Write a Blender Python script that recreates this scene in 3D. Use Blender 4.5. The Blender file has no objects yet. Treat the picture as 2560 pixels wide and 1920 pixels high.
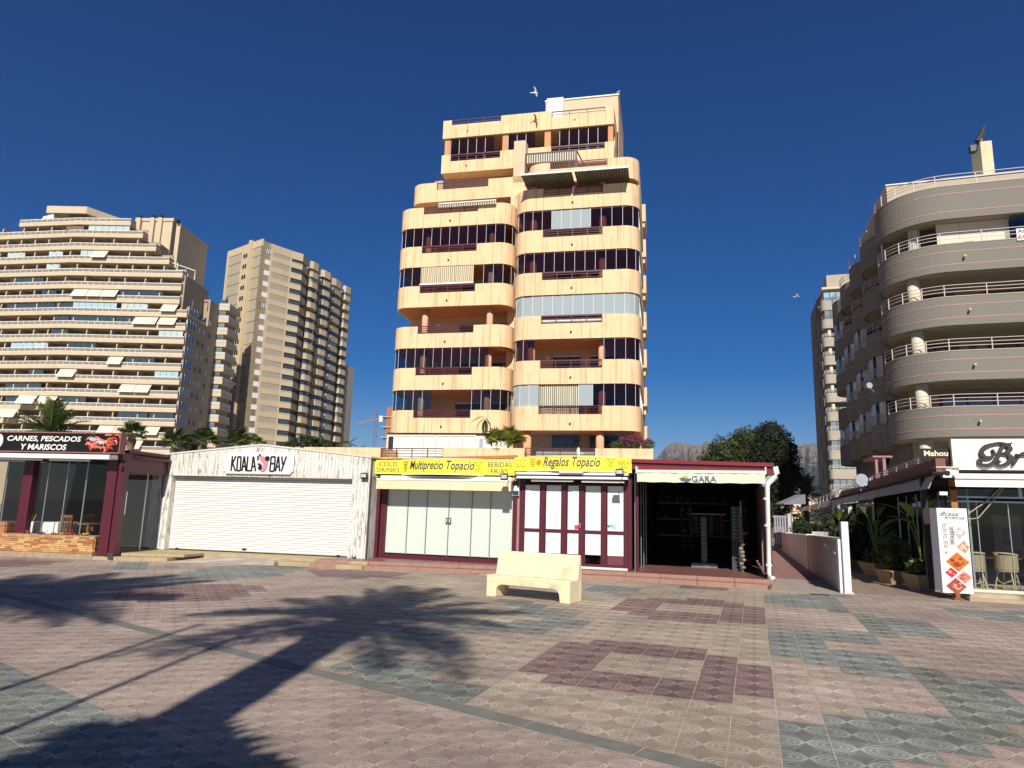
import bpy, bmesh, math, random
import numpy as np
from mathutils import Vector, Matrix

# ------------------------------------------------------------------ camera, light, exposure
S = bpy.context.scene
COL = S.collection
F_PX = 1736.0
PITCH = math.atan(313 / 1736.0)
ROLL = math.atan(.0273)
EYE = 1.7
_r = np.array([1., 0, 0]); FW = np.array([0, math.cos(PITCH), math.sin(PITCH)]); _u = np.array([0, -math.sin(PITCH), math.cos(PITCH)])
RT = math.cos(ROLL) * _r + math.sin(ROLL) * _u
UP = -math.sin(ROLL) * _r + math.cos(ROLL) * _u
CAMP = np.array([0, 0, EYE])
cd = bpy.data.cameras.new('camera'); cam = bpy.data.objects.new('camera', cd); COL.objects.link(cam)
cam.matrix_world = Matrix(((RT[0], UP[0], -FW[0], 0), (RT[1], UP[1], -FW[1], 0), (RT[2], UP[2], -FW[2], EYE), (0, 0, 0, 1)))
cd.sensor_width = 36; cd.lens = F_PX / 2560 * 36; cd.clip_start = .05; cd.clip_end = 20000
S.camera = cam

SUN_EL, SUN_AZ = math.radians(36), math.radians(3.2)        # light travels towards azimuth SUN_AZ (clockwise from +Y)
sd = bpy.data.lights.new('sun', 'SUN'); sd.energy = 4.9; sd.angle = math.radians(.53); sd.color = (1.0, .93, .84)
sun = bpy.data.objects.new('sun', sd); COL.objects.link(sun)
L = Vector((math.sin(SUN_AZ) * math.cos(SUN_EL), math.cos(SUN_AZ) * math.cos(SUN_EL), -math.sin(SUN_EL)))
sun.rotation_euler = L.to_track_quat('-Z', 'Y').to_euler()
W = bpy.data.worlds.new('World'); S.world = W; W.use_nodes = True
nt = W.node_tree; bg = nt.nodes['Background']
sky = nt.nodes.new('ShaderNodeTexSky'); sky.sky_type = 'NISHITA'; sky.sun_disc = False
sky.sun_elevation = SUN_EL; sky.sun_rotation = math.pi + SUN_AZ
sky.altitude = 1200; sky.air_density = 1.0; sky.dust_density = .1; sky.ozone_density = 4.0
hs = nt.nodes.new('ShaderNodeHueSaturation'); hs.inputs['Saturation'].default_value = 1.5; hs.inputs['Hue'].default_value = .513
nt.links.new(sky.outputs[0], hs.inputs['Color']); nt.links.new(hs.outputs[0], bg.inputs[0]); bg.inputs[1].default_value = .056
S.view_settings.view_transform = 'Standard'; S.view_settings.look = 'None'; S.view_settings.gamma = 1
S.view_settings.use_curve_mapping = False; S.view_settings.exposure = 0.28
S.render.engine = 'CYCLES'
S.cycles.transparent_max_bounces = 16; S.cycles.max_bounces = 6

# ------------------------------------------------------------------ measuring helpers (all points are real points in the place)
def ray(px, py):
    return FW + (px - 1280.) / F_PX * RT - (py - 960.) / F_PX * UP
def G(px, py, z=0.):
    r = ray(px, py); return CAMP + r * ((z - EYE) / r[2])
def atY(px, py, Y):
    r = ray(px, py); return CAMP + r * (Y / r[1])
class Frame:
    """vertical plane: origin, u to the right along it, d away from the viewer, z up"""
    def __init__(s, O, deg):
        a = math.radians(deg); s.O = np.array([O[0], O[1], 0.]); s.a = a
        s.u = np.array([math.cos(a), math.sin(a), 0]); s.n = np.array([-math.sin(a), math.cos(a), 0])
    def uz(s, px, py, d=0.):
        r = ray(px, py); P = s.O + s.n * d; t = ((P - CAMP) @ s.n) / (r @ s.n); p = CAMP + r * t - s.O
        return float(p @ s.u), float(p[2])
    def ud(s, px, py, z=0.):
        p = G(px, py, z) - s.O; return float(p @ s.u), float(p @ s.n)
    def loc(s, p):
        p = np.array(p, float) - s.O; return float(p @ s.u), float(p @ s.n)
    def w(s, u, d, z=0.):
        p = s.O + s.u * u + s.n * d; return (float(p[0]), float(p[1]), float(z))

# ------------------------------------------------------------------ materials
MATS = {}
def mat(name, col, rough=.8, var=0., vscale=3., bump=0., bscale=40., metal=0., spec=.3, dirt=None, stretch=None, emis=None):
    if name in MATS: return MATS[name]
    m = bpy.data.materials.new(name); m.use_nodes = True; t = m.node_tree; n = t.nodes; l = t.links
    b = n['Principled BSDF']; b.inputs['Roughness'].default_value = rough; b.inputs['Metallic'].default_value = metal
    b.inputs['Specular IOR Level'].default_value = spec
    b.inputs['Base Color'].default_value = (*col, 1)
    if var or bump or dirt:
        tc = n.new('ShaderNodeTexCoord'); mp = n.new('ShaderNodeMapping'); l.new(tc.outputs['Object'], mp.inputs[0])
        if stretch: mp.inputs['Scale'].default_value = stretch
    cur = None
    if var:
        nz = n.new('ShaderNodeTexNoise'); nz.inputs['Scale'].default_value = vscale; nz.inputs['Detail'].default_value = 6; nz.inputs['Roughness'].default_value = .65
        l.new(mp.outputs[0], nz.inputs[0])
        rp = n.new('ShaderNodeValToRGB'); rp.color_ramp.elements[0].position = .3; rp.color_ramp.elements[1].position = .7
        rp.color_ramp.elements[0].color = (*[max(0, c * (1 - var)) for c in col], 1); rp.color_ramp.elements[1].color = (*[min(1, c * (1 + var)) for c in col], 1)
        l.new(nz.outputs[0], rp.inputs[0]); cur = rp.outputs[0]
    if dirt:      # (colour, scale, threshold, strength)
        dc, ds, th, st = dirt[:4]
        n2 = n.new('ShaderNodeTexNoise'); n2.inputs['Scale'].default_value = ds; n2.inputs['Detail'].default_value = 8; n2.inputs['Roughness'].default_value = .7
        mp2 = n.new('ShaderNodeMapping'); l.new(tc.outputs['Object'], mp2.inputs[0])
        mp2.inputs['Scale'].default_value = dirt[4] if len(dirt) > 4 else (1, 1, 1)
        l.new(mp2.outputs[0], n2.inputs[0])
        mr = n.new('ShaderNodeMapRange'); mr.inputs[1].default_value = th; mr.inputs[2].default_value = th + .12; mr.inputs[4].default_value = st
        l.new(n2.outputs[0], mr.inputs[0])
        mx = n.new('ShaderNodeMix'); mx.data_type = 'RGBA'; l.new(mr.outputs[0], mx.inputs[0])
        if cur: l.new(cur, mx.inputs[6])
        else: mx.inputs[6].default_value = (*col, 1)
        mx.inputs[7].default_value = (*dc, 1); cur = mx.outputs[2]
    if cur: l.new(cur, b.inputs['Base Color'])
    if bump:
        n3 = n.new('ShaderNodeTexNoise'); n3.inputs['Scale'].default_value = bscale; n3.inputs['Detail'].default_value = 5
        l.new(mp.outputs[0], n3.inputs[0]); bp = n.new('ShaderNodeBump'); bp.inputs['Strength'].default_value = bump; bp.inputs['Distance'].default_value = .02
        l.new(n3.outputs[0], bp.inputs['Height']); l.new(bp.outputs[0], b.inputs['Normal'])
    if emis: b.inputs['Emission Color'].default_value = (*emis[0], 1); b.inputs['Emission Strength'].default_value = emis[1]
    MATS[name] = m; return m
def glass(name, tint, refl=.12, rough=.02, opaque=0., ocol=(.5, .55, .55)):
    m = bpy.data.materials.new(name); m.use_nodes = True; t = m.node_tree; n = t.nodes; l = t.links
    n.remove(n['Principled BSDF']); out = n['Material Output']
    tr = n.new('ShaderNodeBsdfTransparent'); tr.inputs[0].default_value = (*tint, 1)
    gl = n.new('ShaderNodeBsdfGlossy'); gl.inputs['Roughness'].default_value = rough; gl.inputs[0].default_value = (.9, .95, 1, 1)
    src = tr.outputs[0]
    if opaque:
        df = n.new('ShaderNodeBsdfDiffuse'); df.inputs[0].default_value = (*ocol, 1)
        mo = n.new('ShaderNodeMixShader'); mo.inputs[0].default_value = opaque; l.new(src, mo.inputs[1]); l.new(df.outputs[0], mo.inputs[2]); src = mo.outputs[0]
    fr = n.new('ShaderNodeFresnel'); fr.inputs[0].default_value = 1.5
    ma = n.new('ShaderNodeMath'); ma.operation = 'MULTIPLY_ADD'; ma.inputs[1].default_value = .9; ma.inputs[2].default_value = refl; ma.use_clamp = True
    l.new(fr.outputs[0], ma.inputs[0])
    ge = n.new('ShaderNodeNewGeometry'); sb = n.new('ShaderNodeMath'); sb.operation = 'SUBTRACT'; sb.inputs[0].default_value = 1; l.new(ge.outputs['Backfacing'], sb.inputs[1])
    mu_ = n.new('ShaderNodeMath'); mu_.operation = 'MULTIPLY'; l.new(ma.outputs[0], mu_.inputs[0]); l.new(sb.outputs[0], mu_.inputs[1])
    mx = n.new('ShaderNodeMixShader'); l.new(mu_.outputs[0], mx.inputs[0]); l.new(src, mx.inputs[1]); l.new(gl.outputs[0], mx.inputs[2]); l.new(mx.outputs[0], out.inputs[0])
    MATS[name] = m; return m

def stripes(name, c1, c2, width, axis=0, frac=.5, trans=.15):
    m = bpy.data.materials.new(name); m.use_nodes = True; t = m.node_tree; n = t.nodes; l = t.links; b = n['Principled BSDF']; b.inputs['Roughness'].default_value = .85
    tc = n.new('ShaderNodeTexCoord'); sp = n.new('ShaderNodeSeparateXYZ'); l.new(tc.outputs['Object'], sp.inputs[0])
    d = n.new('ShaderNodeMath'); d.operation = 'DIVIDE'; d.inputs[1].default_value = width; l.new(sp.outputs[axis], d.inputs[0])
    f = n.new('ShaderNodeMath'); f.operation = 'FRACT'; l.new(d.outputs[0], f.inputs[0])
    g = n.new('ShaderNodeMath'); g.operation = 'GREATER_THAN'; g.inputs[1].default_value = frac; l.new(f.outputs[0], g.inputs[0])
    mx = n.new('ShaderNodeMix'); mx.data_type = 'RGBA'; mx.inputs[6].default_value = (*c1, 1); mx.inputs[7].default_value = (*c2, 1)
    l.new(g.outputs[0], mx.inputs[0]); l.new(mx.outputs[2], b.inputs['Base Color'])
    MATS[name] = m; return m

# ------------------------------------------------------------------ mesh builder
class MB:
    def __init__(s): s.v = []; s.f = []; s.uv = None
    def quad(s, a, b, c, d):
        k = len(s.v); s.v += [a, b, c, d]; s.f.append((k, k + 1, k + 2, k + 3)); return s
    def hexa(s, p):      # p: 4 bottom (ccw from above) + 4 top
        k = len(s.v); s.v += [tuple(q) for q in p]
        s.f += [(k + 3, k + 2, k + 1, k), (k + 4, k + 5, k + 6, k + 7)] + [(k + i, k + (i + 1) % 4, k + 4 + (i + 1) % 4, k + 4 + i) for i in range(4)]
        return s
    def box(s, x0, x1, y0, y1, z0, z1):
        return s.hexa([(x0, y0, z0), (x1, y0, z0), (x1, y1, z0), (x0, y1, z0), (x0, y0, z1), (x1, y0, z1), (x1, y1, z1), (x0, y1, z1)])
    def prism(s, pts, z0, z1):      # horizontal polygon (ccw)
        k = len(s.v); n = len(pts)
        zz0 = z0 if hasattr(z0, '__len__') else [z0] * n; zz1 = z1 if hasattr(z1, '__len__') else [z1] * n
        s.v += [(p[0], p[1], a) for p, a in zip(pts, zz0)] + [(p[0], p[1], a) for p, a in zip(pts, zz1)]
        s.f += [tuple(k + n - 1 - i for i in range(n)), tuple(k + n + i for i in range(n))]
        s.f += [(k + i, k + (i + 1) % n, k + n + (i + 1) % n, k + n + i) for i in range(n)]; return s
    def face(s, pts, y0, y1):       # polygon in the x-z plane, given thickness in y
        k = len(s.v); n = len(pts)
        s.v += [(p[0], y0, p[1]) for p in pts] + [(p[0], y1, p[1]) for p in pts]
        s.f += [tuple(k + i for i in range(n)), tuple(k + 2 * n - 1 - i for i in range(n))]
        s.f += [(k + (i + 1) % n, k + i, k + n + i, k + n + (i + 1) % n) for i in range(n)]; return s
    def side(s, pts, x0, x1):       # polygon in the y-z plane
        k = len(s.v); n = len(pts)
        s.v += [(x0, p[0], p[1]) for p in pts] + [(x1, p[0], p[1]) for p in pts]
        s.f += [tuple(k + n - 1 - i for i in range(n)), tuple(k + n + i for i in range(n))]
        s.f += [(k + i, k + (i + 1) % n, k + n + (i + 1) % n, k + n + i) for i in range(n)]; return s
    def tube(s, P, r, n=6, cap=True):
        P = [Vector(p) for p in P]; k = len(s.v); m = len(P)
        rr = r if hasattr(r, '__len__') else [r] * m
        for i, p in enumerate(P):
            t = (P[min(i + 1, m - 1)] - P[max(i - 1, 0)]).normalized()
            a = t.cross(Vector((0, 0, 1)));
            if a.length < .01: a = t.cross(Vector((0, 1, 0)))
            a.normalize(); b = t.cross(a)
            for j in range(n):
                q = p + (a * math.cos(2 * math.pi * j / n) + b * math.sin(2 * math.pi * j / n)) * rr[i]; s.v.append(tuple(q))
        for i in range(m - 1):
            for j in range(n): s.f.append((k + i * n + j, k + i * n + (j + 1) % n, k + (i + 1) * n + (j + 1) % n, k + (i + 1) * n + j))
        if cap: s.f += [tuple(k + n - 1 - j for j in range(n)), tuple(k + (m - 1) * n + j for j in range(n))]
        return s
    def cyl(s, x, y, z0, z1, r, n=12, r2=None):
        return s.tube([(x, y, z0), (x, y, z1)], [r, r if r2 is None else r2], n)
    def band(s, path, z0, z1, t, caps=True):     # wall following a path; thickness t on the left of the direction of travel
        P = [Vector((p[0], p[1])) for p in path]; n = len(P); inn = []
        for i in range(n):
            a = (P[i] - P[i - 1]).normalized() if i else (P[1] - P[0]).normalized()
            b = (P[i + 1] - P[i]).normalized() if i < n - 1 else a
            na = Vector((-a.y, a.x)); nb = Vector((-b.y, b.x)); m = (na + nb).normalized(); c = max(.3, m.dot(na)); inn.append(P[i] + m * (t / c))
        k = len(s.v)
        for p, q in zip(P, inn): s.v += [(p.x, p.y, z0), (q.x, q.y, z0), (q.x, q.y, z1), (p.x, p.y, z1)]
        for i in range(n - 1):
            a = k + 4 * i; b = a + 4
            s.f += [(a, b, b + 3, a + 3), (b + 1, a + 1, a + 2, b + 2), (a + 3, b + 3, b + 2, a + 2), (a + 1, b + 1, b, a)]
        if caps: a = k; b = k + 4 * (n - 1); s.f += [(a, a + 3, a + 2, a + 1), (b, b + 1, b + 2, b + 3)]
        return s
    def sphere(s, c, r, n=10, m=6, sc=(1, 1, 1)):
        k = len(s.v)
        for i in range(1, m):
            th = math.pi * i / m
            for j in range(n):
                ph = 2 * math.pi * j / n; s.v.append((c[0] + r * sc[0] * math.sin(th) * math.cos(ph), c[1] + r * sc[1] * math.sin(th) * math.sin(ph), c[2] + r * sc[2] * math.cos(th)))
        s.v += [(c[0], c[1], c[2] + r * sc[2]), (c[0], c[1], c[2] - r * sc[2])]; T = len(s.v) - 2; B = T + 1
        for i in range(m - 2):
            for j in range(n): s.f.append((k + i * n + j, k + (i + 1) * n + j, k + (i + 1) * n + (j + 1) % n, k + i * n + (j + 1) % n))
        for j in range(n): s.f += [(T, k + j, k + (j + 1) % n), (B, k + (m - 2) * n + (j + 1) % n, k + (m - 2) * n + j)]
        return s
    def mesh(s, m, smooth=False, name='mesh'):
        me = bpy.data.meshes.new(name); me.from_pydata([tuple(map(float, v)) for v in s.v], [], s.f)
        if m: me.materials.append(m)
        if smooth: me.polygons.foreach_set('use_smooth', [True] * len(me.polygons))
        me.update(); return me

def empty(name, label, cat, loc=(0, 0, 0), rot=0., group=None):
    o = bpy.data.objects.new(name, None); COL.objects.link(o); o.location = loc; o.rotation_euler = (0, 0, rot)
    o.empty_display_size = .2; o['label'] = label; o['category'] = cat
    if group: o['group'] = group
    return o
def add(name, mb, m=None, parent=None, loc=(0, 0, 0), rot=(0, 0, 0), label=None, cat=None, group=None, kind=None, smooth=False, scale=None):
    me = mb.mesh(m, smooth, name) if isinstance(mb, MB) else mb
    o = bpy.data.objects.new(name, me); COL.objects.link(o); o.location = loc; o.rotation_euler = rot
    if scale: o.scale = scale
    if parent: o.parent = parent
    if label: o['label'] = label
    if cat: o['category'] = cat
    if group: o['group'] = group
    if kind: o['kind'] = kind
    return o
def bev(o, w=.02, seg=2):
    md = o.modifiers.new('bevel', 'BEVEL'); md.width = w; md.segments = seg; md.limit_method = 'ANGLE'; md.angle_limit = math.radians(35); return o
def copy_tree(o, parent=None, loc=None, rot=None, label=None):
    c = o.copy(); COL.objects.link(c)
    if parent: c.parent = parent
    for ch in list(o.children): copy_tree(ch, c)
    if loc: c.location = loc
    if rot is not None: c.rotation_euler = (0, 0, rot)
    if label: c['label'] = label
    return c
def arc(cx, cy, r, a0, a1, n=7):
    return [(cx + r * math.cos(math.radians(a0 + (a1 - a0) * i / (n - 1))), cy + r * math.sin(math.radians(a0 + (a1 - a0) * i / (n - 1)))) for i in range(n)]

# lettering: text turned into a mesh standing in a wall plane (x right, z up), fitted to a box
def letters(body, u0, u1, z0, z1, d, m, parent, name='lettering', shear=0., bold=0., thick=.004, keep=False, rot90=False):
    c = bpy.data.curves.new('t', 'FONT'); c.body = body; c.size = 1; c.shear = shear; c.offset = bold; c.resolution_u = 3; c.align_x = 'CENTER'; c.space_line = .85
    c.extrude = .5
    ob = bpy.data.objects.new('t', c); COL.objects.link(ob); dg = bpy.context.evaluated_depsgraph_get()
    me = bpy.data.meshes.new_from_object(ob.evaluated_get(dg)); bpy.data.objects.remove(ob); bpy.data.curves.remove(c)
    n = len(me.vertices); co = np.empty(n * 3); me.vertices.foreach_get('co', co); co = co.reshape(-1, 3)
    if rot90: co = np.stack([-co[:, 1], co[:, 0], co[:, 2]], 1)
    lo, hi = co.min(0), co.max(0)
    sx = (u1 - u0) / (hi[0] - lo[0]); sz = (z1 - z0) / (hi[1] - lo[1])
    if keep: sx = sz = min(sx, sz)
    cx, cz = (u0 + u1) / 2, (z0 + z1) / 2
    x = (co[:, 0] - (lo[0] + hi[0]) / 2) * sx + cx; z = (co[:, 1] - (lo[1] + hi[1]) / 2) * sz + cz; y = d - (co[:, 2] + .5) * thick
    me.vertices.foreach_set('co', np.stack([x, y, z], 1).ravel()); me.materials.clear(); me.materials.append(m); me.update(); me.name = 'lettering'
    return add(name, me, None, parent)
def ribbon(mb, pts, y0, y1):      # stroke of varying width in the x-z plane: pts = (x, z, width)
    P = []
    Q = [pts[0]] + list(pts) + [pts[-1]]
    for i in range(1, len(Q) - 2):
        for k in range(6):
            t = k / 6.; P.append(tuple(.5 * ((2 * Q[i][c]) + (-Q[i - 1][c] + Q[i + 1][c]) * t + (2 * Q[i - 1][c] - 5 * Q[i][c] + 4 * Q[i + 1][c] - Q[i + 2][c]) * t * t + (-Q[i - 1][c] + 3 * Q[i][c] - 3 * Q[i + 1][c] + Q[i + 2][c]) * t ** 3) for c in range(3)))
    P.append(pts[-1]); k = len(mb.v); n = len(P)
    for i, (x, z, w) in enumerate(P):
        a = P[min(i + 1, n - 1)]; b = P[max(i - 1, 0)]; dx, dz = a[0] - b[0], a[1] - b[1]; L_ = math.hypot(dx, dz) or 1; nx, nz = -dz / L_ * w / 2, dx / L_ * w / 2
        mb.v += [(x + nx, y0, z + nz), (x - nx, y0, z - nz), (x - nx, y1, z - nz), (x + nx, y1, z + nz)]
    for i in range(n - 1):
        a = k + 4 * i; b = a + 4; mb.f += [(a, a + 1, b + 1, b), (a + 3, a, b, b + 3), (a + 1, a + 2, b + 2, b + 1), (a + 2, a + 3, b + 3, b + 2)]
    a = k + 4 * (n - 1); mb.f += [(k, k + 3, k + 2, k + 1), (a, a + 1, a + 2, a + 3)]
rnd = random.Random(7)
# ------------------------------------------------------------------ palette
M_CREAM = mat('cream_render', (.80, .565, .33), .85, .07, 1.5, .15, 60, dirt=((.44, .25, .12), 1.6, .52, .6, (2.6, 2.6, .14)))
M_CREAM2 = mat('pale_render', (.66, .50, .33), .9, .06, 1.2)
M_ORANGE = mat('orange_render', (.60, .29, .135), .85, .05, 2)
M_SALMON = mat('salmon_render', (.66, .36, .22), .85, .05, 2)
M_MAROON = mat('maroon_metal', (.085, .012, .022), .42, .12, 6, spec=.5)
M_MAROON_RED = mat('maroon_roof_metal', (.20, .022, .03), .32, .1, 6, spec=.5)
M_BLACK = mat('black_void', (.006, .006, .007), .9)
M_DARK = mat('dark_interior', (.02, .018, .018), .9)
M_WHITE = mat('white_paint', (.78, .77, .73), .6, .03, 4)
M_WHITEMETAL = mat('white_metal', (.75, .76, .76), .4, .03, 5, spec=.5)
M_ALU = mat('aluminium', (.45, .46, .47), .35, metal=.7)
M_PLANK = mat('peeling_white_plank', (.66, .645, .58), .8, .06, 5, .3, 30, dirt=((.17, .13, .10), 5.0, .525, .95, (3.2, 3.2, .6)), stretch=(1, 1, .3))
M_SHUTTER = mat('white_shutter', (.70, .70, .655), .5, .015, 2)
M_YELLOW = mat('yellow_sign', (.88, .80, .06), .45, .02, 3)
M_INK = mat('black_ink', (.012, .012, .016), .5)
M_NAVY = mat('navy_ink', (.03, .035, .10), .5)
M_TEALINK = mat('teal_ink', (.06, .19, .27), .6)
M_AWN = mat('cream_awning', (.76, .62, .40), .9, .05, 3, .25, 9)
M_AWN2 = mat('ivory_awning', (.76, .68, .50), .9, .04, 3, .5, 6)
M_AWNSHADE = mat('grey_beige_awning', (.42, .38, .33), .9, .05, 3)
M_BRICKSTEP = mat('terracotta_step', (.33, .19, .145), .85, .16, 5, .2, 60)
M_REDTILE = mat('red_floor_tile', (.22, .075, .055), .35, .15, 4)
M_STONESTEP = mat('yellow_stone_step', (.40, .32, .19), .9, .12, 4, .2, 50)
M_CONC = mat('concrete_paving', (.36, .31, .25), .9, .1, 3, .2, 60)
M_BENCH = mat('yellow_concrete', (.76, .67, .43), .75, .04, 4, .15, 50, dirt=((.42, .35, .2), 2.2, .53, .55))
M_GREYRENDER = mat('grey_speckled_render', (.21, .195, .165), .95, .28, 22, .4, 60)
M_GREYTRIM = mat('pink_trim', (.50, .27, .24), .7)
M_PINK = mat('shaded_pink_paint', (.36, .19, .20), .8, .05, 3)  # pink darkened so its colour carries the shade on the rooftop cabin
M_LBSLAB = mat('sand_render', (.57, .47, .32), .9, .06, .5, dirt=((.42, .31, .18), .5, .6, .45, (1, 1, 3)))
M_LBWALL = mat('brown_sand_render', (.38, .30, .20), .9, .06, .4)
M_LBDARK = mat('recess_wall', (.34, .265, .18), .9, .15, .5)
M_T2 = mat('tower_render', (.56, .45, .29), .9, .05, .4, dirt=((.38, .30, .19), .35, .6, .35, (1, 1, .3)))
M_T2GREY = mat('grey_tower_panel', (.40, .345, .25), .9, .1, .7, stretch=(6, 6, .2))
M_GREEN = mat('palm_green', (.065, .095, .02), .55, .35, 1.5, spec=.4)
M_GREEN_D = mat('dark_leaf_green', (.028, .045, .014), .6, .4, 2)
M_GREEN_L = mat('bright_leaf_green', (.13, .20, .03), .5, .3, 2)
M_FLOWER = mat('magenta_flower', (.20, .035, .085), .7, .3, 4)
M_TRUNK = mat('palm_trunk', (.13, .09, .055), .95, .3, 6, .8, 12)
M_WOOD = mat('brown_wood', (.20, .09, .035), .6, .25, 6, stretch=(1, 1, .15))
M_WOODPOST = mat('golden_wood', (.36, .17, .045), .6, .25, 6, stretch=(6, 6, .5))
M_WICKER = mat('wicker', (.36, .28, .17), .8, .2, 30, .6, 80)
M_POT = mat('stone_planter', (.42, .31, .19), .9, .15, 6, .5, 40)
M_CLOTH = mat('white_cloth', (.80, .80, .80), .9)
G_DARK = glass('dark_glass', (.60, .53, .56), .0)
G_CLEAR = glass('clear_glass', (.94, .96, .955), .0)
G_SMOKE = glass('smoked_glass', (.66, .67, .69), .0)
G_BLUE = glass('blue_glass', (.66, .72, .76), .03)
G_LIGHT = glass('blind_behind_glass', (.3, .34, .34), .06, opaque=.8, ocol=(.46, .52, .51))
G_GREENISH = glass('frosted_glass', (.3, .34, .34), .05, opaque=.93, ocol=(.64, .70, .60))
STR_CURT = stripes('cream_striped_curtain', (.66, .56, .38), (.20, .18, .13), .14, 0, .62)
STR_AWN = stripes('striped_awning', (.60, .56, .45), (.09, .085, .06), .17, 0, .5)
STR_AWN_D = stripes('green_striped_awning', (.19, .18, .12), (.055, .06, .045), .17, 0, .5)
# ------------------------------------------------------------------ ground, patterned paving
def tile_mat(name, col, line, dk):
    m = bpy.data.materials.new(name); m.use_nodes = True; t = m.node_tree; n = t.nodes; l = t.links; b = n['Principled BSDF']
    b.inputs['Roughness'].default_value = .82; b.inputs['Specular IOR Level'].default_value = .3
    def mth(op, a, c=None, e=None, clamp=False):
        x = n.new('ShaderNodeMath'); x.operation = op; x.use_clamp = clamp
        for i, q in enumerate((a, c, e)):
            if q is None: continue
            if isinstance(q, (int, float)): x.inputs[i].default_value = q
            else: l.new(q, x.inputs[i])
        return x.outputs[0]
    uv = n.new('ShaderNodeUVMap'); sp = n.new('ShaderNodeSeparateXYZ'); l.new(uv.outputs[0], sp.inputs[0])
    fu = mth('FRACT', sp.outputs[0]); fv = mth('FRACT', sp.outputs[1])
    x = mth('MULTIPLY', mth('MINIMUM', fu, mth('SUBTRACT', 1, fu)), 2)          # 0 on the joint, 1 in the middle
    y = mth('MULTIPLY', mth('ABSOLUTE', mth('SUBTRACT', fv, .5)), 2)
    lens = mth('SUBTRACT', 1, mth('MULTIPLY', x, x))
    W_ = .042; acc = None
    def line_at(e, w=W_):
        return mth('SUBTRACT', 1, mth('DIVIDE', mth('ABSOLUTE', e), w), clamp=True)
    for c0 in (0.0, .26, .55, .88, 1.28):
        v = line_at(mth('SUBTRACT', y, mth('MULTIPLY', lens, c0)), W_ * (1.2 if c0 else 1)); acc = v if acc is None else mth('MAXIMUM', acc, v)
    rr = mth('SQRT', mth('ADD', mth('MULTIPLY', x, x), mth('MULTIPLY', mth('MULTIPLY', y, y), 1.7)))
    inside = mth('LESS_THAN', mth('SUBTRACT', y, lens), 0.02)
    for r0 in (.34, .60, .84):
        acc = mth('MAXIMUM', acc, mth('MULTIPLY', line_at(mth('SUBTRACT', rr, r0), W_ * 1.2), inside))
    dg = line_at(mth('SUBTRACT', mth('SUBTRACT', 1, x), mth('MULTIPLY', y, .75)), W_ * 1.3)
    acc = mth('MAXIMUM', acc, mth('MULTIPLY', dg, mth('LESS_THAN', y, .45)))
    dia = mth('GREATER_THAN', mth('SUBTRACT', mth('ADD', y, mth('MULTIPLY', x, 1.2)), 1.86), 0)      # plain diamond between the crosses
    acc = mth('MULTIPLY', acc, mth('SUBTRACT', 1, dia))
    tc = n.new('ShaderNodeTexCoord'); geo = n.new('ShaderNodeNewGeometry')
    nz = n.new('ShaderNodeTexNoise'); nz.inputs['Scale'].default_value = 1.1; nz.inputs['Detail'].default_value = 7; nz.inputs['Roughness'].default_value = .7; l.new(geo.outputs['Position'], nz.inputs[0])
    n2 = n.new('ShaderNodeTexNoise'); n2.inputs['Scale'].default_value = 90; n2.inputs['Detail'].default_value = 3; l.new(geo.outputs['Position'], n2.inputs[0])
    wear = n.new('ShaderNodeMapRange'); wear.inputs[1].default_value = .3; wear.inputs[2].default_value = .65; wear.inputs[3].default_value = .62; wear.inputs[4].default_value = 1.0; l.new(nz.outputs[0], wear.inputs[0])
    g2 = n.new('ShaderNodeMapRange'); g2.inputs[1].default_value = .3; g2.inputs[2].default_value = .7; g2.inputs[3].default_value = .72; g2.inputs[4].default_value = 1.22; l.new(n2.outputs[0], g2.inputs[0])
    n5 = n.new('ShaderNodeTexNoise'); n5.inputs['Scale'].default_value = .42; n5.inputs['Detail'].default_value = 5; n5.inputs['Roughness'].default_value = .6; l.new(geo.outputs['Position'], n5.inputs[0])
    st = n.new('ShaderNodeMapRange'); st.inputs[1].default_value = .35; st.inputs[2].default_value = .68; st.inputs[3].default_value = .74; st.inputs[4].default_value = 1.12; l.new(n5.outputs[0], st.inputs[0])
    vo = n.new('ShaderNodeTexVoronoi'); vo.inputs['Scale'].default_value = 2.3; l.new(geo.outputs['Position'], vo.inputs[0])
    gum = mth('SUBTRACT', 1, mth('MULTIPLY', mth('LESS_THAN', vo.outputs['Distance'], .055), .45))
    at = n.new('ShaderNodeAttribute'); at.attribute_name = 'shade'
    base = n.new('ShaderNodeMix'); base.data_type = 'RGBA'; base.inputs[6].default_value = (*dk, 1); base.inputs[7].default_value = (*col, 1); l.new(wear.outputs[0], base.inputs[0])
    lm = mth('MULTIPLY', acc, wear.outputs[0])
    mx = n.new('ShaderNodeMix'); mx.data_type = 'RGBA'; l.new(lm, mx.inputs[0]); l.new(base.outputs[2], mx.inputs[6]); mx.inputs[7].default_value = (*line, 1)
    hs = n.new('ShaderNodeVectorMath'); hs.operation = 'SCALE'; l.new(mx.outputs[2], hs.inputs[0]); l.new(mth('MULTIPLY', mth('MULTIPLY', g2.outputs[0], at.outputs['Fac']), mth('MULTIPLY', st.outputs[0], gum)), hs.inputs['Scale'])
    l.new(hs.outputs[0], b.inputs['Base Color'])
    bp = n.new('ShaderNodeBump'); bp.inputs['Strength'].default_value = .7; bp.inputs['Distance'].default_value = .006
    l.new(mth('ADD', acc, mth('MULTIPLY', n2.outputs[0], .35)), bp.inputs['Height']); l.new(bp.outputs[0], b.inputs['Normal'])
    return m
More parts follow.
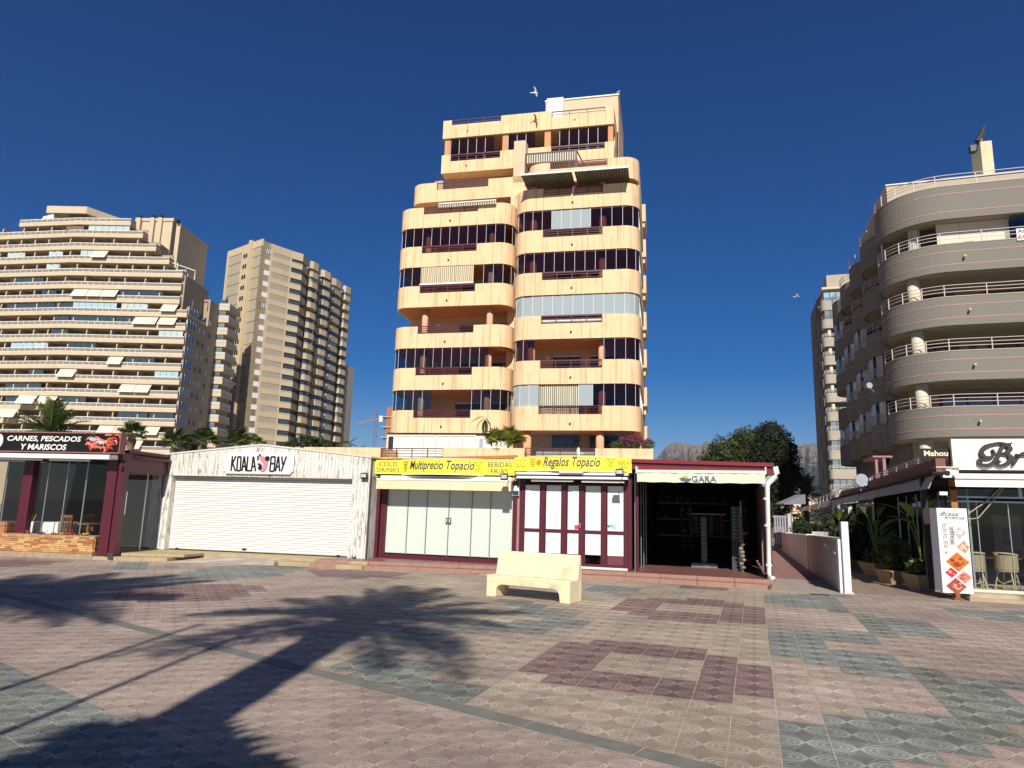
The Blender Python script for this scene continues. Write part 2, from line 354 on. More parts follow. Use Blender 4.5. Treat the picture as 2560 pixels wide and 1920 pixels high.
TM = {'pink': tile_mat('pink_paver', (.355, .27, .22), (.66, .56, .46), (.17, .125, .11)),
      'beige': tile_mat('beige_paver', (.36, .285, .215), (.68, .60, .46), (.17, .135, .11)),
      'burgundy': tile_mat('burgundy_paver', (.20, .115, .108), (.48, .38, .32), (.09, .046, .048)),
      'green': tile_mat('grey_green_paver', (.17, .18, .165), (.50, .51, .43), (.07, .08, .078)),
      'palegreen': tile_mat('olive_paver', (.15, .16, .125), (.54, .54, .42), (.11, .118, .095))}
TK = list(TM)
gm = mat('ground_concrete', (.30, .25, .20), .95, .12, 1.5, .2, 40)
o = add('ground', MB().quad((-6000, -400, -.03), (6000, -400, -.03), (6000, 9000, -.03), (-6000, 9000, -.03)), gm, kind='structure')
gj = mat('sandy_grout', (.50, .43, .34), .95, .5, 3)
pave = add('pavement', MB().quad((-16, 1.5, -.0028), (14, 1.5, -.0028), (14, 24, -.0028), (-16, 24, -.0028)), gj, kind='structure')

def poly(sc, ox, oy, pts): return [tuple(G(ox + sc * x, oy + sc * y)[:2]) for x, y in pts]
def full(pts): return poly(1, 0, 0, pts)
q1 = lambda p: poly(.2893, 1440, 1440, p); q2 = lambda p: poly(.2893, 2000, 1440, p); q3 = lambda p: poly(.2893, 880, 1440, p); q4 = lambda p: poly(.27125, 0, 1380, p)
PATCH = [('beige', full([(1501, 1642), (1602, 1634), (1671, 1642), (1752, 1660), (1735, 1695), (1648, 1686), (1556, 1677), (1483, 1665)])),
 ('beige', q1([(740, 245), (1100, 250), (1250, 290), (1230, 330), (1050, 320), (850, 330), (700, 285)])),
 ('burgundy', full([(1380, 1611), (1460, 1600), (1600, 1606), (1765, 1630), (1845, 1650), (1928, 1670), (1934, 1737), (1828, 1752), (1718, 1758), (1660, 1750), (1558, 1734), (1480, 1725), (1415, 1727), (1354, 1692), (1299, 1660)])),
 ('burgundy', q1([(420, 205), (760, 190), (1080, 200), (1270, 220), (1450, 250), (1640, 285), (1650, 395), (1400, 400), (1200, 410), (1000, 390), (620, 355), (460, 315), (310, 270)])),
 ('burgundy', q1([(880, 75), (1300, 105), (1290, 130), (860, 95)])),
 ('green', full([(1908, 1487), (2110, 1486), (2124, 1537), (2000, 1517), (1920, 1510)])),
 ('green', full([(1916, 1579), (2043, 1572), (2173, 1579), (2194, 1604), (2124, 1609), (2060, 1604), (2066, 1624), (2159, 1629), (2249, 1652), (2289, 1698), (2197, 1694), (2087, 1668), (2000, 1642), (1918, 1624)])),
 ('green', full([(2197, 1543), (2255, 1545), (2327, 1555), (2362, 1590), (2307, 1595), (2252, 1586), (2217, 1562)])),
 ('palegreen', q2([(460, 325), (640, 335), (780, 440), (870, 540), (640, 535), (590, 450)])),
 ('palegreen', q2([(910, 800), (1200, 800), (1430, 1000), (1700, 1170), (1936, 1350), (1936, 1480), (1560, 1420), (1350, 1200), (1050, 960)])),
 ('green', q2([(1280, 880), (1640, 900), (1936, 965), (1936, 1300), (1660, 1170), (1420, 1000)])),
 ('green', q2([(-215, 1310), (200, 1260), (590, 1215), (930, 1165), (1300, 1195), (1640, 1530), (1200, 1490), (1290, 1625), (830, 1560), (880, 1900), (-200, 1900)])),
 ('green', q2([(1180, 290), (1936, 300), (1936, 400), (1400, 350)])),
 ('green', q3([(1300, 200), (1700, 255), (1936, 325), (1990, 450), (1500, 485), (1100, 495), (700, 510), (510, 480), (800, 430), (1300, 400), (1640, 370), (1400, 280)])),
 ('green', q3([(-60, 650), (500, 675), (730, 780), (650, 850), (870, 900), (1080, 1000), (950, 1085), (600, 1000), (200, 900), (-60, 850)])),
 ('green', q1([(60, 115), (230, 85), (570, 90), (540, 132), (130, 152)])),
 ('green', q4([(1080, 90), (1390, 95), (1380, 160), (1070, 165)])),
 ('green', q4([(2000, 125), (2900, 125), (2500, 230), (1500, 300), (900, 290), (300, 340), (-200, 340), (-200, 290), (500, 290), (1400, 240)])),
 ('green', q4([(300, 380), (900, 300), (1000, 420), (300, 480)])),
 ('burgundy', q4([(-100, 65), (700, 88), (300, 132), (-100, 145)])),
 ('burgundy', q4([(1080, 345), (1650, 295), (2212, 285), (2500, 340), (2212, 425), (1700, 475), (1050, 440)])),
 ('burgundy', full([(750, 1421), (1020, 1430), (1000, 1445), (790, 1443)]))]
def inpoly(p, P):
    c = False; j = len(P) - 1
    for i in range(len(P)):
        if (P[i][1] > p[1]) != (P[j][1] > p[1]) and p[0] < (P[j][0] - P[i][0]) * (p[1] - P[i][1]) / (P[j][1] - P[i][1]) + P[i][0]: c = not c
        j = i
    return c
def clip(P, a, b):      # keep the part of convex polygon P on the left of the line a->b ; vertices carry uv
    out = []; n = len(P)
    side = lambda p: (b[0] - a[0]) * (p[1] - a[1]) - (b[1] - a[1]) * (p[0] - a[0])
    for i in range(n):
        p, q = P[i], P[(i + 1) % n]; sp_, sq = side(p), side(q)
        if sp_ >= 0: out.append(p)
        if sp_ * sq < 0: t = sp_ / (sp_ - sq); out.append(tuple(p[k] + t * (q[k] - p[k]) for k in range(4)))
    return out
sa, sb = (-9.9, 13.42), (3.2, 3.78)                # joint strip centre line
sdir = np.array([sb[0] - sa[0], sb[1] - sa[1]]); sdir /= np.linalg.norm(sdir); sn = np.array([-sdir[1], sdir[0]])
off = lambda p, k: (p[0] + sn[0] * k, p[1] + sn[1] * k)
SF = off(sa, .11), off(sb, .11); SN = off(sa, -.11), off(sb, -.11)
AB0, AB1 = tuple(G(770, 1665)[:2]), tuple(G(850, 1420)[:2])
D0, D1 = (-5.24, 7.64), (-2.81, 5.72)
dd_ = np.array([D1[0] - D0[0], D1[1] - D0[1]]); dd_ /= np.linalg.norm(dd_); D0 = tuple(np.array(D0) - dd_ * 8); D1 = tuple(np.array(D1) + dd_ * 5)
T_ = .371
grid = [  # angle, origin, lines to keep left of, forced colour, uv turn
 (70.8, tuple(G(1928.4, 1667)[:2]), [SF, (AB1, AB0)], None, 0, 'B'),
 (115.8, (-2.0, 12.0), [SF, (AB0, AB1)], None, 0, 'A'),
 (-36.2, (-1.0, 6.0), [(SN[1], SN[0]), (D0, D1)], None, 14, 'C'),
 (-38.3, D0, [(D1, D0)], 'green', 14, 'D')]
tiles = []
for ang, org, cl, force, turn, nm in grid:
    a = math.radians(ang); ux, uy = math.cos(a), math.sin(a); vx, vy = -uy, ux
    g = .0035; h = T_ / 2
    for i in range(-60, 60):
        for j in range(-60, 60):
            cx_, cy_ = org[0] + (i + .5) * T_ * ux + (j + .5) * T_ * vx, org[1] + (i + .5) * T_ * uy + (j + .5) * T_ * vy
            if not (1.8 < cy_ < 21.5 and -15.5 < cx_ < 13.2 and abs(cx_) < .8 * cy_ + 2.5): continue
            P = []
            for a_, b_ in ((-1, -1), (1, -1), (1, 1), (-1, 1)):
                x = cx_ + a_ * (h - g * .4) * ux + b_ * (h - g) * vx; y = cy_ + a_ * (h - g * .4) * uy + b_ * (h - g) * vy
                if turn:
                    c, s_ = math.cos(math.radians(turn)), math.sin(math.radians(turn)); X_, Y_ = (x * c + y * s_) / (T_ * .70), (-x * s_ + y * c) / (T_ * .70); P.append((x, y, X_, Y_))
                else: P.append((x, y, (b_ + 1) / 2 + 0., (a_ + 1) / 2 + 0.))
            for (A_, B_) in cl: P = clip(P, A_, B_) if P else P
            if len(P) < 3: continue
            ctr = (sum(p[0] for p in P) / len(P), sum(p[1] for p in P) / len(P))
            colr = force
            if not colr:
                colr = 'pink' if (nm in 'AC' or ctr[0] > ctr[1] * .385 - .2) else 'beige'
                if nm == 'B' and colr == 'pink' and rnd.random() < .25: colr = 'beige'
                if nm != 'C':
                    for c_, pg in PATCH:
                        if inpoly(ctr, pg): colr = c_; break
            tiles.append((math.hypot(ctr[0], ctr[1]) / (1 if 2.0 < ctr[1] else .2) + (100 if (abs(ctr[0]) > .74 * ctr[1] + .3 or ctr[1] < 4.1) else 0), P, colr))
tiles.sort(key=lambda t: t[0])
def tile_mesh(ts, name):
    v, f, uv, mi, sh = [], [], [], [], []
    keys = sorted({t[2] for t in ts}, key=TK.index)
    for _, P, c in ts:
        k = len(v); n = len(P); z = rnd.uniform(-.0008, .0008); tz = [z + rnd.uniform(-.0004, .0004) for _ in P]
        v += [(p[0], p[1], tz[i]) for i, p in enumerate(P)] + [(p[0], p[1], -.03) for p in P]
        s_ = rnd.gauss(1, .07)
        f.append(tuple(k + i for i in range(n))); uv += [(p[2], p[3]) for p in P]; mi.append(keys.index(c)); sh.append(s_)
        for i in range(n):
            f.append((k + i, k + n + i, k + n + (i + 1) % n, k + (i + 1) % n)); uv += [(.5, .98)] * 4; mi.append(keys.index(c)); sh.append(s_ * .8)
    me = bpy.data.meshes.new(name); me.from_pydata(v, [], f); u = me.uv_layers.new(name='UVMap'); u.data.foreach_set('uv', [x for p in uv for x in p])
    for c in keys: me.materials.append(TM[c])
    me.polygons.foreach_set('material_index', mi); at = me.attributes.new('shade', 'FLOAT', 'FACE'); at.data.foreach_set('value', sh); me.update(); return me
for t in tiles[:298]: add('tile', tile_mesh([t], 'tile'), None, pave)
add('tile', tile_mesh(tiles[298:], 'tiles'), None, pave, kind='stuff')
ks = mat('grey_strip_stone', (.17, .17, .145), .9, .15, 5, .3, 50)
p = -.2
while p < 16.2:
    Ln = .98; a_, b_ = p, min(16.2, p + Ln - .012)
    q = [off((sa[0] + sdir[0] * t, sa[1] + sdir[1] * t), k) for t, k in ((a_, -.1), (b_, -.1), (b_, .1), (a_, .1))]
    add('slab', MB().prism(q, -.03, .001 + rnd.uniform(0, .002)), ks, pave); p += Ln
# ------------------------------------------------------------------ row of low shops
SF_ = Frame(G(938.6, 1394, .2), -17.5)
KF = Frame(G(362.7, 1371.6, .2), -13)
RF = Frame(G(230.3, 1399.3, 0), -8)
cm = lambda x, y: (900 + .19286 * x, 1120 + .19286 * y)
cg = lambda x, y: (1270 + .2411 * x, 1120 + .2411 * y)
ca = lambda x, y: (1560 + .2291 * x, 1120 + .2291 * y)
ck = lambda x, y: (360 + .27125 * x, 1080 + .27125 * y)
cr = lambda x, y: (.2411 * x, 1040 + .2411 * y)
FL = .2
def thing(name, fr, label, cat, u=0, d=0, z=0, group=None): return empty(name, label, cat, fr.w(u, d, z), fr.a, group)
# terraces and steps (setting)
def seg_blocks(parent, fr, pts_front, back_d, z0, z1, m, pitch, name, gap=.006):
    """a step: blocks along a front polyline (u,d) in frame coordinates, each running back to back_d"""
    for (a, b) in zip(pts_front[:-1], pts_front[1:]):
        Ln = b[0] - a[0]; n = max(1, round(Ln / pitch))
        for i in range(n):
            u0, u1 = a[0] + Ln * i / n + gap / 2, a[0] + Ln * (i + 1) / n - gap / 2
            d0 = a[1] + (b[1] - a[1]) * i / n; d1 = a[1] + (b[1] - a[1]) * (i + 1) / n
            bev(add(name, MB().prism([(u0, d0), (u1, d1), (u1, back_d), (u0, back_d)], z0 + rnd.uniform(0, .002), z1 + rnd.uniform(-.002, .002)), m, parent), .012, 2)
te = bpy.data.objects.new('terrace', None); COL.objects.link(te); te.location = SF_.w(0, 0, 0); te.rotation_euler = (0, 0, SF_.a); te['kind'] = 'structure'
fr0 = [SF_.loc(G(905, 1426, 0)), SF_.loc(G(1230, 1437, 0)), SF_.loc(G(1560, 1453, 0)), SF_.loc(G(1936, 1475, 0))]
frA = [(p[0], p[1]) for p in fr0]; frA[0] = (-1.0, fr0[0][1] - .05)
frB = [(u, d + .30) for u, d in frA]
seg_blocks(te, SF_, frA, 1.2, -.03, .10, M_BRICKSTEP, 1.0, 'step_block')
frT = [(u, d + .04) for u, d in frB]
tpoly = [(u, d) for u, d in frT] + [(frT[-1][0], 8), (-1.0, 8)]
seg_blocks(te, SF_, frB, 1.3, .10, .195, M_BRICKSTEP, 1.0, 'step_block')
m = mat('terrace_tiles', (.20, .095, .075), .4, .2, 3, .08, 30, spec=.5)
nt_ = 0
for i in range(46):      # floor boards / tiles of the terrace, in rows across
    u = -.95 + i * .26; 
    if u + .25 > frT[-1][0]: break
    dd = float(np.interp(u + .12, [p[0] for p in frT], [p[1] for p in frT])); 
    add('floor_tile', MB().box(u + .002, u + .256, dd + .02, 7.9, .19, .2 + rnd.uniform(0, .0015)), m, te)
# maroon entrance ramp in front of the first gift shop
r0, r1 = SF_.loc(G(1105, 1430, 0)), SF_.loc(G(1210, 1433, 0))
t_ = thing('entrance_ramp', SF_, 'small maroon painted ramp laid over the two terracotta steps', 'ramp')
add('ramp_plate', MB().side([(r0[1] - .1, 0), (r0[1] + .62, .21), (r0[1] + .62, .0)], r0[0], r1[0]), mat('maroon_paint_floor', (.17, .05, .05), .6, .1, 5), t_)

# ---- white plank kiosk
kt = KF.uz(*ck(117, 222)); ka = KF.uz(*ck(1090, 125)); kr = KF.uz(*ck(2095, 240))
kx0, kx1 = 0., KF.uz(*ck(2040, 1160))[0]; dl = KF.uz(*ck(160, 1080))[0]; dr = KF.uz(*ck(1895, 1150))[0]; dt = KF.uz(*ck(240, 400))[1]
zl, za, zr, ua = kt[1], ka[1], kr[1], ka[0]
K = thing('beach_kiosk', KF, 'white kiosk of peeling vertical planks with closed roller shutter and low gable', 'kiosk')
gz = lambda u: zl + (za - zl) * (u / ua) if u < ua else za + (zr - za) * ((u - ua) / (kx1 - ua))
u = kx0; i = 0
while u < kx1 - .03:
    w = rnd.uniform(.095, .125); v = min(u + w, kx1)
    if u < dl < v: v = dl
    if u < dr < v: v = dr
    if u < ua < v: v = ua
    side = v <= dl + 1e-4 or u >= dr - 1e-4
    zb = FL if side else dt
    dj = rnd.uniform(-.004, .004)
    add('plank', MB().face([(u + .0035, zb), (v - .0035, zb), (v - .0035, gz(v - .003) - .005), (u + .0035, gz(u + .003) - .005)], -.03 + dj, .0), M_PLANK, K)
    u = v
add('wall_frame', MB().face([(kx0, .05), (dl, .05), (dl, zl - .03), (kx0, zl - .03)], .002, .12).face([(dr, .05), (kx1, .05), (kx1, zr - .04), (dr, zr - .04)], .002, .12).face([(dl, dt), (dr, dt), (dr, gz(dr) - .04), (ua, za - .04), (dl, gz(dl) - .04)], .002, .12), mat('gap_shadow_wood', (.16, .14, .12), .9), K)
add('door_jamb', MB().box(dl - .0, dl + .1, -.02, .3, FL, dt - .003), M_PLANK, K)
add('door_jamb', MB().box(dr - .06, dr, -.02, .3, FL, dt - .003), M_PLANK, K)
add('side_wall', MB().box(kx0 + .002, kx0 + .08, .13, 5, 0, zl - .06), M_PLANK, K); add('side_wall', MB().box(kx1 - .08, kx1 - .002, .13, 5, 0, zr - .06), M_PLANK, K)
add('roof', MB().hexa([(kx0 - .02, -.05, zl), (ua, -.05, za), (ua, 5, za), (kx0 - .02, 5, zl), (kx0 - .02, -.05, zl + .05), (ua, -.05, za + .05), (ua, 5, za + .05), (kx0 - .02, 5, zl + .05)]).hexa([(ua, -.05, za), (kx1 + .02, -.05, zr), (kx1 + .02, 5, zr), (ua, 5, za), (ua, -.05, za + .05), (kx1 + .02, -.05, zr + .05), (kx1 + .02, 5, zr + .05), (ua, 5, za + .05)]), mat('kiosk_roof', (.6, .57, .5), .8), K)
sh = add('roller_shutter', MB().box(dl + .1, dr - .06, .22, .25, FL + .02, dt - .003), M_SHUTTER, K)
ns = 30; hh = (dt - FL - .03) / ns
ms = MB().side([(.19, .004), (.183, hh * .3), (.183, hh * .75), (.195, hh - .004), (.215, hh - .004), (.215, .004)], dl + .105, dr - .065).mesh(M_SHUTTER, name='slat')
for i in range(ns): add('slat', ms, None, sh, (0, 0, FL + .03 + i * hh))
add('lock', MB().box(3.25, 3.38, .15, .18, .28, .33), M_INK, sh)
for uu in (.95, 6.35): add('stop', MB().box(uu, uu + .09, .15, .18, FL + .03, FL + .06), M_INK, sh)
# sign board
a = KF.uz(*ck(765, 190)); b = KF.uz(*ck(1385, 395)); x0, x1, z0, z1 = a[0], b[0], b[1], a[1] + .01; cc = .09
pts = [(x0 + cc, z0), (x1 - cc, z0), (x1 - cc * .6, z0 + cc * .6), (x1, z0 + cc), (x1, z1 - cc), (x1 - cc * .6, z1 - cc * .6), (x1 - cc, z1), (x0 + cc, z1), (x0 + cc * .6, z1 - cc * .6), (x0, z1 - cc), (x0, z0 + cc), (x0 + cc * .6, z0 + cc * .6)]
sb_ = add('sign_board', MB().face(pts, -.10, -.05), M_WHITE, K); bev(sb_, .015)
add('sign_backing', MB().face([(x0 + cc + .0, z0 - .02), (x1 - cc, z0 - .02), (x1 - cc, z0 + .0), (x0 + cc, z0)], -.08, -.04), mat('sign_edge', (.25, .23, .2)), K)
lx = lambda x, y: KF.uz(*ck(x, y), -.1)
def vl(segs):      # thin angular letters drawn as bars
    mb = MB()
    for (xa, ya, xb, yb) in segs:
        p, q = lx(xa, ya), lx(xb, yb); ribbon(mb, [(p[0], p[1], .042), ((p[0] + q[0]) / 2, (p[1] + q[1]) / 2, .042), (q[0], q[1], .042)], -.125, -.099)
    return mb
LT = [[(818, 222, 805, 358), (850, 222, 812, 300), (815, 280, 845, 360)], [(868, 228, 858, 355), (868, 228, 897, 228), (897, 228, 890, 355), (858, 355, 890, 355)],
      [(925, 225, 905, 358), (928, 225, 940, 358), (910, 315, 936, 315)], [(960, 225, 948, 355), (948, 355, 985, 355)], [(1010, 225, 992, 360), (1012, 225, 1030, 360), (998, 315, 1025, 315)],
      [(1175, 228, 1162, 360), (1175, 228, 1212, 228), (1212, 228, 1208, 285), (1208, 292, 1200, 360), (1168, 290, 1208, 290), (1162, 360, 1200, 360)], [(1240, 225, 1215, 360), (1243, 225, 1252, 360), (1222, 318, 1248, 318)], [(1272, 225, 1280, 300), (1315, 225, 1268, 362)]]
for s_ in LT: add('letter', vl(s_), M_INK, sb_)
mb = MB(); ribbon(mb, [(*lx(1068, 235), .04), (*lx(1085, 240), .13), (*lx(1112, 262), .17), (*lx(1122, 300), .15), (*lx(1110, 340), .12), (*lx(1080, 362), .04)], -.13, -.10)
add('pink_emblem', mb, mat('pink_sign', (.75, .22, .24), .5), sb_)
mb = MB()
for (x, y, r) in ((1140, 245, .075), (1068, 330, .05)):
    p = lx(x, y); mb.tube([(p[0], -.10, p[1]), (p[0], -.135, p[1])], r, 14)
for (x, y, x2, y2) in ((1045, 232, 1060, 226), (1045, 250, 1060, 250), (1065, 205, 1075, 222), (1052, 295, 1060, 296), (1070, 290, 1072, 350), (1082, 300, 1080, 355)):
    p, q = lx(x, y), lx(x2, y2); ribbon(mb, [(p[0], p[1], .035), ((p[0] + q[0]) / 2, (p[1] + q[1]) / 2, .06), (q[0], q[1], .03)], -.128, -.10)
add('black_emblem', mb, M_INK, sb_)
for k_, (x, y) in enumerate(((55, 1068), (1950, 1145))):
    p = KF.uz(*ck(x, y)); t2 = thing('floodlight', KF, ['round metal spotlight at the left foot of the white kiosk', 'round metal spotlight at the right foot of the white kiosk'][k_], 'spotlight', p[0], -.12, FL, 'spotlights at the kiosk feet')
    add('lamp_body', MB().sphere((0, 0, .06), .06, 12, 8, (1.1, .8, .9)), M_ALU, t2, smooth=True); add('lamp_foot', MB().cyl(0, 0, 0, .03, .03), M_INK, t2)
# kiosk steps, yellow stone, with paved ramp between
ke = bpy.data.objects.new('kiosk_steps', None); COL.objects.link(ke); ke.location = KF.w(0, 0, 0); ke.rotation_euler = (0, 0, KF.a); ke['kind'] = 'structure'
def kl(px, py, z=0): return KF.loc(G(px, py, z))
A0, A1 = kl(229, 1400), kl(417, 1404); B0, B1 = kl(688, 1413), kl(905, 1425)
for (a, b, toe, z0, z1) in ((A0, A1, 0, -.03, .10), ((A0[0], A0[1] + .33), (A1[0] + .28, A1[1] + .33), 0, .10, .185), (B0, B1, 1, -.03, .10), ((B0[0] + .3, B0[1] + .33), (B1[0], B1[1] + .33), 1, .10, .185)):
    n = 3
    for i in range(n):
        u0, u1 = a[0] + (b[0] - a[0]) * i / n + .003, a[0] + (b[0] - a[0]) * (i + 1) / n - .003
        d0, d1 = a[1] + (b[1] - a[1]) * i / n, a[1] + (b[1] - a[1]) * (i + 1) / n
        bev(add('step_block', MB().prism([(u0, d0), (u1, d1), (u1, .3), (u0, .3)], z0, z1), M_STONESTEP, ke), .01, 1)
rp_ = [kl(417, 1405), kl(688, 1413)]
i = 0
NR = 9
for r in range(7):
    for c in range(NR):
        f0, f1 = r / 7., (r + 1) / 7.
        L0 = rp_[0][0], rp_[0][1]; R0 = rp_[1][0], rp_[1][1]; lu, ru = L0[0] + .9, R0[0] - .6 * -1 - .6
        def P_(f, k): 
            ul = L0[0] + (lu - L0[0] + .1) * f; ur = R0[0] + .55 * f; d = L0[1] + (0 - L0[1]) * f + (R0[1] - L0[1]) * (1 - f) * k
            return (ul + (ur - ul) * k, d)
        q = [P_(f0, (c + .02) / NR), P_(f0, (c + .98) / NR), P_(f1 - .01, (c + .98) / NR), P_(f1 - .01, (c + .02) / NR)]
        za_, zb_ = f0 * .165 + .004, f1 * .165 + .004
        add('ramp_slab', MB().prism(q, [-.03] * 4, [za_, za_, zb_, zb_]), M_CONC if rnd.random() < .6 else mat('light_ramp_slab', (.47, .42, .33), .9, .08, 4), ke)
add('landing', MB().box(A0[0], B1[0], -.35, 4, -.02, .19), M_STONESTEP, ke)

# ---- first gift shop
su = lambda u: u * 1.0563
sz = lambda z: EYE + (z - EYE) * 1.0563
SH1 = thing('gift_shop', SF_, 'gift shop with papered glass folding doors, bowed yellow sign and cream awning', 'shop')
def px(c, x, y, d=0): return SF_.uz(*c(x, y), d)
ul = px(cm, 160, 1420)[0]; 
for (xa, xb) in ((160, 212), (222, 292)): add('pillar', MB().box(px(cm, xa, 1420)[0], px(cm, xb, 1415)[0], 0 if xa < 200 else .06, .18, FL, 3.0), M_MAROON, SH1)
edges = [290, 567, 817, 1109, 1409, 1656]; ue = [px(cm, x, 1400)[0] for x in edges] + [su(3.93)]
zt, zb = sz(2.45), sz(.40)
for i in range(6):
    g = add('glass_door', MB().box(ue[i] + .008, ue[i + 1] - .008, .10, .112, zb, zt), G_CLEAR, SH1)
    pm = mat('greenish_paper', (.76, .78, .70), .9, .03, 2, .3, 4, dirt=((.6, .55, .33), 1.5, .66, .3, (.5, 1, 3)))
    for k in range(3):
        z0_ = zb + .03 + k * (zt - zb - .05) / 3; add('paper_sheet', MB().box(ue[i] + .012, ue[i + 1] - .012, .122 + .004 * k, .126 + .004 * k, z0_, z0_ + (zt - zb) / 3 + .02), pm, g)
    add('edge_profile', MB().box(ue[i + 1] - .010, ue[i + 1] + .006, .09, .118, zb, zt), M_ALU, g)
    add('hinge', MB().box(ue[i] + .02, ue[i] + .1, .08, .10, zb - .02, zb + .03), M_INK, g)
uh = px(cm, 1130, 940)
hd = add('door_handle', MB().box(uh[0] - .085, uh[0] + .085, .07, .098, uh[1] - .08, uh[1] + .08), mat('lock_steel', (.2, .2, .2), .4, metal=.6), SH1)
for s_ in (-1, 1): add('keyhole_plate', MB().box(uh[0] + s_ * .05 - .012, uh[0] + s_ * .05 + .012, .06, .07, uh[1] - .05, uh[1] + .05), M_WHITE, hd)
add('sill', MB().box(ue[0], ue[-1], .02, .2, FL, zb - .01), M_MAROON, SH1)
add('door_header', MB().box(ul, su(3.95), .05, .3, zt, 2.99), M_BLACK, SH1)
add('rear_room', MB().box(ul, su(3.95), .4, 6, FL, 3.0), M_BLACK, SH1)
# sign: flat wings, bowed middle
zA, zB = sz(2.575), sz(2.955)
us = [px(cm, 190, 250, -.25)[0], px(cm, 545, 250, -.25)[0], px(cm, 1612, 250, -.25)[0], px(cm, 2003, 250, -.25)[0]]
sg = add('sign_panel', MB().box(us[0], us[1] - .004, -.25, -.12, zA, zB), M_YELLOW, SH1)
letters('COLD', us[0] + .14, us[1] - .16, (zA + zB) / 2 + .02, zB - .045, -.251, M_NAVY, sg); letters('DRINKS', us[0] + .08, us[1] - .08, zA + .045, (zA + zB) / 2 - .02, -.251, M_NAVY, sg)
sg = add('sign_panel', MB().box(us[2] + .004, us[3], -.25, -.12, zA, zB), M_YELLOW, SH1)
letters('BEBIDAS', us[2] + .1, us[3] - .08, (zA + zB) / 2 + .02, zB - .04, -.251, M_NAVY, sg); letters('FRÍAS', us[2] + .2, us[3] - .19, zA + .035, (zA + zB) / 2 + .02, -.251, M_NAVY, sg)
uc = (us[1] + us[2]) / 2; hw = (us[2] - us[1]) / 2; bow = .34
bd = lambda u: -.25 - bow * (1 - ((u - uc) / hw) ** 2)
def bowed(o, k=0.):      # bend lettering with the bowed sign
    me = o.data; n = len(me.vertices); co = np.empty(n * 3); me.vertices.foreach_get('co', co); co = co.reshape(-1, 3)
    co[:, 1] += np.array([bd(x) + .25 for x in co[:, 0]]); me.vertices.foreach_set('co', co.ravel()); me.update()
pth = [(us[1] + 2 * hw * i / 16, bd(us[1] + 2 * hw * i / 16)) for i in range(17)]
sg = add('sign_panel', MB().band(pth, zA - .005, zB + .03, .05), M_YELLOW, SH1, label='bowed middle panel of the yellow sign')
add('white_edge', MB().band([(a, b - .012) for a, b in pth], zA - .02, zA - .005, .06).band([(a, b - .012) for a, b in pth], zB + .03, zB + .045, .06), M_WHITE, sg)
a, b = px(cm, 625, 250, -.5)[0], px(cm, 1462, 250, -.5)[0]
o = letters('Multiprecio Topacio', a, b, zA + .05, zB - .02, -.253, M_NAVY, sg, shear=.32, bold=.012); bowed(o)
for (tx, xa, xb, al) in (('Art. de Playa\nSouvenirs\nCerámica\nBisutería\nRopa', 550, 622, 0), ('Beach items\nSouvenirs\nCrafts\nJewelry\nClothing', 1478, 1585, 0)):
    a, b = px(cm, xa, 250, -.35)[0], px(cm, xb, 250, -.35)[0]; o = letters(tx, a, b, zA + .05, zB - .03, -.253, mat('olive_ink', (.2, .18, .03)), sg); bowed(o)
# awning: cassette + sagging valance
a, b = px(cm, 222, 400, -.5)[0], px(cm, 1965, 400, -.5)[0]
za_, zb_, zc_ = sz(2.46), sz(2.40), sz(2.155)
add('awning_cassette', MB().box(a, b, -.30, -.05, sz(2.44), sz(2.53)), M_WHITEMETAL, SH1)
aw = add('awning', MB().side([(-.06, sz(2.50)), (-.50, zb_ + .03), (-.53, zb_ - .01), (-.53, zc_), (-.52, zc_), (-.52, zb_ - .02), (-.06, sz(2.47))], a, b), M_AWN, SH1)
add('front_bar', MB().box(a, b, -.545, -.515, zb_, zb_ + .045), M_WHITEMETAL, aw)
# orange timber over the sign
add('roof_beam', MB().hexa([(su(-.05), -.1, sz(2.985)), (su(4.02), -.1, sz(3.03)), (su(4.02), .1, sz(3.03)), (su(-.05), .1, sz(2.985)), (su(-.05), -.1, sz(3.01)), (su(4.02), -.1, sz(3.12)), (su(4.02), .1, sz(3.12)), (su(-.05), .1, sz(3.01))]), mat('orange_timber', (.45, .17, .04), .7, .15, 5, stretch=(.3, 3, 3)), SH1)
add('roof', MB().box(su(-.1), su(3.98), .1, 6.2, 3.0, 3.04), M_CONC, SH1)
# white downpipe left
p0 = px(cm, 215, 370, -.08); p1 = px(cm, 205, 480, -.08)[0]
zl_ = FL + .07; uu = p0[0] - .0
add('downpipe', MB().tube([(uu, -.08, sz(2.5)), (uu - .06, -.08, sz(2.3)), (px(cm, 145, 1250, -.08)[0], -.08, FL + .22), (px(cm, 130, 1370, -.08)[0], -.08, zl_), (px(cm, 30, 1385, -.08)[0], -.08, zl_ - .02)], .048, 10), M_WHITE, SH1, smooth=True)
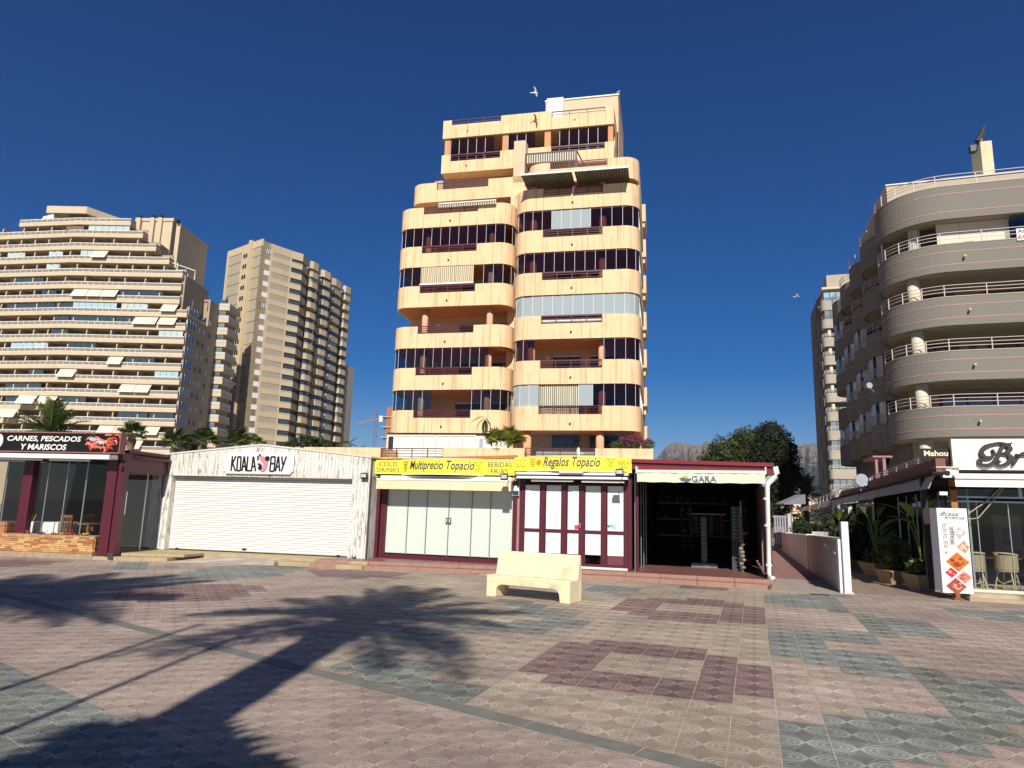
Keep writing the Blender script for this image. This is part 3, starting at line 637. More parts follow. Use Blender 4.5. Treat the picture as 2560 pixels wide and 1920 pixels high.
# floodlights on arms over both shops
def arm_light(label, u, d, z, du, dd_, flip=1):
    t = thing('arm_floodlight', SF_, label, 'floodlight', u, d, z, 'floodlights on arms at the sign corners')
    add('arm', MB().tube([(0, 0, 0), (du * .5, dd_ * .5, .03), (du, dd_, .02)], .012, 6), M_WHITE if flip > 0 else M_INK, t)
    add('lamp_head', MB().hexa([(du - .11, dd_ - .03, -.09), (du + .11, dd_ - .03, -.09), (du + .08, dd_ + .05, -.07), (du - .08, dd_ + .05, -.07), (du - .1, dd_ - .07, .07), (du + .1, dd_ - .07, .07), (du + .08, dd_ + .03, .09), (du - .08, dd_ + .03, .09)]), M_INK, t)
    add('lamp_glass', MB().box(du - .08, du + .08, dd_ - .065, dd_ - .058, -.05, .05), mat('lamp_glass', (.5, .5, .48), .2), t); return t
p = px(cm, 215, 370, -.3); q = px(cm, 60, 345, -.7); arm_light('floodlight on a white arm reaching left from the cream awning towards the kiosk', p[0], -.1, p[1], q[0] - p[0], -.6)
p = px(cm, 1985, 390, -.3); q = px(cm, 1890, 390, -.9); arm_light('small floodlight under the BEBIDAS FRÍAS end of the bowed sign, above the cream awning', p[0], -.2, p[1], q[0] - p[0], -.8, -1)
# notice on the post between the shops
p = px(cm, 1976, 490, -.05); q = px(cm, 2060, 620, -.05)
nn = add('notice', MB().box(p[0], q[0], -.05, -.03, q[1], p[1]), M_WHITE, SH1); add('dark_band', MB().box(p[0] + .01, q[0] - .01, -.056, -.0501, q[1] + .01, (p[1] + q[1]) / 2), mat('notice_navy', (.015, .06, .09)), nn)

# ---- second gift shop
SH2 = thing('gift_shop', SF_, 'gift shop with five maroon framed white panels behind the concrete bench', 'shop')
for (xa, xb) in ((38, 80), (104, 160)): add('pillar', MB().box(px(cg, xa, 1060)[0], px(cg, xb, 1060)[0], -.02 if xa < 90 else .05, .15, FL, 3.05), M_MAROON, SH2)
add('gap_panel', MB().box(px(cg, 80, 1060)[0], px(cg, 104, 1060)[0], .04, .1, FL, 3.0), M_PINK, SH2)
for (xa, xb) in ((1207, 1245), (1250, 1285)): add('pillar', MB().box(px(cg, xa, 1250)[0], px(cg, xb, 1250)[0], .03 if xa < 1240 else -.03, .15, FL, 3.02), M_MAROON, SH2)
pe = [(160, 330), (380, 555), (605, 740), (790, 970), (1020, 1207)]
zmid = (px(cg, 150, 830)[1], px(cg, 150, 865)[1]); ztp = px(cg, 165, 370)[1]; zlow = px(cg, 1100, 1120)[1]; zbt = px(cg, 1100, 1215)[1]
for i, (xa, xb) in enumerate(pe):
    a, b = px(cg, xa - 3, 800)[0], px(cg, xb, 800)[0]
    f = add('door_leaf', MB().box(a - .0, a + .035, .03, .07, FL + .05, ztp + .0).box(b - .03, b, .03, .07, FL + .05, ztp).box(a + .035, b - .03, .03, .07, zmid[1], zmid[0]).box(a + .035, b - .03, .03, .07, FL + .05, zbt).box(a + .035, b - .03, .03, .07, ztp - .03, ztp), M_MAROON, SH2)
    pb = mat('white_board', (.74, .79, .75), .5, .02, 2)
    add('upper_board', MB().box(a + .02, b - .015, .045, .05, zmid[0] + .002, ztp - .032), pb, f)
    add('lower_board', MB().box(a + .02, b - .015, .045, .05, zlow, zmid[1] - .002), pb, f)
    if i == 3: add('kick_glass', MB().box(a + .036, b - .031, .045, .05, zbt + .001, zlow - .002), G_SMOKE, f)
    else: add('kick_plate', MB().box(a + .036, b - .031, .045, .05, zbt + .001, zlow - .002), mat('worn_maroon', (.15, .045, .055), .6, .2, 8), f)
    if i < 4: c = px(cg, pe[i + 1][0] - 3, 800)[0]; add('post', MB().box(b + .003, c - .003, .01, .09, FL, ztp + .02), M_MAROON, SH2)
add('header', MB().box(px(cg, 104, 300)[0], px(cg, 1285, 300)[0], .06, .3, ztp + .02, 3.03), mat('dark_maroon', (.03, .008, .012), .6), SH2)
add('threshold', MB().box(px(cg, 160, 1240)[0], px(cg, 1240, 1240)[0], -.02, .12, FL, FL + .05), M_WHITE, SH2)
add('rear_room', MB().box(su(4.1), su(7.0), .4, 6, FL, 3.0), M_BLACK, SH2)
zA, zB = sz(2.70), sz(3.06); e = [px(cg, x, 180, -.25)[0] for x in (70, 200, 1115, 1282)]
sg = add('sign_panel', MB().box(e[0], e[1] - .003, -.25, -.12, zA, zB), M_YELLOW, SH2)
letters('COLD\nDRINKS', e[0] + .02, e[1] - .03, zA + .08, zB - .08, -.251, mat('grey_ink', (.16, .16, .05)), sg)
sg = add('sign_panel', MB().box(e[2] + .003, e[3], -.25, -.12, zA - .03, zB - .01), M_YELLOW, SH2)
letters('BEBIDAS\nFRÍAS', e[2] + .07, e[3] - .04, zA + .07, zB - .1, -.251, MATS['grey_ink'], sg)
us = [0, e[1], e[2], 0]; uc = (us[1] + us[2]) / 2; hw = (us[2] - us[1]) / 2; bow = .22
pth = [(us[1] + 2 * hw * i / 14, bd(us[1] + 2 * hw * i / 14)) for i in range(15)]
sg = add('sign_panel', MB().band(pth, zA, zB + .01, .05), M_YELLOW, SH2, label='bowed middle panel of the yellow sign')
add('white_edge', MB().band([(a, b - .012) for a, b in pth], zA - .015, zA, .06).band([(a, b - .012) for a, b in pth], zB + .01, zB + .025, .06), M_WHITE, sg)
a, b = px(cg, 365, 160, -.4)[0], px(cg, 955, 160, -.4)[0]
o = letters('Regalos Topacio', a, b, zA + .04, zB - .01, -.253, mat('purple_ink', (.07, .045, .13), .5), sg, shear=.3, bold=.014); bowed(o)
for (tx, xa, xb) in (('Art. de Playa\nSouvenirs\nCerámica\nBisutería\nRopa', 222, 292), ('Beach items\nSouvenirs\nCrafts\nJewelry\nClothing', 1028, 1112)):
    a, b = px(cg, xa, 160, -.3)[0], px(cg, xb, 160, -.3)[0]; o = letters(tx, a, b, zA + .09, zB - .03, -.253, MATS['olive_ink'], sg); bowed(o)
sp_ = px(cg, 328, 150, -.35); mb = MB()
for k in range(12):
    an = k * math.pi / 6; mb.face([(sp_[0] + math.cos(an - .12) * .07, sp_[1] + math.sin(an - .12) * .07), (sp_[0] + math.cos(an + .12) * .07, sp_[1] + math.sin(an + .12) * .07), (sp_[0] + math.cos(an) * .115, sp_[1] + math.sin(an) * .115)][::1], bd(sp_[0]) - .006, bd(sp_[0]) - .002)
mb.face([(sp_[0] + math.cos(t) * .065, sp_[1] + math.sin(t) * .065) for t in np.linspace(0, 2 * math.pi, 16)[:-1]], bd(sp_[0]) - .008, bd(sp_[0]) - .003)
add('sun_emblem', mb, mat('orange_print', (.75, .2, .04)), sg)
a, b = px(cg, 90, 290, -.3)[0], px(cg, 1250, 310, -.3)[0]
add('awning_cassette', MB().box(a, b, -.40, -.1, sz(2.60), sz(2.665)).box(a + .02, b - .02, -.38, -.12, sz(2.50), sz(2.56)), M_WHITEMETAL, SH2)
for (xa, xb, z_) in ((165, 465, 2.525), (250, 680, 2.43), (770, 1210, 2.42)):
    add('lamp_trough', MB().box(px(cg, xa, 350, -.2)[0], px(cg, xb, 350, -.2)[0], -.3, -.16, sz(z_), sz(z_ + .05)), mat('lamp_white', (.62, .6, .52), .5), SH2)
add('lamp_trough', MB().box(px(cg, 535, 270, -.45)[0], px(cg, 780, 270, -.45)[0], -.5, -.35, sz(2.64), sz(2.69)), MATS['lamp_white'], SH2)
p = px(cg, 1250, 330, -.1); q = px(cg, 1160, 560, -.1)
arm_light('dark floodlight on a bracket at the right corner of the second yellow sign', p[0], -.15, sz(2.66), -.12, -.7, -1)
# stickers
def sticker(lbl, x0, y0, x1, y1, m_, texts=()):
    a, b = px(cg, x0, y1, .04), px(cg, x1, y0, .04); o = add('sticker', MB().box(a[0], b[0], .040, .0445, a[1], b[1]), m_, SH2, label=lbl)
    for (tx, fx0, fx1, fz0, fz1, tm) in texts: letters(tx, a[0] + (b[0] - a[0]) * fx0, a[0] + (b[0] - a[0]) * fx1, a[1] + (b[1] - a[1]) * fz0, a[1] + (b[1] - a[1]) * fz1, .0395, tm, o)
    return o
sticker('red and white sticker by the door lock', 686, 765, 738, 845, M_WHITE)
a, b = px(cg, 690, 842, .038), px(cg, 735, 800, .038); add('sticker', MB().box(a[0], b[0], .036, .0395, a[1], b[1]), mat('red_print', (.6, .05, .04)), SH2)
for k in range(7):
    p = px(cg, 500 - k * 3 + (k % 2) * 14, 700 + k * 17, .04); add('note_line', MB().box(p[0] - .03, p[0] + .035, .041, .0445, p[1] - .004, p[1] + .006), MATS['notice_navy'], SH2)
a, b = px(cg, 1075, 835, .04), px(cg, 1118, 790, .04)
letters('I     PALS', px(cg, 1028, 800, .04)[0], b[0], a[1], b[1], .0445, mat('blue_print', (.02, .26, .42)), SH2, bold=.02)
hp = px(cg, 1048, 812, .04); mb = MB(); mb.face([(hp[0] + .045 * math.sin(t) ** 3, hp[1] + .003 * (13 * math.cos(t) - 5 * math.cos(2 * t) - 2 * math.cos(3 * t) - math.cos(4 * t)) * 1.0) for t in np.linspace(2 * math.pi, 0, 22)[:-1]], .0405, .0445); add('heart_print', mb, MATS['blue_print'], SH2)
add('door_handle', MB().tube([(px(cg, 748, 785, 0)[0], -.02, px(cg, 748, 785)[1]), (px(cg, 738, 785, 0)[0], -.03, px(cg, 748, 785)[1])], .012, 6).box(px(cg, 746, 800)[0] - .01, px(cg, 746, 800)[0] + .015, .0, .03, px(cg, 748, 830)[1], px(cg, 748, 780)[1]), M_ALU, SH2)

# ---- open shop GARA
GS = thing('souvenir_store', SF_, 'open fronted dark store under ivory GARA awning and maroon roof edge', 'shop')
gL, gR = px(ca, 165, 1330)[0], px(ca, 1575, 1410)[0]
zR0 = px(ca, 85, 120, -.25); zR1 = px(ca, 1610, 165, -.25)
rl, rr_ = zR0[0], zR1[0] + .05; hl, hr = zR0[1], zR1[1]
def fascia(z_, z2, d0, d1, m_, nm='roof_edge'): add(nm, MB().hexa([(rl, d0, hl - z_), (rr_, d0, hr - z_), (rr_, d1, hr - z_), (rl, d1, hl - z_), (rl, d0, hl - z2), (rr_, d0, hr - z2), (rr_, d1, hr - z2), (rl, d1, hl - z2)]), m_, GS)
fascia(.09, 0, -.30, .1, M_MAROON_RED); fascia(.17, .092, -.24, .1, M_MAROON); fascia(.27, .172, -.27, .1, M_MAROON_RED)
fascia(.08, .01, .102, 7.5, M_MAROON, 'roof')
add('post', MB().box(px(ca, 138, 1320)[0], px(ca, 165, 1320)[0], -.06, .06, FL, hl - .28), M_MAROON, GS)
gp_ = px(ca, 1560, 500)[0]
add('side_wall', MB().box(rr_ - .2, rr_ - .1, .1, 7.3, FL + 1.1, hr - .28).box(rr_ - .2, rr_ - .1, .1, 2.4, FL, FL + 1.1).box(rr_ - .2, rr_ - .1, 3.3, 7.3, FL, FL + 1.1), mat('dark_brown_panel', (.06, .045, .04), .7), GS)
for k in range(5): add('side_post', MB().box(rr_ - .24, rr_ - .2, .1 + k * 1.4, .16 + k * 1.4, FL, hr - .28), mat('pinkish_post', (.30, .2, .17), .6), GS)
add('left_wall', MB().box(su(7.05), su(7.1), .75, 7.2, FL, hl - .28), M_BLACK, GS)
add('rear_wall', MB().box(su(7.05), rr_ - .1, 7.2, 7.35, FL, hl - .28), M_DARK, GS)
add('ceiling', MB().box(su(7.1), rr_ - .2, .3, 7.2, hr - .36, hr - .30), M_DARK, GS)
for k in range(5):
    u_ = su(7.13) ; add('glass_door', MB().box(u_, u_ + .012, .15 + k * .62, .72 + k * .62, FL + .03, hl - .34), G_SMOKE, GS); add('door_profile', MB().box(u_ - .01, u_ + .022, .13 + k * .62, .15 + k * .62, FL, hl - .33), M_ALU, GS)
a, b = px(ca, 143, 290, -.55)[0], px(ca, 1540, 300, -.55)[0]
z1_, z2_ = px(ca, 150, 260, -.55)[1], px(ca, 150, 365, -.55)[1]; zz1, zz2 = px(ca, 1530, 270, -.55)[1], px(ca, 1530, 393, -.55)[1]
zc = (z2_ + zz2) / 2; zf = (z1_ + zz1) / 2
vp = [(-.05, zf + .1), (-.50, zf + .03), (-.56, zf - .02), (-.56, zc), (-.55, zc), (-.55, zf - .03), (-.05, zf + .06)]
mb = MB(); n = 40; rows = []
for i in range(n + 1):      # slightly wrinkled valance
    u_ = a + (b - a) * i / n; w = .008 * math.sin(i * 1.7) + .006 * math.sin(i * .61 + 1); rows.append([(u_, y + (w if 2 <= k <= 5 else 0), z + (.006 * math.sin(i * .9) if k in (3, 4) else 0)) for k, (y, z) in enumerate(vp)])
for r in rows: mb.v += r
for i in range(n):
    for k in range(7): mb.f.append((i * 7 + k, i * 7 + (k + 1) % 7, (i + 1) * 7 + (k + 1) % 7, (i + 1) * 7 + k))
mb.f += [tuple(range(7)), tuple(n * 7 + 6 - k for k in range(7))]
aw = add('awning', mb, M_AWN2, GS); add('front_bar', MB().box(a, b, -.58, -.54, zf - .02, zf + .05), mat('cream_bar', (.78, .74, .62), .5), aw)
for u_ in (a - .03, b): add('end_bracket', MB().box(u_, u_ + .03, -.6, -.05, zf - .04, zf + .14), M_WHITEMETAL, aw)
ga, gb = px(ca, 740, 340, -.57), px(ca, 1010, 340, -.57)
letters('GARA', ga[0], gb[0], px(ca, 800, 368, -.57)[1], px(ca, 800, 303, -.57)[1], -.585, M_TEALINK, aw, bold=.008, thick=.003)
so = px(ca, 668, 330, -.57); mb = MB().face([(so[0] + .075 * math.cos(t), so[1] + .075 * math.sin(t)) for t in np.linspace(0, math.pi, 12)], -.586, -.583); add('sun_logo', mb, mat('gold_print', (.62, .42, .08)), aw)
mb = MB()
for k in range(3): ribbon(mb, [(so[0] - .15 + k * .02, so[1] - .01 - k * .028, .008), (so[0] - .05, so[1] + .012 - k * .03, .018), (so[0] + .04, so[1] - .02 - k * .028, .018), (so[0] + .15, so[1] + .0 - k * .02, .006)], -.588, -.583)
add('wave_logo', mb, M_TEALINK, aw)
# downpipe right
tp = px(ca, 1650, 205, -.25); t1 = px(ca, 1672, 285, -.25); t2_ = px(ca, 1560, 395, -.25); bt = px(ca, 1600, 1395, -.25)
dp = thing('downpipe', SF_, 'white drainpipe with cranked top at the right corner of the GARA store', 'drainpipe')
add('pipe', MB().tube([(tp[0], -.25, tp[1]), (t1[0], -.25, t1[1]), (t1[0] - .02, -.25, t1[1] - .06), (t2_[0] + .04, -.25, t2_[1] + .03), (t2_[0], -.25, t2_[1] - .05), (bt[0] - .03, -.25, FL + .12), (bt[0] - .01, -.27, FL + .04), (bt[0] + .07, -.33, FL - .0)], .065, 10), M_WHITE, dp, smooth=True)
for z_ in (.5, 1.45, 2.1): add('pipe_joint', MB().cyl(bt[0] - .03 + (t2_[0] - bt[0]) * (z_ / 2.4), -.25, z_, z_ + .05, .074, 10), M_WHITE, dp)
add('gutter', MB().hexa([(tp[0] - .35, -.2, tp[1] - .45), (tp[0] - .28, -.2, tp[1] - .5), (tp[0] - .28, 5, tp[1] - .5), (tp[0] - .35, 5, tp[1] - .45), (tp[0] - .1, -.2, tp[1] - .1), (tp[0] - .0, -.2, tp[1] - .15), (tp[0], 5, tp[1] - .15), (tp[0] - .1, 5, tp[1] - .1)]), M_ALU, dp)
# things inside the store
def inst(label, name, cat, u, d, z=FL, **k): return thing(name, SF_, label, cat, u, d, z, **k)
c0 = (gL + gR) / 2
t = inst('pale sunglasses stand on a grey plinth in the middle of the dark store', 'display_stand', 'display stand', px(ca, 875, 1080, 2.6)[0], 2.6)
add('plinth', MB().box(-.36, .36, -.18, .18, 0, .12), mat('stand_grey', (.16, .16, .17), .6), t); add('column', MB().box(-.08, .08, -.06, .06, .12, 1.42), mat('stand_silver', (.10, .105, .11), .4), t)
for k in range(11): add('sunglasses', MB().box(-.07, .07, -.085, -.062, .22 + k * .11, .26 + k * .11), mat('lens_pale', (.20, .21, .21), .4), t)
t = inst('postcard rack with rows of pale cards at the right of the dark store', 'postcard_rack', 'rack', px(ca, 1235, 900, 2.0)[0], 2.0)
add('frame', MB().box(-.16, .16, 0, .04, 0, 1.75), mat('rack_dark', (.05, .06, .07), .5), t)
for k in range(9):
    for j in (-1, 1): add('card', MB().box(j * .07 - .055, j * .07 + .055, -.02, -.002, .85 + k * .1, .92 + k * .1), mat('card_pale', (.20, .22, .22), .6), t)
t = inst('tall rack with yellowish hanging souvenirs beside the postcard rack', 'souvenir_rack', 'rack', px(ca, 1285, 1000, 1.6)[0], 1.6)
add('pole', MB().cyl(0, 0, 0, 1.9, .02), M_ALU, t)
for k in range(14): add('souvenir', MB().sphere((rnd.uniform(-.06, .06), -.05, .12 + k * .1), .05, 6, 4, (1.2, .5, .9)), mat('souvenir_yellow', (.24, .20, .12), .6, .4, 9), t)
for k_, (x, lab) in enumerate(((380, 'wall shelves of folded clothes on the left side of the dark store'), (880, 'long wall shelf with trinkets behind the sunglasses stand'))):
    t = inst(lab, 'wall_shelf', 'shelf', px(ca, x, 850, 6.2)[0], 6.2)
    for j in range(3): add('shelf_board', MB().box(-.9 + .4 * k_, .9 - .4 * k_ + .3, 0, .35, .75 + j * .55, .78 + j * .55), mat('shelf_white', (.30, .30, .30), .5), t)
    for j in range(16): add('goods', MB().box(-.8 + j * .1, -.73 + j * .1, .02, .3, .79 + (j % 3) * .55, .79 + (j % 3) * .55 + rnd.uniform(.08, .3)), mat('goods_%d' % (j % 4), [(.09, .03, .03), (.03, .05, .08), (.12, .115, .10), (.05, .06, .03)][j % 4], .8), t)
for k, (x, y) in enumerate(((725, 640), (640, 700), (1320, 640))):
    t = inst(['tall narrow chain of beads hanging left of centre in the dark store', 'clothes rail with hanging towels left in the dark store', 'cluster of hanging bags near the right wall of the store'][k], 'hanging_goods', 'goods', px(ca, x, y, 4.0)[0], 4.0, 0)
    for j in range(10): add('item', MB().sphere((rnd.uniform(-.05, .05), 0, 2.15 - j * .16), .05, 6, 4, (1, .5, 1.3)), mat('goods_%d' % (j % 4), (.3, .3, .3)), t)
t = inst('pink and grey clothes hanging behind the sunglasses stand', 'clothes_rail', 'clothes rail', px(ca, 900, 800, 5)[0], 5.0)
add('rail', MB().box(-.6, .6, 0, .03, 1.5, 1.53), M_WHITEMETAL, t)
for j in range(7): add('garment', MB().box(-.55 + j * .16, -.43 + j * .16, .0, .06, .75 + (j % 3) * .12, 1.48), mat('garment_%d' % (j % 3), [(.16, .035, .06), (.11, .11, .115), (.04, .05, .06)][j % 3]), t)

# ---- restaurant with brick planter on the left
RS = thing('seafood_restaurant', RF, 'maroon framed glass restaurant with CARNES PESCADOS Y MARISCOS sign', 'restaurant')
def rx(x, y, d=0): return RF.uz(*cr(x, y), d)
bR = 0.; bT = rx(975, 1250)[1]; bS = .16
pd = .45
BW = thing('brick_planter', RF, 'low planter wall of thin orange and yellow bricks under the restaurant windows', 'brick wall')
bcol = [mat('brick_%d' % i, c, .9, .12, 8, .3, 60) for i, c in enumerate([(.42, .20, .085), (.50, .28, .11), (.58, .37, .15), (.34, .14, .07), (.55, .31, .12)])]
nb = 0
def bricks(x0, x1, z0, z1, face):
    global nb
    hb = .057; r = 0; z = z0
    while z < z1 - .02:
        x = x0 - (rnd.random() * .2); 
        while x < x1:
            w = rnd.choice((.20, .24, .24, .28)); a, b = max(x, x0), min(x + w - .007, x1)
            if b - a > .03:
                pr = rnd.uniform(0, .008)
                mb = MB().box(a, b, -.03 - pr, .0, z, z + hb - .007) if face == 0 else MB().box(0, .03 + pr, a, b, z, z + hb - .007)
                add('brick', mb, rnd.choice(bcol), BW); nb += 1
            x += w
        z += hb; r += 1
bricks(-3.35, 0., bS, bT - .02, 0)
xw = rx(60, 1095)[0]
add('core', MB().box(-6, -.003, .002, pd + .4, -.02, bT - .03), mat('mortar', (.22, .17, .11), .95), BW)
add('plinth', MB().box(-6, 0, -.02, .0, -.02, bS - .01).box(-6, .02, -.035, .5, bT - .02, bT + .005), mat('plinth_render', (.33, .26, .18), .95, .2, 6, .3, 30), BW)
bricks2 = [(z_, ) for z_ in ()]
for r in range(int((bT - bS) / .057)):
    y = .0
    for w in ((.2, .24, .3) if r % 2 else (.26, .2, .28)):
        b = min(y + w - .007, pd + .4)
        if b - y > .03: add('brick', MB().box(.0, .03 + rnd.uniform(0, .006), y, b, bS + r * .057, bS + r * .057 + .05), rnd.choice(bcol), BW)
        y += w
# raised planter block at far left
zz = rx(60, 1095, .1)[1]
add('raised_core', MB().box(-6, xw + .0, .03, .6, bT, zz), MATS['mortar'], BW)
for r in range(int((zz - bT) / .057)):
    x = xw; k = 0
    while x > -3.6: w = rnd.choice((.2, .24)); add('brick', MB().box(max(x - w + .007, -3.65), x, -.005, .03, bT + .01 + r * .057, bT + .01 + r * .057 + .05), rnd.choice(bcol), BW); x -= w
    add('brick', MB().box(xw, xw + .03, .03, .3, bT + .01 + r * .057, bT + .01 + r * .057 + .05), rnd.choice(bcol), BW); add('brick', MB().box(xw, xw + .03, .31, .58, bT + .01 + r * .057, bT + .01 + r * .057 + .05), rnd.choice(bcol), BW)
for k, x in enumerate((265, 430, 570, 730, 880)):
    p = rx(x, 1225, .25); t = thing('planter_flowers', RF, ['orange red flowers on the left part of the brick planter', 'magenta flowers on the brick planter before the white tablecloth', 'yellow flowers on the brick planter under the glass seam', 'red flowers on the brick planter under the wooden chair', 'yellow blooms at the right end of the brick planter'][k], 'flowers', p[0], .25, bT)
    fc = [(.6, .08, .03), (.35, .02, .12), (.55, .3, .03), (.45, .04, .04), (.55, .33, .05)][k]; mb = MB()
    for j in range(26): q = Vector((rnd.gauss(0, .08), rnd.gauss(0, .05), abs(rnd.gauss(.03, .03)))); s_ = .022; a_ = rnd.random() * 6; mb.quad(tuple(q + Vector((math.cos(a_) * s_, 0, math.sin(a_) * s_))), tuple(q + Vector((-math.sin(a_) * s_, .01, math.cos(a_) * s_))), tuple(q - Vector((math.cos(a_) * s_, 0, math.sin(a_) * s_))), tuple(q - Vector((-math.sin(a_) * s_, .01, math.cos(a_) * s_))))
    add('petals', mb, mat('petal_%d' % k, fc, .7), t)
    mb = MB(); [mb.quad(*[(rnd.gauss(0, .09), rnd.gauss(0, .05), abs(rnd.gauss(.01, .02))) for _ in range(4)]) for j in range(14)]; add('leaves', mb, M_GREEN_D, t)
zsB, zsT = rx(1100, 378, -.3)[1], rx(1100, 185, -.3)[1]
RL = -6.
so_ = rx(1240, 300, -.3)[0]
gd = .35     # glass plane
zg0, zg1 = bT - .1, rx(700, 460, 0)[1]
p1x, p2x = rx(1110, 1240, 0)[0], rx(1195, 500, 0)[0]
pr_ = rx(1110, 1380, 0)[0]
add('corner_post', MB().box(pr_ - .28, pr_ + .02, -.02, .25, .1, 2.98), M_MAROON, RS)
add('corner_post', MB().box(pr_ + .03, pr_ + .2, .02, .25, .1, 2.98), M_MAROON, RS)
for (xa, xb, yb) in ((170, 225, 1090), (222, 268, 1090)):
    a, b = rx(xa, yb, .2)[0], rx(xb, yb, .2)[0]; add('post', MB().box(a, b, .2, .4, bT, 2.9), M_MAROON, RS)
for xg in (-6.0, rx(10, 1080, gd)[0], rx(225, 1090, gd)[0], rx(415, 1240, gd)[0], rx(615, 1240, gd)[0], rx(818, 1240, gd)[0]):
    pass
gx = [-5.2, -4.4, rx(10, 1080, gd)[0], rx(225, 1090, gd)[0], rx(415, 1240, gd)[0], rx(617, 1240, gd)[0], rx(820, 1240, gd)[0], pr_ - .27]
for a, b in zip(gx[:-1], gx[1:]):
    g = add('window_pane', MB().box(a + .006, b - .006, gd, gd + .012, bT, 2.78), G_CLEAR, RS); add('pane_edge', MB().box(b - .012, b + .012, gd - .012, gd + .02, bT, 2.78), M_ALU, g)
add('fascia', MB().box(RL, so_, -.1, .5, 2.78, zsB + .0), M_MAROON, RS)
sg = add('sign_box', MB().box(RL, so_, -.3, -.1, zsB, zsT), M_BLACK, RS)
add('sign_frame', MB().box(RL, so_ + .03, -.32, -.08, zsT, zsT + .035).box(RL, so_ + .03, -.32, -.08, zsB - .03, zsB).box(so_, so_ + .03, -.32, -.08, zsB, zsT), mat('copper_edge', (.30, .12, .10), .5), sg)
a, b = rx(75, 230, -.31), rx(840, 230, -.31)
letters('CARNES, PESCADOS', a[0], b[0], rx(300, 268, -.31)[1], rx(300, 205, -.31)[1], -.302, M_WHITE, sg, shear=.14, bold=.022)
a, b = rx(212, 320, -.31), rx(688, 320, -.31); letters('Y MARISCOS', a[0], b[0], rx(300, 348, -.31)[1], rx(300, 288, -.31)[1], -.302, M_WHITE, sg, shear=.14, bold=.022)
# printed seafood picture: prawns, fish
pic = [mat('prawn_red', (.50, .05, .03), .5, .3, 12), mat('prawn_orange', (.65, .14, .06), .5, .3, 12), mat('fish_silver', (.45, .46, .46), .4, .3, 12), mat('prawn_pink', (.62, .22, .2), .5, .2, 12), mat('herb_green', (.05, .1, .03), .8)]
px0, px1 = rx(895, 300, -.31)[0], so_ - .02
mb = [MB() for _ in pic]
for k in range(46):
    u_ = rnd.uniform(px0 + .05, px1 - .08); z_ = rnd.uniform(zsB + .05, zsT - .06)
    if (u_ - px0) / (px1 - px0) < .35 and z_ > (zsB + zsT) / 2 + .1: continue
    mi = rnd.choice((0, 0, 1, 1, 3)); an = rnd.uniform(-1, 1.2); r = rnd.uniform(.05, .11)
    ribbon(mb[mi], [(u_ + r * math.cos(an + t) * 1.2, min(zsT - .03, max(zsB + .03, z_ + r * math.sin(an + t))), .012 + .03 * math.sin(math.pi * (t / 3.0))) for t in (0, .7, 1.4, 2.1, 2.8)], -.304 - k * .0003, -.3015)
for (fx, fy) in ((965, 245), (1040, 275)):
    p = rx(fx, fy, -.31); ribbon(mb[2], [(p[0] - .13, p[1] + .02, .02), (p[0] - .04, p[1] + .01, .10), (p[0] + .06, p[1], .09), (p[0] + .14, p[1] + .01, .03), (p[0] + .2, p[1] + .03, .07)], -.322, -.302)
for k in range(10): u_ = rnd.uniform(px0, px0 + .4); z_ = zsT - rnd.uniform(.03, .12); mb[4].face([(u_, z_), (u_ + .06, z_ - .02), (u_ + .02, z_ + .02)], -.306, -.302)
for m_, b_, nm in zip(pic, mb, ('prawn_print', 'prawn_print', 'fish_print', 'prawn_print', 'herb_print')):
    if b_.f: add(nm, b_, m_, sg)
p = rx(1000, 250, -.31); 
for (fx, fy) in ((955, 248), (1022, 282)): p = rx(fx, fy, -.335); add('fish_eye', MB().tube([(p[0], -.327, p[1]), (p[0], -.322, p[1])], .014, 8), M_INK, sg)
# plate edge at far left
p = rx(-15, 255, -.31); add('plate_print', MB().face([(p[0] + .14 * math.cos(t), p[1] + .2 * math.sin(t)) for t in np.linspace(0, 6.283, 20)[:-1]], -.304, -.3015), M_WHITE, sg)
# awning cassette and arms
p = rx(1200, 430, -.5); add('awning_cassette', MB().box(RL, rx(1145, 430, -.4)[0], -.45, -.12, rx(900, 445, -.4)[1], rx(900, 400, -.4)[1]), M_WHITEMETAL, RS)
add('awning_gear', MB().tube([(rx(1180, 430, -.4)[0], -.4, rx(900, 425, -.4)[1]), (rx(1180, 430, -.4)[0] + .08, -.4, rx(900, 425, -.4)[1])], .07, 10), M_ALU, RS)
for (xa, xb, y) in ((0, 435, 450), (515, 930, 455)): add('lamp_tube', MB().box(max(RL, rx(xa, y, -.3)[0]), rx(xb, y, -.3)[0], -.32, -.26, rx(600, 465, -.3)[1], rx(600, 447, -.3)[1]), M_WHITE, RS)
# side towards the kiosk: glass with maroon frame
sdx = pr_ + .2
add('side_header', MB().box(sdx - .12, sdx, .25, 4.5, 2.45, 3.0), M_MAROON, RS); add('side_sill', MB().box(sdx - .12, sdx, .25, 4.5, .1, .22), M_MAROON, RS)
for k in range(3): add('side_pane', MB().box(sdx - .07, sdx - .058, .3 + k * .9, 1.17 + k * .9, .22, 2.45), G_SMOKE, RS); add('side_profile', MB().box(sdx - .08, sdx - .05, 1.17 + k * .9, 1.2 + k * .9, .22, 2.45), M_ALU, RS)
add('roof', MB().box(RL, sdx + .05, .1, 6.5, 3.0, 3.08), M_MAROON, RS); add('roof_lip', MB().hexa([(sdx - .1, .0, 2.95), (sdx + .12, .6, 2.85), (sdx + .12, 6, 2.85), (sdx - .1, 6, 2.95), (sdx - .1, 0, 3.05), (sdx + .12, .6, 2.9), (sdx + .12, 6, 2.9), (sdx - .1, 6, 3.05)]), M_MAROON, RS)
add('floor', MB().box(RL, sdx, .0, 6.5, .02, .2), mat('dark_floor', (.07, .05, .04), .4), RS)
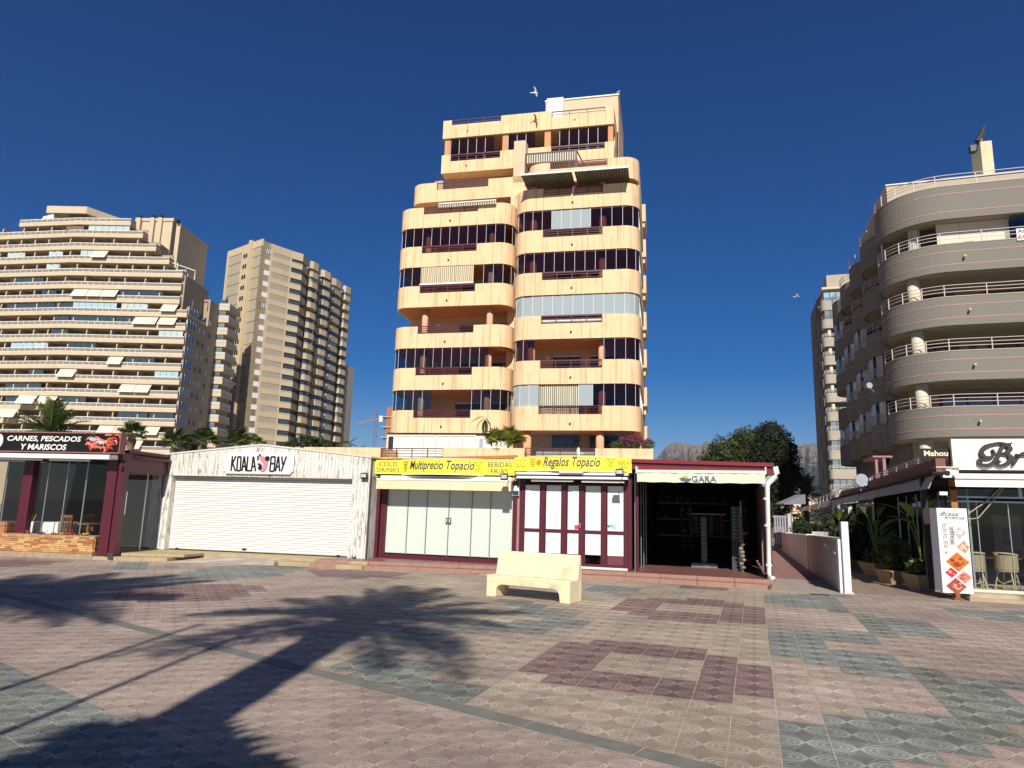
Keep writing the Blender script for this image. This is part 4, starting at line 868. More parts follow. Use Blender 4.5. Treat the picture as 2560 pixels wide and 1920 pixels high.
add('blackout_wall', MB().box(-9, sdx - .1, 6.2, 6.4, 2.0, 3.0).box(-9, sdx - .1, 6.2, 6.4, .1, 1.1).box(-9, -4.6, 6.2, 6.4, 1.1, 2.0).box(-3.75, -2.75, 6.2, 6.4, 1.1, 2.0).box(-2.6, -2.2, 6.2, 6.4, 1.1, 1.65).box(-1.15, -.3, 6.2, 6.4, 1.1, 2.0).box(-.1, sdx - .1, 6.2, 6.4, 1.1, 2.0), M_BLACK, RS)  # added black wall that blacks out the interior, leaving a few openings
for k in range(3): add('back_post', MB().box(-4.3 + k * 1.3, -4.2 + k * 1.3, 6.1, 6.19, .2, 2.1), M_BLACK, RS)
add('ceiling', MB().box(RL, sdx - .12, .5, 6.2, 2.93, 2.98), M_BLACK, RS)
# furniture
def table(lab, u, d, cloth):
    t = thing('dining_table', RF, lab, 'table', u, d, .2)
    add('table_top', MB().box(-.45, .45, -.4, .4, .70, .74), M_WOOD, t)
    for sx in (-1, 1):
        for sy in (-1, 1): add('leg', MB().box(sx * .4 - .03, sx * .4 + .03, sy * .35 - .03, sy * .35 + .03, 0, .70), M_WOOD, t)
    if cloth:
        t2 = thing('tablecloth', RF, 'white tablecloth hanging over the table by the restaurant window', 'tablecloth', u, d, .2)
        mb = MB().box(-.46, .46, -.41, .41, .742, .75); 
        P = [(-.47, -.42), (.47, -.42), (.47, .42), (-.47, .42), (-.47, -.42)]; Q = []
        for (x0, y0), (x1, y1) in zip(P[:-1], P[1:]):
            for i in range(8): f = i / 8; Q.append((x0 + (x1 - x0) * f + .012 * math.sin(i * 2.2), y0 + (y1 - y0) * f + .012 * math.sin(i * 1.9)))
        k = len(mb.v)
        for (x, y) in Q: drop = .42 + .1 * abs(math.sin(x * 4 + y * 3)); mb.v += [(x * .99, y * .99, .75), (x * 1.06, y * 1.06, .75 - drop)]
        n_ = len(Q)
        for i in range(n_): j = (i + 1) % n_; mb.f.append((k + 2 * i, k + 2 * i + 1, k + 2 * j + 1, k + 2 * j))
        add('cloth', mb, M_CLOTH, t2)
    return t
def chair(lab, u, d, rz, z=.2, fr=RF, mseat=None, grp=None):
    t = thing('dining_chair', fr, lab, 'chair', u, d, z, grp); t.rotation_euler = (0, 0, fr.a + rz)
    add('seat', MB().box(-.21, .21, -.2, .2, .43, .47), mseat or M_WOOD, t)
    for sx in (-1, 1):
        for sy in (-1, 1): add('leg', MB().box(sx * .18 - .018, sx * .18 + .018, sy * .17 - .018, sy * .17 + .018, 0, .43 if sy < 0 else .98), M_WOOD, t)
    for k in range(4): add('back_slat', MB().box(-.12 + k * .08 - .015, -.12 + k * .08 + .015, .16, .18, .5, .9), M_WOOD, t)
    add('top_rail', MB().box(-.2, .2, .155, .19, .9, .98), M_WOOD, t); return t
p = rx(570, 1110, 1.3); table('table under the white cloth seen through the restaurant glass', p[0], 1.3, True)
p = rx(880, 1140, 1.4); table('bare wooden table at the right end of the restaurant window', p[0], 1.4, False)
p = rx(730, 1150, 1.0); chair('high backed wooden chair between the clothed and the bare table', p[0], 1.0, math.pi)
p = rx(870, 1150, 2.1); chair('wooden chair behind the bare restaurant table', p[0], 2.1, 0)
p = rx(310, 1140, 1.1); t = thing('high_chair', RF, 'slim wooden stand with splayed prongs left of the white tablecloth', 'stand', p[0], 1.1, .2)
for k in (-1, 0, 1): add('prong', MB().tube([(0, 0, .55), (k * .14, .02, .95)], .02, 6), M_WOODPOST, t); add('leg', MB().tube([(k * .12, .05 * abs(k), 0), (0, 0, .55)], .02, 6), M_WOODPOST, t)
# bright courtyard wall seen through the restaurant
cw = add('courtyard_wall', MB().box(-9, 3.2, 0, .2, 0, 2.0), M_WHITE, None, RF.w(0, 9.5, 0), (0, 0, RF.a), label='white courtyard wall glimpsed through the seafood restaurant', cat='wall')
# ------------------------------------------------------------------ central apartment tower
TF = Frame((0, 43.17), -12.3)
f3 = lambda x, y: (940 + .31646 * x, 200 + .31646 * y)
f4 = lambda x, y: (940 + .31646 * x, 660 + .31646 * y)
TW = empty('apartment_tower', 'cream apartment tower with two stacks of rounded balconies and maroon railings', 'apartment tower', TF.w(0, 0, 0), TF.a)
def cutpath(path, s0, s1):
    """piece of a polyline between arc lengths s0 and s1"""
    out = []; acc = 0
    for a, b in zip(path[:-1], path[1:]):
        Ls = math.hypot(b[0] - a[0], b[1] - a[1])
        if acc + Ls > s0 and acc < s1:
            t0 = max(0, (s0 - acc) / Ls); t1 = min(1, (s1 - acc) / Ls)
            p = (a[0] + (b[0] - a[0]) * t0, a[1] + (b[1] - a[1]) * t0); q = (a[0] + (b[0] - a[0]) * t1, a[1] + (b[1] - a[1]) * t1)
            if not out: out.append(p)
            out.append(q)
        acc += Ls
    return out
def plen(path): return sum(math.hypot(b[0] - a[0], b[1] - a[1]) for a, b in zip(path[:-1], path[1:]))
def s_of_u(path, u, d):      # arc length on the front straight (constant d) at u
    acc = 0
    for a, b in zip(path[:-1], path[1:]):
        if abs(a[1] - d) < .03 and abs(b[1] - d) < .03 and a[0] <= u <= b[0]: return acc + u - a[0]
        acc += math.hypot(b[0] - a[0], b[1] - a[1])
    return acc
PANMESH = 0
def parapet(parent, path, z0, z1, notch=None, d=0., joint=1.22, t=.13, m=None, gap=.022, caps=True):
    m = m or M_CREAM; Lp = plen(path); cuts = [0.]
    if notch: sL, sR = s_of_u(path, notch[0], d), s_of_u(path, notch[1], d)
    else: sL = sR = None
    def fill(a, b):
        n = max(1, round((b - a) / joint)); return [a + (b - a) * i / n for i in range(n)]
    if notch: cuts = fill(0, sL) + fill(sL, sR) + fill(sR, Lp) + [Lp]
    else: cuts = fill(0, Lp) + [Lp]
    for a, b in zip(cuts[:-1], cuts[1:]):
        mid = (a + b) / 2; zt = notch[2] if notch and sL <= mid <= sR else z1
        q = cutpath(path, a + gap / 2, b - gap / 2)
        if len(q) >= 2: add('panel', MB().band(q, z0, zt, t), m, parent)
    inner = [(p[0], p[1]) for p in path]
    # continuous inner lining keeps the joints shallow
    def inset(path, k):
        P = [Vector(p) for p in path]; out = []
        for i in range(len(P)):
            a = (P[i] - P[i - 1]).normalized() if i else (P[1] - P[0]).normalized(); b = (P[i + 1] - P[i]).normalized() if i < len(P) - 1 else a
            mm = (Vector((-a.y, a.x)) + Vector((-b.y, b.x))).normalized(); out.append(tuple(P[i] + mm * k))
        return out
    if notch:
        mb = MB().band(inset(cutpath(path, 0, sL), .02), z0 + .01, z1 - .02, t - .04).band(inset(cutpath(path, sL, sR), .02), z0 + .01, notch[2] - .02, t - .04).band(inset(cutpath(path, sR, Lp), .02), z0 + .01, z1 - .02, t - .04)
    else: mb = MB().band(inset(path, .02), z0 + .01, z1 - .02, t - .04)
    add('parapet_lining', mb, mat('joint_lining', (.30, .19, .10), .9), parent)
    return inset
def inset_path(path, k):
    P = [Vector(p) for p in path]; out = []
    for i in range(len(P)):
        a = (P[i] - P[i - 1]).normalized() if i else (P[1] - P[0]).normalized(); b = (P[i + 1] - P[i]).normalized() if i < len(P) - 1 else a
        mm = (Vector((-a.y, a.x)) + Vector((-b.y, b.x))).normalized(); out.append(tuple(P[i] + mm * k))
    return out
def railing(parent, u0, u1, d, z0, z1, n_mid=2, posts=4, m=None, r=.025, thick_top=False):
    m = m or M_MAROON; mb = MB(); mb.box(u0, u1, d - .03, d + .05 + (.05 if thick_top else 0), z1 - (.10 if thick_top else .05), z1)
    for k in range(n_mid): z = z0 + (z1 - z0) * (k + .6) / (n_mid + .6); mb.box(u0, u1, d - .012, d + .012, z - .018, z + .018)
    for k in range(posts): u = u0 + .02 + (u1 - u0 - .04) * k / (posts - 1); mb.box(u - .025, u + .025, d - .022, d + .022, z0, z1)
    return add('railing', mb, m, parent)
def glaze(parent, path, z0, z1, ranges, w=.66, edge=True):
    """ranges: list of (s0, s1, material); separate panes with light edge strips"""
    for s0, s1, g in ranges:
        n = max(1, round((s1 - s0) / w))
        for i in range(n):
            q = cutpath(path, s0 + (s1 - s0) * i / n + .004, s0 + (s1 - s0) * (i + 1) / n - .004)
            if len(q) < 2: continue
            q = [q[0], q[-1]] if plen(q) < 1.2 and len(q) < 5 else q
            p = add('pane', MB().band(q, z0, z1, .012), g, parent)
            if edge:
                e = q[0]; add('pane_edge', MB().box(e[0] - .009, e[0] + .009, e[1] - .012, e[1] + .012, z0, z1), M_WHITEMETAL, p)
def lobe_path(u0, u1, d, r, dl, dr): return [(u0, dl)] + [(u0, d + r)] + arc(u0 + r, d + r, r, 180, 270, 8)[1:] + arc(u1 - r, d + r, r, 270, 360, 8) + [(u1, dr)]
STO = 2.9
RP = lobe_path(-.17, 8.0, 0, 1.05, 3.0, 8.5); LP = lobe_path(-9.0, -.6, 1.63, 1.05, 8.5, 4.2)
RPg, LPg = inset_path(RP, .07), inset_path(LP, .07)
soff = M_ORANGE
def slab(path, z, back, m=None):
    p = inset_path(path, .06); pts = p + [(p[-1][0], back), (p[0][0], back)]
    add('floor_slab', MB().prism(pts, z + .02, z + .27), m or soff, TW)
RC = [(1.05, .75), (5.6, .75)]; LC = [(-6.85, 2.4), (-2.2, 2.4)]
rzt = lambda k: 8.07 + STO * k      # parapet tops
for k in range(7):
    zt = rzt(k); zb = zt - 1.52
    if k < 6:
        nR = (1.73 if k == 0 else 1.78, 5.66, zt - .52); parapet(TW, RP, zb, zt, nR, 0.)
        railing(TW, nR[0], nR[1], .06, nR[2], zt + .03, 3 if k in (0, 5, 4) else 2, 5, thick_top=k in (1, 2, 3))
        slab(RP, zb, 8.5)
        nL = (-7.08, -3.12, zt - .52); parapet(TW, LP, zb, zt, nL, 1.63)
        railing(TW, nL[0], nL[1], 1.69, nL[2], zt + .03, 3 if k in (0, 2) else 2, 5, thick_top=k in (1, 3, 4))
        slab(LP, zb, 8.5)
        for uu, dd in ((3.7, -.0), (-5.1, 1.63)):
            add('spout', MB().tube([(uu, dd - .12, zb + .42), (uu, dd + .05, zb + .42)], .045, 8).box(uu - .06, uu + .06, dd - .02, dd, zb + .36, zb + .48), mat('spout_dark', (.12, .07, .04), .8), TW)
    # columns of this storey (below parapet bottom)
zgaps = [(rzt(k) - .28 - 1.25 + 0, rzt(k + 1) - 1.52) for k in range(-1, 6)]
rear = mat('rear_render', (.56, .44, .31), .9, .04, 1)
add('core_wall', MB().box(-7.6, 7.6, 8.0, 16, 0, 23.9).box(-1.2, .7, 3.4, 9, 0, 23.9), M_CREAM, TW)
add('rear_wall', MB().box(.2, 7.7, 3.0, 3.15, 4.4, 24.0), rear, TW); add('rear_wall', MB().box(-8.6, -1.0, 4.6, 4.75, 4.4, 24.0), rear, TW)
add('side_wall', MB().box(7.55, 7.9, 3.0, 16, 0, 24.1), M_CREAM2, TW); add('side_wall', MB().box(-8.8, -8.6, 4.7, 16, 0, 23.9), M_CREAM2, TW)
for k in range(0, 7):
    z0 = rzt(k) - 1.52 + .27 if k < 7 else 0; z1 = rzt(k + 1) - 1.52
    if k < 6:
        for u, d in RC: add('column', MB().cyl(u, d, z0, z1 + (0 if k < 5 else 0), .24, 16), M_SALMON if k < 5 else M_SALMON, TW, smooth=True)
        if k < 5:
            for u, d in LC: add('column', MB().cyl(u, d, z0, z1, .22, 16), M_SALMON, TW, smooth=True)
def door(u0, u1, d, z0, h=2.05, shutter=True, curtain=None):
    o = add('terrace_door', MB().box(u0, u1, d - .03, d, z0, z0 + h), mat('door_dark', (.03, .03, .035), .25, spec=.6), TW)
    add('door_frame', MB().box(u0 - .05, u0, d - .06, d, z0, z0 + h).box(u1, u1 + .05, d - .06, d, z0, z0 + h).box((u0 + u1) / 2 - .02, (u0 + u1) / 2 + .02, d - .05, d - .031, z0, z0 + h).box(u0 - .05, u1 + .05, d - .06, d, z0 + h, z0 + h + .05), mat('door_frame_dark', (.07, .045, .04), .6), o)
    if shutter: add('shutter_box', MB().box(u0 - .02, u1 + .02, d - .08, d, z0 + h + .05, z0 + h + .14), M_WHITE, o)
for k in range(-1, 6):
    z0 = rzt(k) - 1.25
    if k == -1: z0 = 4.55
    for (a, b) in ((2.2, 3.9), (4.7, 6.4)): door(a, b, 3.0, z0, shutter=k == 1)
    for (a, b) in ((-5.0, -3.3), (-2.9, -1.4)) if k >= 0 else (): door(a, b, 4.6, z0, shutter=k == 0)
    for (u, d) in ((1.75, 3.0), (-6.6, 4.6), (-1.25, 4.6)):
        if k in (1, 2): add('wall_lamp', MB().tube([(u, d - .07, z0 + 2.1), (u, d, z0 + 2.1)], .15, 14), M_WHITE, TW)
# air conditioner on the open left balcony
for k in (1, 2):
    z0 = rzt(k) - 1.25; t2 = add('air_conditioner', MB().box(-1.55, -.95, 3.9, 4.25, z0 + 1.25, z0 + 1.85), mat('ac_grey', (.4, .38, .34), .6), TW)
    add('fan_grille', MB().tube([(-1.25, 3.885, z0 + 1.55), (-1.25, 3.9, z0 + 1.55)], .2, 14), M_DARK, t2)
# glazing per storey ; s measured along the inset path
sR = lambda x, y, c=f3: s_of_u(RPg, TF.uz(*c(x, y), .07)[0], .07)
sL = lambda x, y, c=f3: s_of_u(LPg, TF.uz(*c(x, y), 1.70)[0], 1.70)
LR, LLn = plen(RPg), plen(LPg)
def G_R(k, rg, zlow=None): glaze(TW, RPg, rzt(k) + .0, rzt(k + 1) - 1.54, rg)
def G_L(k, rg): glaze(TW, LPg, rzt(k) + .0, rzt(k + 1) - 1.54, rg)
rs0, rs1 = 1.2, LR - 1.5; ls0, ls1 = 2.3, LLn - .6
G_R(4, [(rs0, sR(1388, 1100), G_DARK), (sR(1388, 1100), sR(1695, 1090), G_LIGHT), (sR(1695, 1090), rs1, G_DARK)])
G_R(3, [(rs0, rs1, G_DARK)])
G_R(2, [(rs0, rs1 - .9, G_LIGHT), (rs1 - .9, rs1, G_DARK)])
G_R(1, [(rs0, sR(1245, 680, f4), G_DARK), (sR(1800, 680, f4), rs1, G_DARK)])
G_R(0, [(rs0, sR(1285, 1050, f4), G_LIGHT), (sR(1600, 1050, f4), sR(1712, 1050, f4), G_LIGHT), (sR(1712, 1050, f4), rs1, G_DARK)])
G_L(4, [(ls0, ls1, G_DARK)])
G_L(3, [(ls0, sL(358, 80, f4), G_SMOKE), (sL(850, 80, f4), ls1, G_SMOKE)])
G_L(1, [(ls0, sL(890, 700, f4), G_SMOKE)])
G_L(0, [(ls0, sL(437, 1060, f4), G_BLUE), (sL(755, 1060, f4), ls1, G_SMOKE)])
for k, P, a, b in ((1, RPg, rs0, rs1), (2, RPg, rs0, rs1), (3, RPg, rs0, rs1), (4, RPg, rs0, rs1), (4, LPg, ls0, ls1), (1, LPg, ls0, ls1), (0, LPg, ls0, ls1)):
    add('glazing_track', MB().band(cutpath(P, a, b), rzt(k + 1) - 1.60, rzt(k + 1) - 1.54, .05), M_MAROON, TW)
# curtains hanging in the openings
def curtain(u0, u1, d, z0, z1, m, name='curtain', fold=.05, n=60, parent=None):
    mb = MB()
    for i in range(n + 1): u = u0 + (u1 - u0) * i / n; dd = d + fold * math.sin(i * 1.35) * (.6 + .4 * math.sin(i * .37)); mb.v += [(u, dd, z0), (u, dd * .5 + d * .5, z1)]
    for i in range(n): mb.f.append((2 * i, 2 * i + 2, 2 * i + 3, 2 * i + 1))
    return add(name, mb, m, parent or TW)
u = lambda x, y, c, d: TF.uz(*c(x, y), d)[0]
curtain(u(1290, 1050, f4, .15), u(1602, 1050, f4, .15), .16, rzt(0) - .5, rzt(1) - 1.55, stripes('green_cream_curtain', (.60, .57, .42), (.13, .12, .09), .13, 0, .6))
curtain(u(360, 80, f4, 1.8), u(775, 80, f4, 1.8), 1.66, rzt(3) + .12, rzt(4) - 1.55, STR_CURT)
add('curtain_hem', MB().box(u(355, 80, f4, 1.8), u(778, 80, f4, 1.8), 1.60, 1.64, rzt(3) + .06, rzt(3) + .16), M_WHITE, TW)
add('scalloped_valance', MB().box(u(1310, 440, f4, .1), u(1780, 440, f4, .1), .12, .14, rzt(2) - .42, rzt(2) - .2), mat('white_mosaic', (.6, .6, .58), .6, .5, 14), TW)
# ---- R10 (set back 2.05) and L9 (set back ~3.9)
z6 = 25.47; R6P = lobe_path(.2, 7.9, 2.04, 1.0, 4.5, 9); nb_ = (2.25, 6.0, z6 - .6)
un = [TF.uz(*f3(x, 690), 2.04)[0] for x in (1375, 1828)]
parapet(TW, R6P, z6 - 1.52, z6, (un[0], un[1], z6 - .5), 2.04); slab(R6P, z6 - 1.52, 9); railing(TW, un[0], un[1], 2.1, z6 - .5, z6 + .02, 3, 4)
L6P = [(-9.0, 8.5), (-9.0, 4.9)] + arc(-8.0, 4.75, 1.0, 180, 270, 8)[1:] + [(-1.15, 3.75)]
un = [TF.uz(*f3(x, 820), 3.75)[0] for x in (482, 887)]
parapet(TW, L6P, 23.98, 25.5, (un[0], un[1], 24.92), 3.75); slab(L6P, 23.98, 9, M_CREAM); railing(TW, un[0], un[1], 3.82, 24.92, 25.5, 3, 4)
add('core_wall', MB().box(-1.2, .3, 3.7, 6, 22.5, 25.5), M_CREAM, TW)
add('rear_wall', MB().box(-8.0, -1.2, 6.2, 6.35, 24.2, 26.9).box(-1.2, 5.9, 5.4, 5.5, 24.0, 28.0), rear, TW)
# left frame sticking up on that terrace
p = TF.uz(*f3(480, 790), 3.75); add('terrace_frame', MB().tube([(p[0], 3.8, 25.5), (p[0], 3.8, 26.35), (p[0] + .35, 3.8, 25.7)], .04, 6), M_MAROON, TW)
# ---- top block
pu0, pu1 = .35, 6.14
zb7, zt7, zb8, zt8 = 26.9, 28.4, 29.8, 31.3
BX0, BX1, BD = -7.13, 6.04, 5.05
TP7 = [(BX0, 12), (BX0, BD), (BX1, BD), (BX1, 12)]
un = [TF.uz(*f3(x, 600), BD)[0] for x in (590, 980)]; um = [TF.uz(*f3(x, 520), BD)[0] for x in (1383, 1808)]
segs = [[(BX0, 12), (BX0, BD), (-.5, BD)], [(-.5, BD), (BX1, BD), (BX1, 12)]]
parapet(TW, segs[0], zb7, zt7, (un[0], un[1], zt7 - .55), BD); parapet(TW, segs[1], zb7, zt7, (um[0], um[1], zt7 - .5), BD)
railing(TW, un[0], un[1], BD + .05, zt7 - .55, zt7 + .02, 2, 4, thick_top=True); railing(TW, um[0], um[1], BD + .05, zt7 - .5, zt7, 2, 4, thick_top=True)
add('floor_slab', MB().box(BX0 + .1, BX1 - .1, BD + .1, 12, zb7 + .02, zb7 + .27), M_CREAM, TW)
un8 = [TF.uz(*f3(x, 330), BD)[0] for x in (600, 988)]; um8 = [TF.uz(*f3(x, 240), BD)[0] for x in (1390, 1812)]
parapet(TW, segs[0], zb8, zt8, (un8[0], un8[1], zt8 - .42), BD); parapet(TW, segs[1], zb8, zt8, (um8[0], um8[1], zt8 - .5), BD)
railing(TW, un8[0], un8[1], BD + .05, zt8 - .42, zt8 + .0, 1, 4); railing(TW, um8[0], um8[1], BD + .05, zt8 - .5, zt8 - .05, 1, 4)
add('floor_slab', MB().box(BX0 + .1, BX1 - .1, BD + .1, 12, zb8 + .02, zb8 + .27), M_CREAM, TW)
for x, w in ((565, 40), (1020, 42), (1355, 48), (1853, 40)):
    a, b = TF.uz(*f3(x - w / 2, 500), BD + .15)[0], TF.uz(*f3(x + w / 2, 500), BD + .15)[0]; add('pillar', MB().box(a, b, BD + .15, BD + .55, zt7 - 1.2, zb8 + .02), M_ORANGE, TW)
for xa, xb, gs in ((590, 932, 5), (1043, 1255, 3), (1450, 1830, 5)):
    a, b = TF.uz(*f3(xa, 540), BD + .2)[0], TF.uz(*f3(xb, 540), BD + .2)[0]
    for i in range(gs):
        p_ = add('pane', MB().box(a + (b - a) * i / gs + .005, a + (b - a) * (i + 1) / gs - .005, BD + .2, BD + .212, zt7 - .5, zb8 - .02), G_DARK, TW); add('pane_edge', MB().box(a + (b - a) * i / gs - .012, a + (b - a) * i / gs + .012, BD + .18, BD + .22, zt7 - .5, zb8 - .02), M_WHITEMETAL, p_)
add('rear_wall', MB().box(BX0 + .2, BX1 - .2, 7.4, 7.5, zb7 + .2, zb8), mat('deep_brown_wall', (.10, .07, .055), .9), TW)
add('side_wall', MB().box(BX0 + .02, BX0 + .15, BD + .9, 14, zb7 + .2, zb8), M_CREAM2, TW); add('side_wall', MB().box(BX1 - .15, BX1 - .02, BD + 1.5, 16, 24, 31.2).box(pu1 - .01, pu1 + .02, 8.6, 15.5, 24, 34.1), M_CREAM2, TW)
add('spout', MB().box(-5.2, -5.08, BD - .03, BD, zb8 + .45, zb8 + .55).box(-5.2, -5.08, BD - .03, BD, zb7 + .45, zb7 + .55).box(3.1, 3.2, BD - .03, BD, zb8 + .55, zb8 + .66), MATS['spout_dark'], TW)
# penthouse
pu0, pu1 = .35, 6.14
add('penthouse', MB().box(pu0, pu1, 8.3, 15, 31, 34.15), M_CREAM2, TW); add('roof_cap', MB().box(pu0 - .06, pu1 + .1, 8.22, 15.1, 34.15, 34.25), M_WHITE, TW)
add('flat_roof', MB().box(-5.6, .35, 8.2, 15, 31.6, 31.9), M_CREAM2, TW); add('roof_cap', MB().box(-5.7, .5, 8.1, 15, 31.9, 32.0), M_WHITE, TW)
p = TF.uz(*f3(1350, 150), 7.6), TF.uz(*f3(1478, 135), 7.6)
ap = thing('white_enclosure', TF, 'white lattice box standing on the roof of the cream tower', 'enclosure', p[0][0], 7.6, 31.3); wd = p[1][0] - p[0][0]; hh_ = p[1][1] - 31.3
add('cover', MB().box(0, wd, 0, .6, 0, hh_), mat('white_lattice', (.70, .76, .78), .6, .1, 20), ap)
for k in range(3): add('frame_bar', MB().box(k * wd / 2 - .02 if k else 0, k * wd / 2 + .03, -.02, 0, 0, hh_), M_WHITE, ap)
add('frame_bar', MB().box(0, wd, -.02, 0, hh_ - .06, hh_), M_WHITE, ap)
# chimney stack in front of the right terrace
a, b = TF.uz(*f3(1085, 640), 3.6), TF.uz(*f3(1180, 570), 3.6)
add('chimney_stack', MB().box(a[0], b[0], 3.7, 4.6, 25.0, 28.3), mat('bare_block', (.62, .50, .34), .95, .08, 2, .2, 20), TW)
# striped canopy roll on upper right terrace
p, q = TF.uz(*f3(1185, 590), 3.0), TF.uz(*f3(1575, 545), 3.0)
zA_, zB_ = TF.uz(*f3(1200, 660), 3.0)[1], p[1]
cp = add('canopy', MB().quad((p[0], 3.0, zA_), (q[0], 3.0, zA_), (q[0], 3.0, zB_), (p[0], 3.0, zB_)).quad((p[0], 3.0, zB_), (q[0], 3.0, zB_), (q[0], 5.0, zB_ + .1), (p[0], 5.0, zB_ + .1)).quad((p[0], 3.0, zA_), (q[0], 3.0, zA_), (q[0], 5.0, zA_ + .15), (p[0], 5.0, zA_ + .15)), STR_AWN, TW, label='striped box awning in a maroon frame on the upper right terrace')
add('canopy_frame', MB().box(p[0] - .06, p[0], 2.95, 3.02, 25.2, zB_ + .05).box(q[0], q[0] + .12, 2.95, 3.05, 25.0, zB_ + .08).box(p[0], q[0], 2.95, 2.99, zB_, zB_ + .07).box(p[0], q[0], 2.95, 2.99, zA_ - .06, zA_).tube([(q[0] + .1, 3, zB_), (q[0] + .9, 3, 25.0)], .05, 6), M_MAROON, cp)
# big twin striped awning over R5
def awn(u0, u1, d0, z0, d1, z1, lab):
    o = add('awning', MB().hexa([(u0, d1, z1 - .015), (u1, d1, z1 - .015), (u1, d0, z0 - .015), (u0, d0, z0 - .015), (u0, d1, z1), (u1, d1, z1), (u1, d0, z0), (u0, d0, z0)]), STR_AWN_D, TW, label=lab)
    add('front_bar', MB().box(u0 - .03, u1 + .03, d1 - .06, d1 - .001, z1 - .05, z1 + .06), M_WHITEMETAL, o)
    for f_ in (.22, .8): uu = u0 + (u1 - u0) * f_; add('folding_arm', MB().tube([(uu, d0 - .05, z0 - .15), (uu + .5 * (1 if f_ < .5 else -1), (d0 + d1) / 2, (z0 + z1) / 2 - .12), (uu, d1 + .05, z1 - .08)], .022, 5), mat('arm_brown', (.1, .09, .07), .6), o)
a0 = TF.uz(*f3(1145, 755), -1.3); a1 = TF.uz(*f3(1545, 730), -1.3); a2 = TF.uz(*f3(1565, 728), -1.3); a3 = TF.uz(*f3(1992, 685), -1.3)
zf_ = (a0[1] + a3[1]) / 2
awn(a0[0], a1[0], .9, zf_ + 0.05, -1.3, zf_, 'left half of the big green striped awning'); awn(a2[0], a3[0], .9, zf_ + .05, -1.3, zf_, 'right half of the big green striped awning')
print('awning z', zf_)
# scalloped awning on L5
a0 = TF.uz(*f3(495, 975), 1.4); a1 = TF.uz(*f3(950, 940), 1.4)
o = add('awning_valance', MB().box(a0[0], a1[0], 1.4, 1.42, a0[1] - .32, a0[1] - .08), STR_AWN, TW); add('front_bar', MB().box(a0[0], a1[0], 1.36, 1.43, a0[1] - .08, a0[1]), M_WHITE, o)
# podium: ground floor rooms and terrace walls
PD = -2.0
def ppar(u0, u1, z0, z1, d=PD, t=.18, pitch=.62):
    n = max(1, round((u1 - u0) / pitch))
    for i in range(n): add('panel', MB().box(u0 + (u1 - u0) * i / n + .005, u0 + (u1 - u0) * (i + 1) / n - .005, d, d + t, z0, z1), M_CREAM, POD)
    add('parapet_lining', MB().box(u0, u1, d + .02, d + t - .02, z0 + .01, z1 - .015), M_CREAM, POD)
POD = TW
uP = lambda x: TF.uz(x, 1118, PD)[0]
add('podium', MB().box(-22, 8.7, PD + .2, 10, 0, 4.3), M_CREAM2, TW)
ppar(-17, uP(704), 2.5, 5.2); ppar(uP(704), uP(947), 2.5, 5.22)
ppar(uP(951), uP(1108), 2.5, 4.62, PD + .05); ppar(uP(1108), uP(1311), 2.5, 5.26, PD + .05)
ppar(uP(1313), uP(1488), 2.5, 4.45, PD + .05); ppar(uP(1488), uP(1633), 2.5, 5.29, PD)
add('panel', MB().box(uP(1633) - .18, uP(1633), PD + .2, 9, 2.5, 5.29), M_CREAM, TW)
railing(TW, uP(951), uP(1108), PD + .14, 4.62, 5.22, 3, 5); railing(TW, uP(1313), uP(1488), PD + .14, 4.45, 5.3, 4, 5)
add('podium', MB().box(uP(947), uP(951) + .02, PD, PD + 3, 4.3, 5.2), M_CREAM, TW)
# ground floor left: frosted panels in white frames
lg0, lg1 = TF.uz(*f4(95, 1400), 1.75)[0], TF.uz(*f4(1035, 1400), 1.75)[0]
fr_x = [100, 145, 290, 300, 375, 470, 480, 575, 585, 680, 690, 785]
g_ = [(145, 288), (300, 374), (378, 468), (482, 572), (586, 678), (692, 784)]
for a, b in g_:
    x0, x1 = TF.uz(*f4(a, 1400), 1.75)[0], TF.uz(*f4(b, 1400), 1.75)[0]
    p_ = add('frosted_window', MB().box(x0, x1, 1.75, 1.77, 4.5, 6.35), mat('frosted_green_white', (.62, .70, .60), .3, .03, 2), TW); add('frame', MB().box(x0 - .05, x0, 1.70, 1.78, 4.4, 6.42).box(x1, x1 + .04, 1.70, 1.78, 4.4, 6.42).box(x0, x1, 1.70, 1.78, 6.35, 6.42), M_WHITE, p_)
add('window_header', MB().box(-8.9, -.8, 1.72, 1.9, 6.42, 6.57), mat('dark_brown', (.06, .035, .03), .7), TW)
x0, x1 = TF.uz(*f4(788, 1400), 1.8)[0], lg1
add('white_panel', MB().box(x0, x1, 1.8, 1.9, 4.4, 6.42), M_WHITE, TW); add('slim_window', MB().box(x0 + .25, x0 + .5, 1.77, 1.8, 4.6, 6.2), G_LIGHT, TW)
x0, x1 = TF.uz(*f4(98, 1400), 1.75)[0], TF.uz(*f4(143, 1400), 1.75)[0]; add('side_window', MB().box(x0, x1, 1.8, 1.82, 5.5, 6.3), MATS['door_dark'], TW); add('side_window_frame', MB().box(x0 - .1, x0, 1.7, 1.8, 4.4, 6.42).box(x0, x1, 1.7, 1.8, 6.3, 6.42), M_WHITE, TW)
